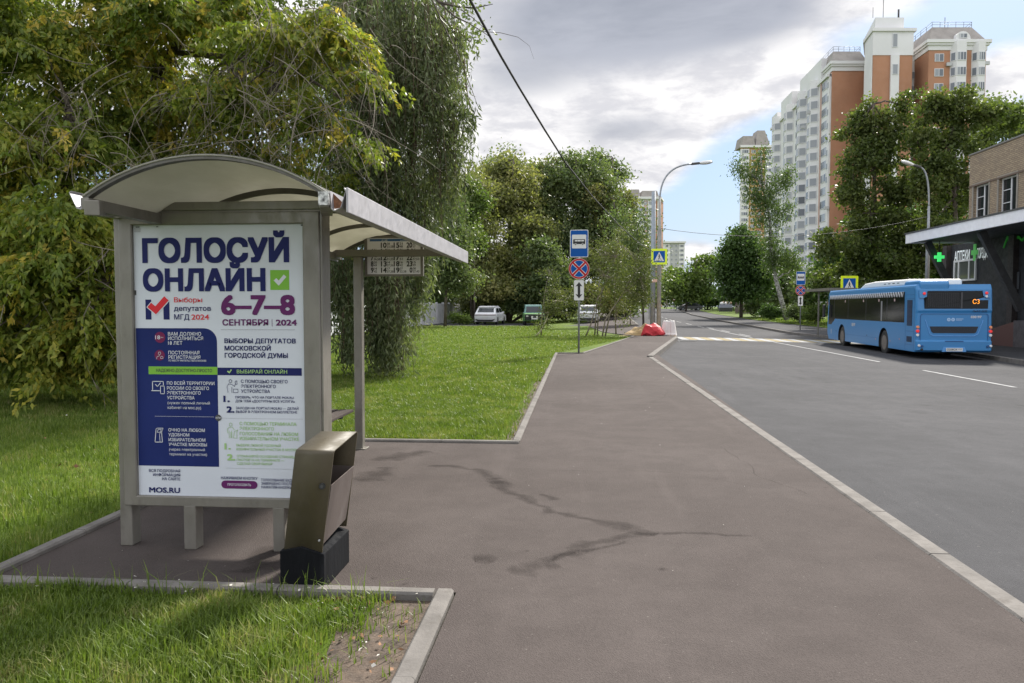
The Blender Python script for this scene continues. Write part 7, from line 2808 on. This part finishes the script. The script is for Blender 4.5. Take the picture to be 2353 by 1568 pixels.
shrub('bright green clipped hedge clump beside the front of the bus', 1872, 62, [B_(1870, 718, 62, 26, 16, .8), B_(1890, 712, 62, 20, 16, .8), B_(1855, 722, 62, 16, 12, .6)], 230, 91, LM_bright)
shrub('dark shrub left of the birch trunk base', 1770, 76, [B_(1768, 712, 76, 20, 17, .9), B_(1784, 718, 76, 16, 12, .8)], 200, 92, LM_deep)
shrub('mid green shrub between the birch and the distant bus stop sign', 1835, 66, [B_(1826, 716, 66, 18, 16, .8), B_(1842, 720, 66, 14, 12, .8)], 170, 93, LM_mid)
shrub('small leafy shrub at the foot of the pale fence', 1055, 66, [B_(1050, 728, 66, 16, 10, .5), B_(1070, 734, 66, 10, 8, .4)], 90, 94, LM_bright)


# ------------------------------------------------------------------ grass
def grass():
    rng = np.random.default_rng(9)
    LMg = leafmat('grass blades', [(.050, .078, .012), (.085, .130, .018), (.125, .180, .030), (.175, .215, .05), (.30, .26, .12)], .40, .45, nscale=2.2)

    def blades(P, h, wd, lean=.55):
        n = len(P)
        az = rng.random(n) * 2 * PI
        d = np.stack([np.cos(az), np.sin(az), np.zeros(n)], 1)
        s = np.stack([-np.sin(az + .5 * rng.normal(size=n)), np.cos(az), np.zeros(n)], 1)
        hh = (h * (.45 + .75 * rng.random(n)))[:, None]
        ln = (lean * rng.random(n) ** 1.3)[:, None]
        w_ = (wd * (.7 + .6 * rng.random(n)))[:, None]
        a0, a1 = P - s * w_ / 2, P + s * w_ / 2
        m = P + d * hh * ln * .35 + np.array([0, 0, 1.]) * hh * .6
        b0, b1 = m - s * w_ * .42, m + s * w_ * .42
        tip = P + d * hh * ln * 1.15 + np.array([0, 0, 1.]) * hh * (1 - .25 * ln)
        q1 = np.stack([a0, a1, b1, b0], 1)
        q2 = np.stack([b0, b1, tip + s * w_ * .06, tip - s * w_ * .06], 1)
        return np.concatenate([q1.reshape(-1, 3), q2.reshape(-1, 3)]).reshape(2, n, 4, 3).transpose(1, 0, 2, 3).reshape(-1, 3)

    def nz(x, y, s, p):
        return np.sin(x * s + p) * np.cos(y * s * 1.13 + p * 2) + .5 * np.sin(x * s * 2.3 + y * s * 1.7 + p)
    out = []
    # foreground bed
    n = 62000
    x = rng.uniform(-4.6, -.78, n); y = rng.uniform(2.2, 3.98, n)
    bare = np.exp(-((x + .90) / .26) ** 2) * .95 + .45 * (nz(x, y, 4.2, 1.) > .45)
    bare = np.where((x > -1.30) & (y < 3.35), np.maximum(bare, .6), bare)
    bare = np.where((x > -.92), np.maximum(bare, .93), bare)
    bare = np.where((x > -1.55) & (x < -1.05) & (y > 3.55), bare * .35, bare)
    k = rng.random(n) > bare
    x, y = x[k], y[k]
    h = .090 + .035 * np.clip(nz(x, y, 3.1, .4), -1, 1) - .035 * (y > 3.72)
    out.append(blades(np.stack([x, y, np.full(len(x), -.02)], 1), h, .0052, .8))
    # tall stragglers over the front kerb
    n = 170
    x = rng.uniform(-3.6, -.95, n); y = rng.uniform(3.86, 3.97, n)
    out.append(blades(np.stack([x, y, np.full(n, -.02)], 1), np.full(n, .17), .005, .9))
    # lawn left of the shelter bay
    n = 90000
    x = rng.uniform(-9.5, -3.44, n); y = 3.6 + 9.4 * rng.random(n) ** 1.2
    k = (np.hypot(x - (-1.0), y) > 0) & (x > -1.0 * y * .78 - 1.2)
    x, y = x[k], y[k]
    out.append(blades(np.stack([x, y, np.full(len(x), -.02)], 1), .085 + .03 * np.clip(nz(x, y, 2., 2.), -1, 1), .006))
    # lawn beyond the bay
    for (y0, y1, n, h_, w_) in ((8.72, 13, 75000, .075, .006), (13, 22, 60000, .075, .010), (22, 40, 50000, .07, .018), (40, 62, 30000, .07, .03)):
        y = y0 + (y1 - y0) * rng.random(n)
        lo = np.maximum(-y * .36 - 1.2, -13)
        hi = np.where(y < 25.5, -.76, -.76 + np.clip((y - 25.5) * .245, 0, 3.6))
        hi = np.where(y > 40, 1.2, hi)
        x = lo + (hi - lo) * rng.random(n)
        edge = (x > hi - .18) & (y < 16) & (rng.random(n) < .75)
        x, y = x[~edge], y[~edge]
        out.append(blades(np.stack([x, y, np.full(len(x), -.02)], 1), h_ + .02 * np.clip(nz(x, y, 1.3, .7), -1, 1), w_))
    # shaded grass under the left trees
    n = 26000
    y = rng.uniform(9, 18, n); x = rng.uniform(-13, -5.5, n)
    k = x > -.72 * y - 1
    out.append(blades(np.stack([x[k], y[k], np.full(k.sum(), -.02)], 1), np.full(k.sum(), .08), .011))
    # right verge
    n = 14000
    y = rng.uniform(48, 85, n); x = 18.2 + 9 * rng.random(n)
    z = np.array([right_z(a, b) for a, b in zip(x, y)]) + .03
    out.append(blades(np.stack([x, y, z], 1), np.full(n, .12), .05))
    o = mesh_from_quads('grass', np.concatenate(out), LMg)
    tag(o, kind='stuff')
    # bare soil along the kerb of the bed and thin worn margin of the lawn
    bm = bmnew()
    pts = [(-.755, 1.5), (-.755, 3.975), (-1.12, 3.975), (-1.16, 3.6), (-1.12, 3.3), (-1.35, 3.05), (-1.42, 2.7), (-1.38, 2.2), (-1.3, 1.5)]
    flat(bm, [(a, b, -.016) for a, b in pts])
    pts = [(-.735, 8.7), (-.735, 25)]
    rr = random.Random(3)
    L_ = [(-.735 - .07 - rr.uniform(0, .09), 8.7 + i * .4) for i in range(28)]
    flat(bm, [(-.735, 8.71, -.016), (-.735, 19.6, -.016)] + [(a, b, -.016) for a, b in L_[::-1]])
    flat(bm, [(-3.42, 8.66, -.0165), (-3.42, 8.72, -.0165), (-.76, 8.76, -.0165), (-.76, 8.70, -.0165)])
    tag(finish('bare_soil', bm, M_soil, norm=False), kind='structure')
    # litter of dry leaves, chips and bits
    P, D, L_, Wd, mi = [], [], [], [], []
    def scat(n, x0, x1, y0, y1, z, s, m):
        for _ in range(n):
            P.append((rng.uniform(x0, x1), rng.uniform(y0, y1), z + rng.random() * .012)); a = rng.random() * 2 * PI
            D.append((math.cos(a), math.sin(a), rng.normal() * .12)); k = s * (.4 + rng.random())
            L_.append(k); Wd.append(k * rng.uniform(.35, .8)); mi.append(m)
    scat(130, -1.4, -.78, 2.3, 3.97, -.008, .035, 0); scat(80, -1.5, -.78, 2.3, 3.97, -.008, .022, 1)
    scat(46, -3.6, -.8, 3.9, 4.1, .02, .022, 1); scat(14, -3.2, -1.4, 4.2, 5.2, .006, .014, 1)
    scat(22, -1.3, 2.2, 3.4, 9, .006, .009, 1); scat(60, -8, -3.5, 5, 13, .03, .04, 0); scat(25, -8, -3.5, 5, 13, .035, .022, 1)
    scat(90, -.92, -.73, 8.8, 20, .0, .03, 0); scat(8, -.4, 2.2, 8, 22, .006, .014, 1); scat(30, -6, -1, 9, 22, .05, .035, 2)
    q = leaf_quads(np.array(P), unit(np.array(D)), np.array(L_), np.array(Wd), rng)
    # lay them flat
    o = mesh_from_quads('leaf_litter', q, [mat('dry brown leaf', (.20, .10, .045), .8, var=.4, vscale=3), mat('pale chip', (.52, .49, .43), .8, var=.2, vscale=3), mat('yellow fallen leaf', (.36, .30, .07), .8, var=.3)], mi=np.array(mi))
    tag(o, kind='stuff')


grass()
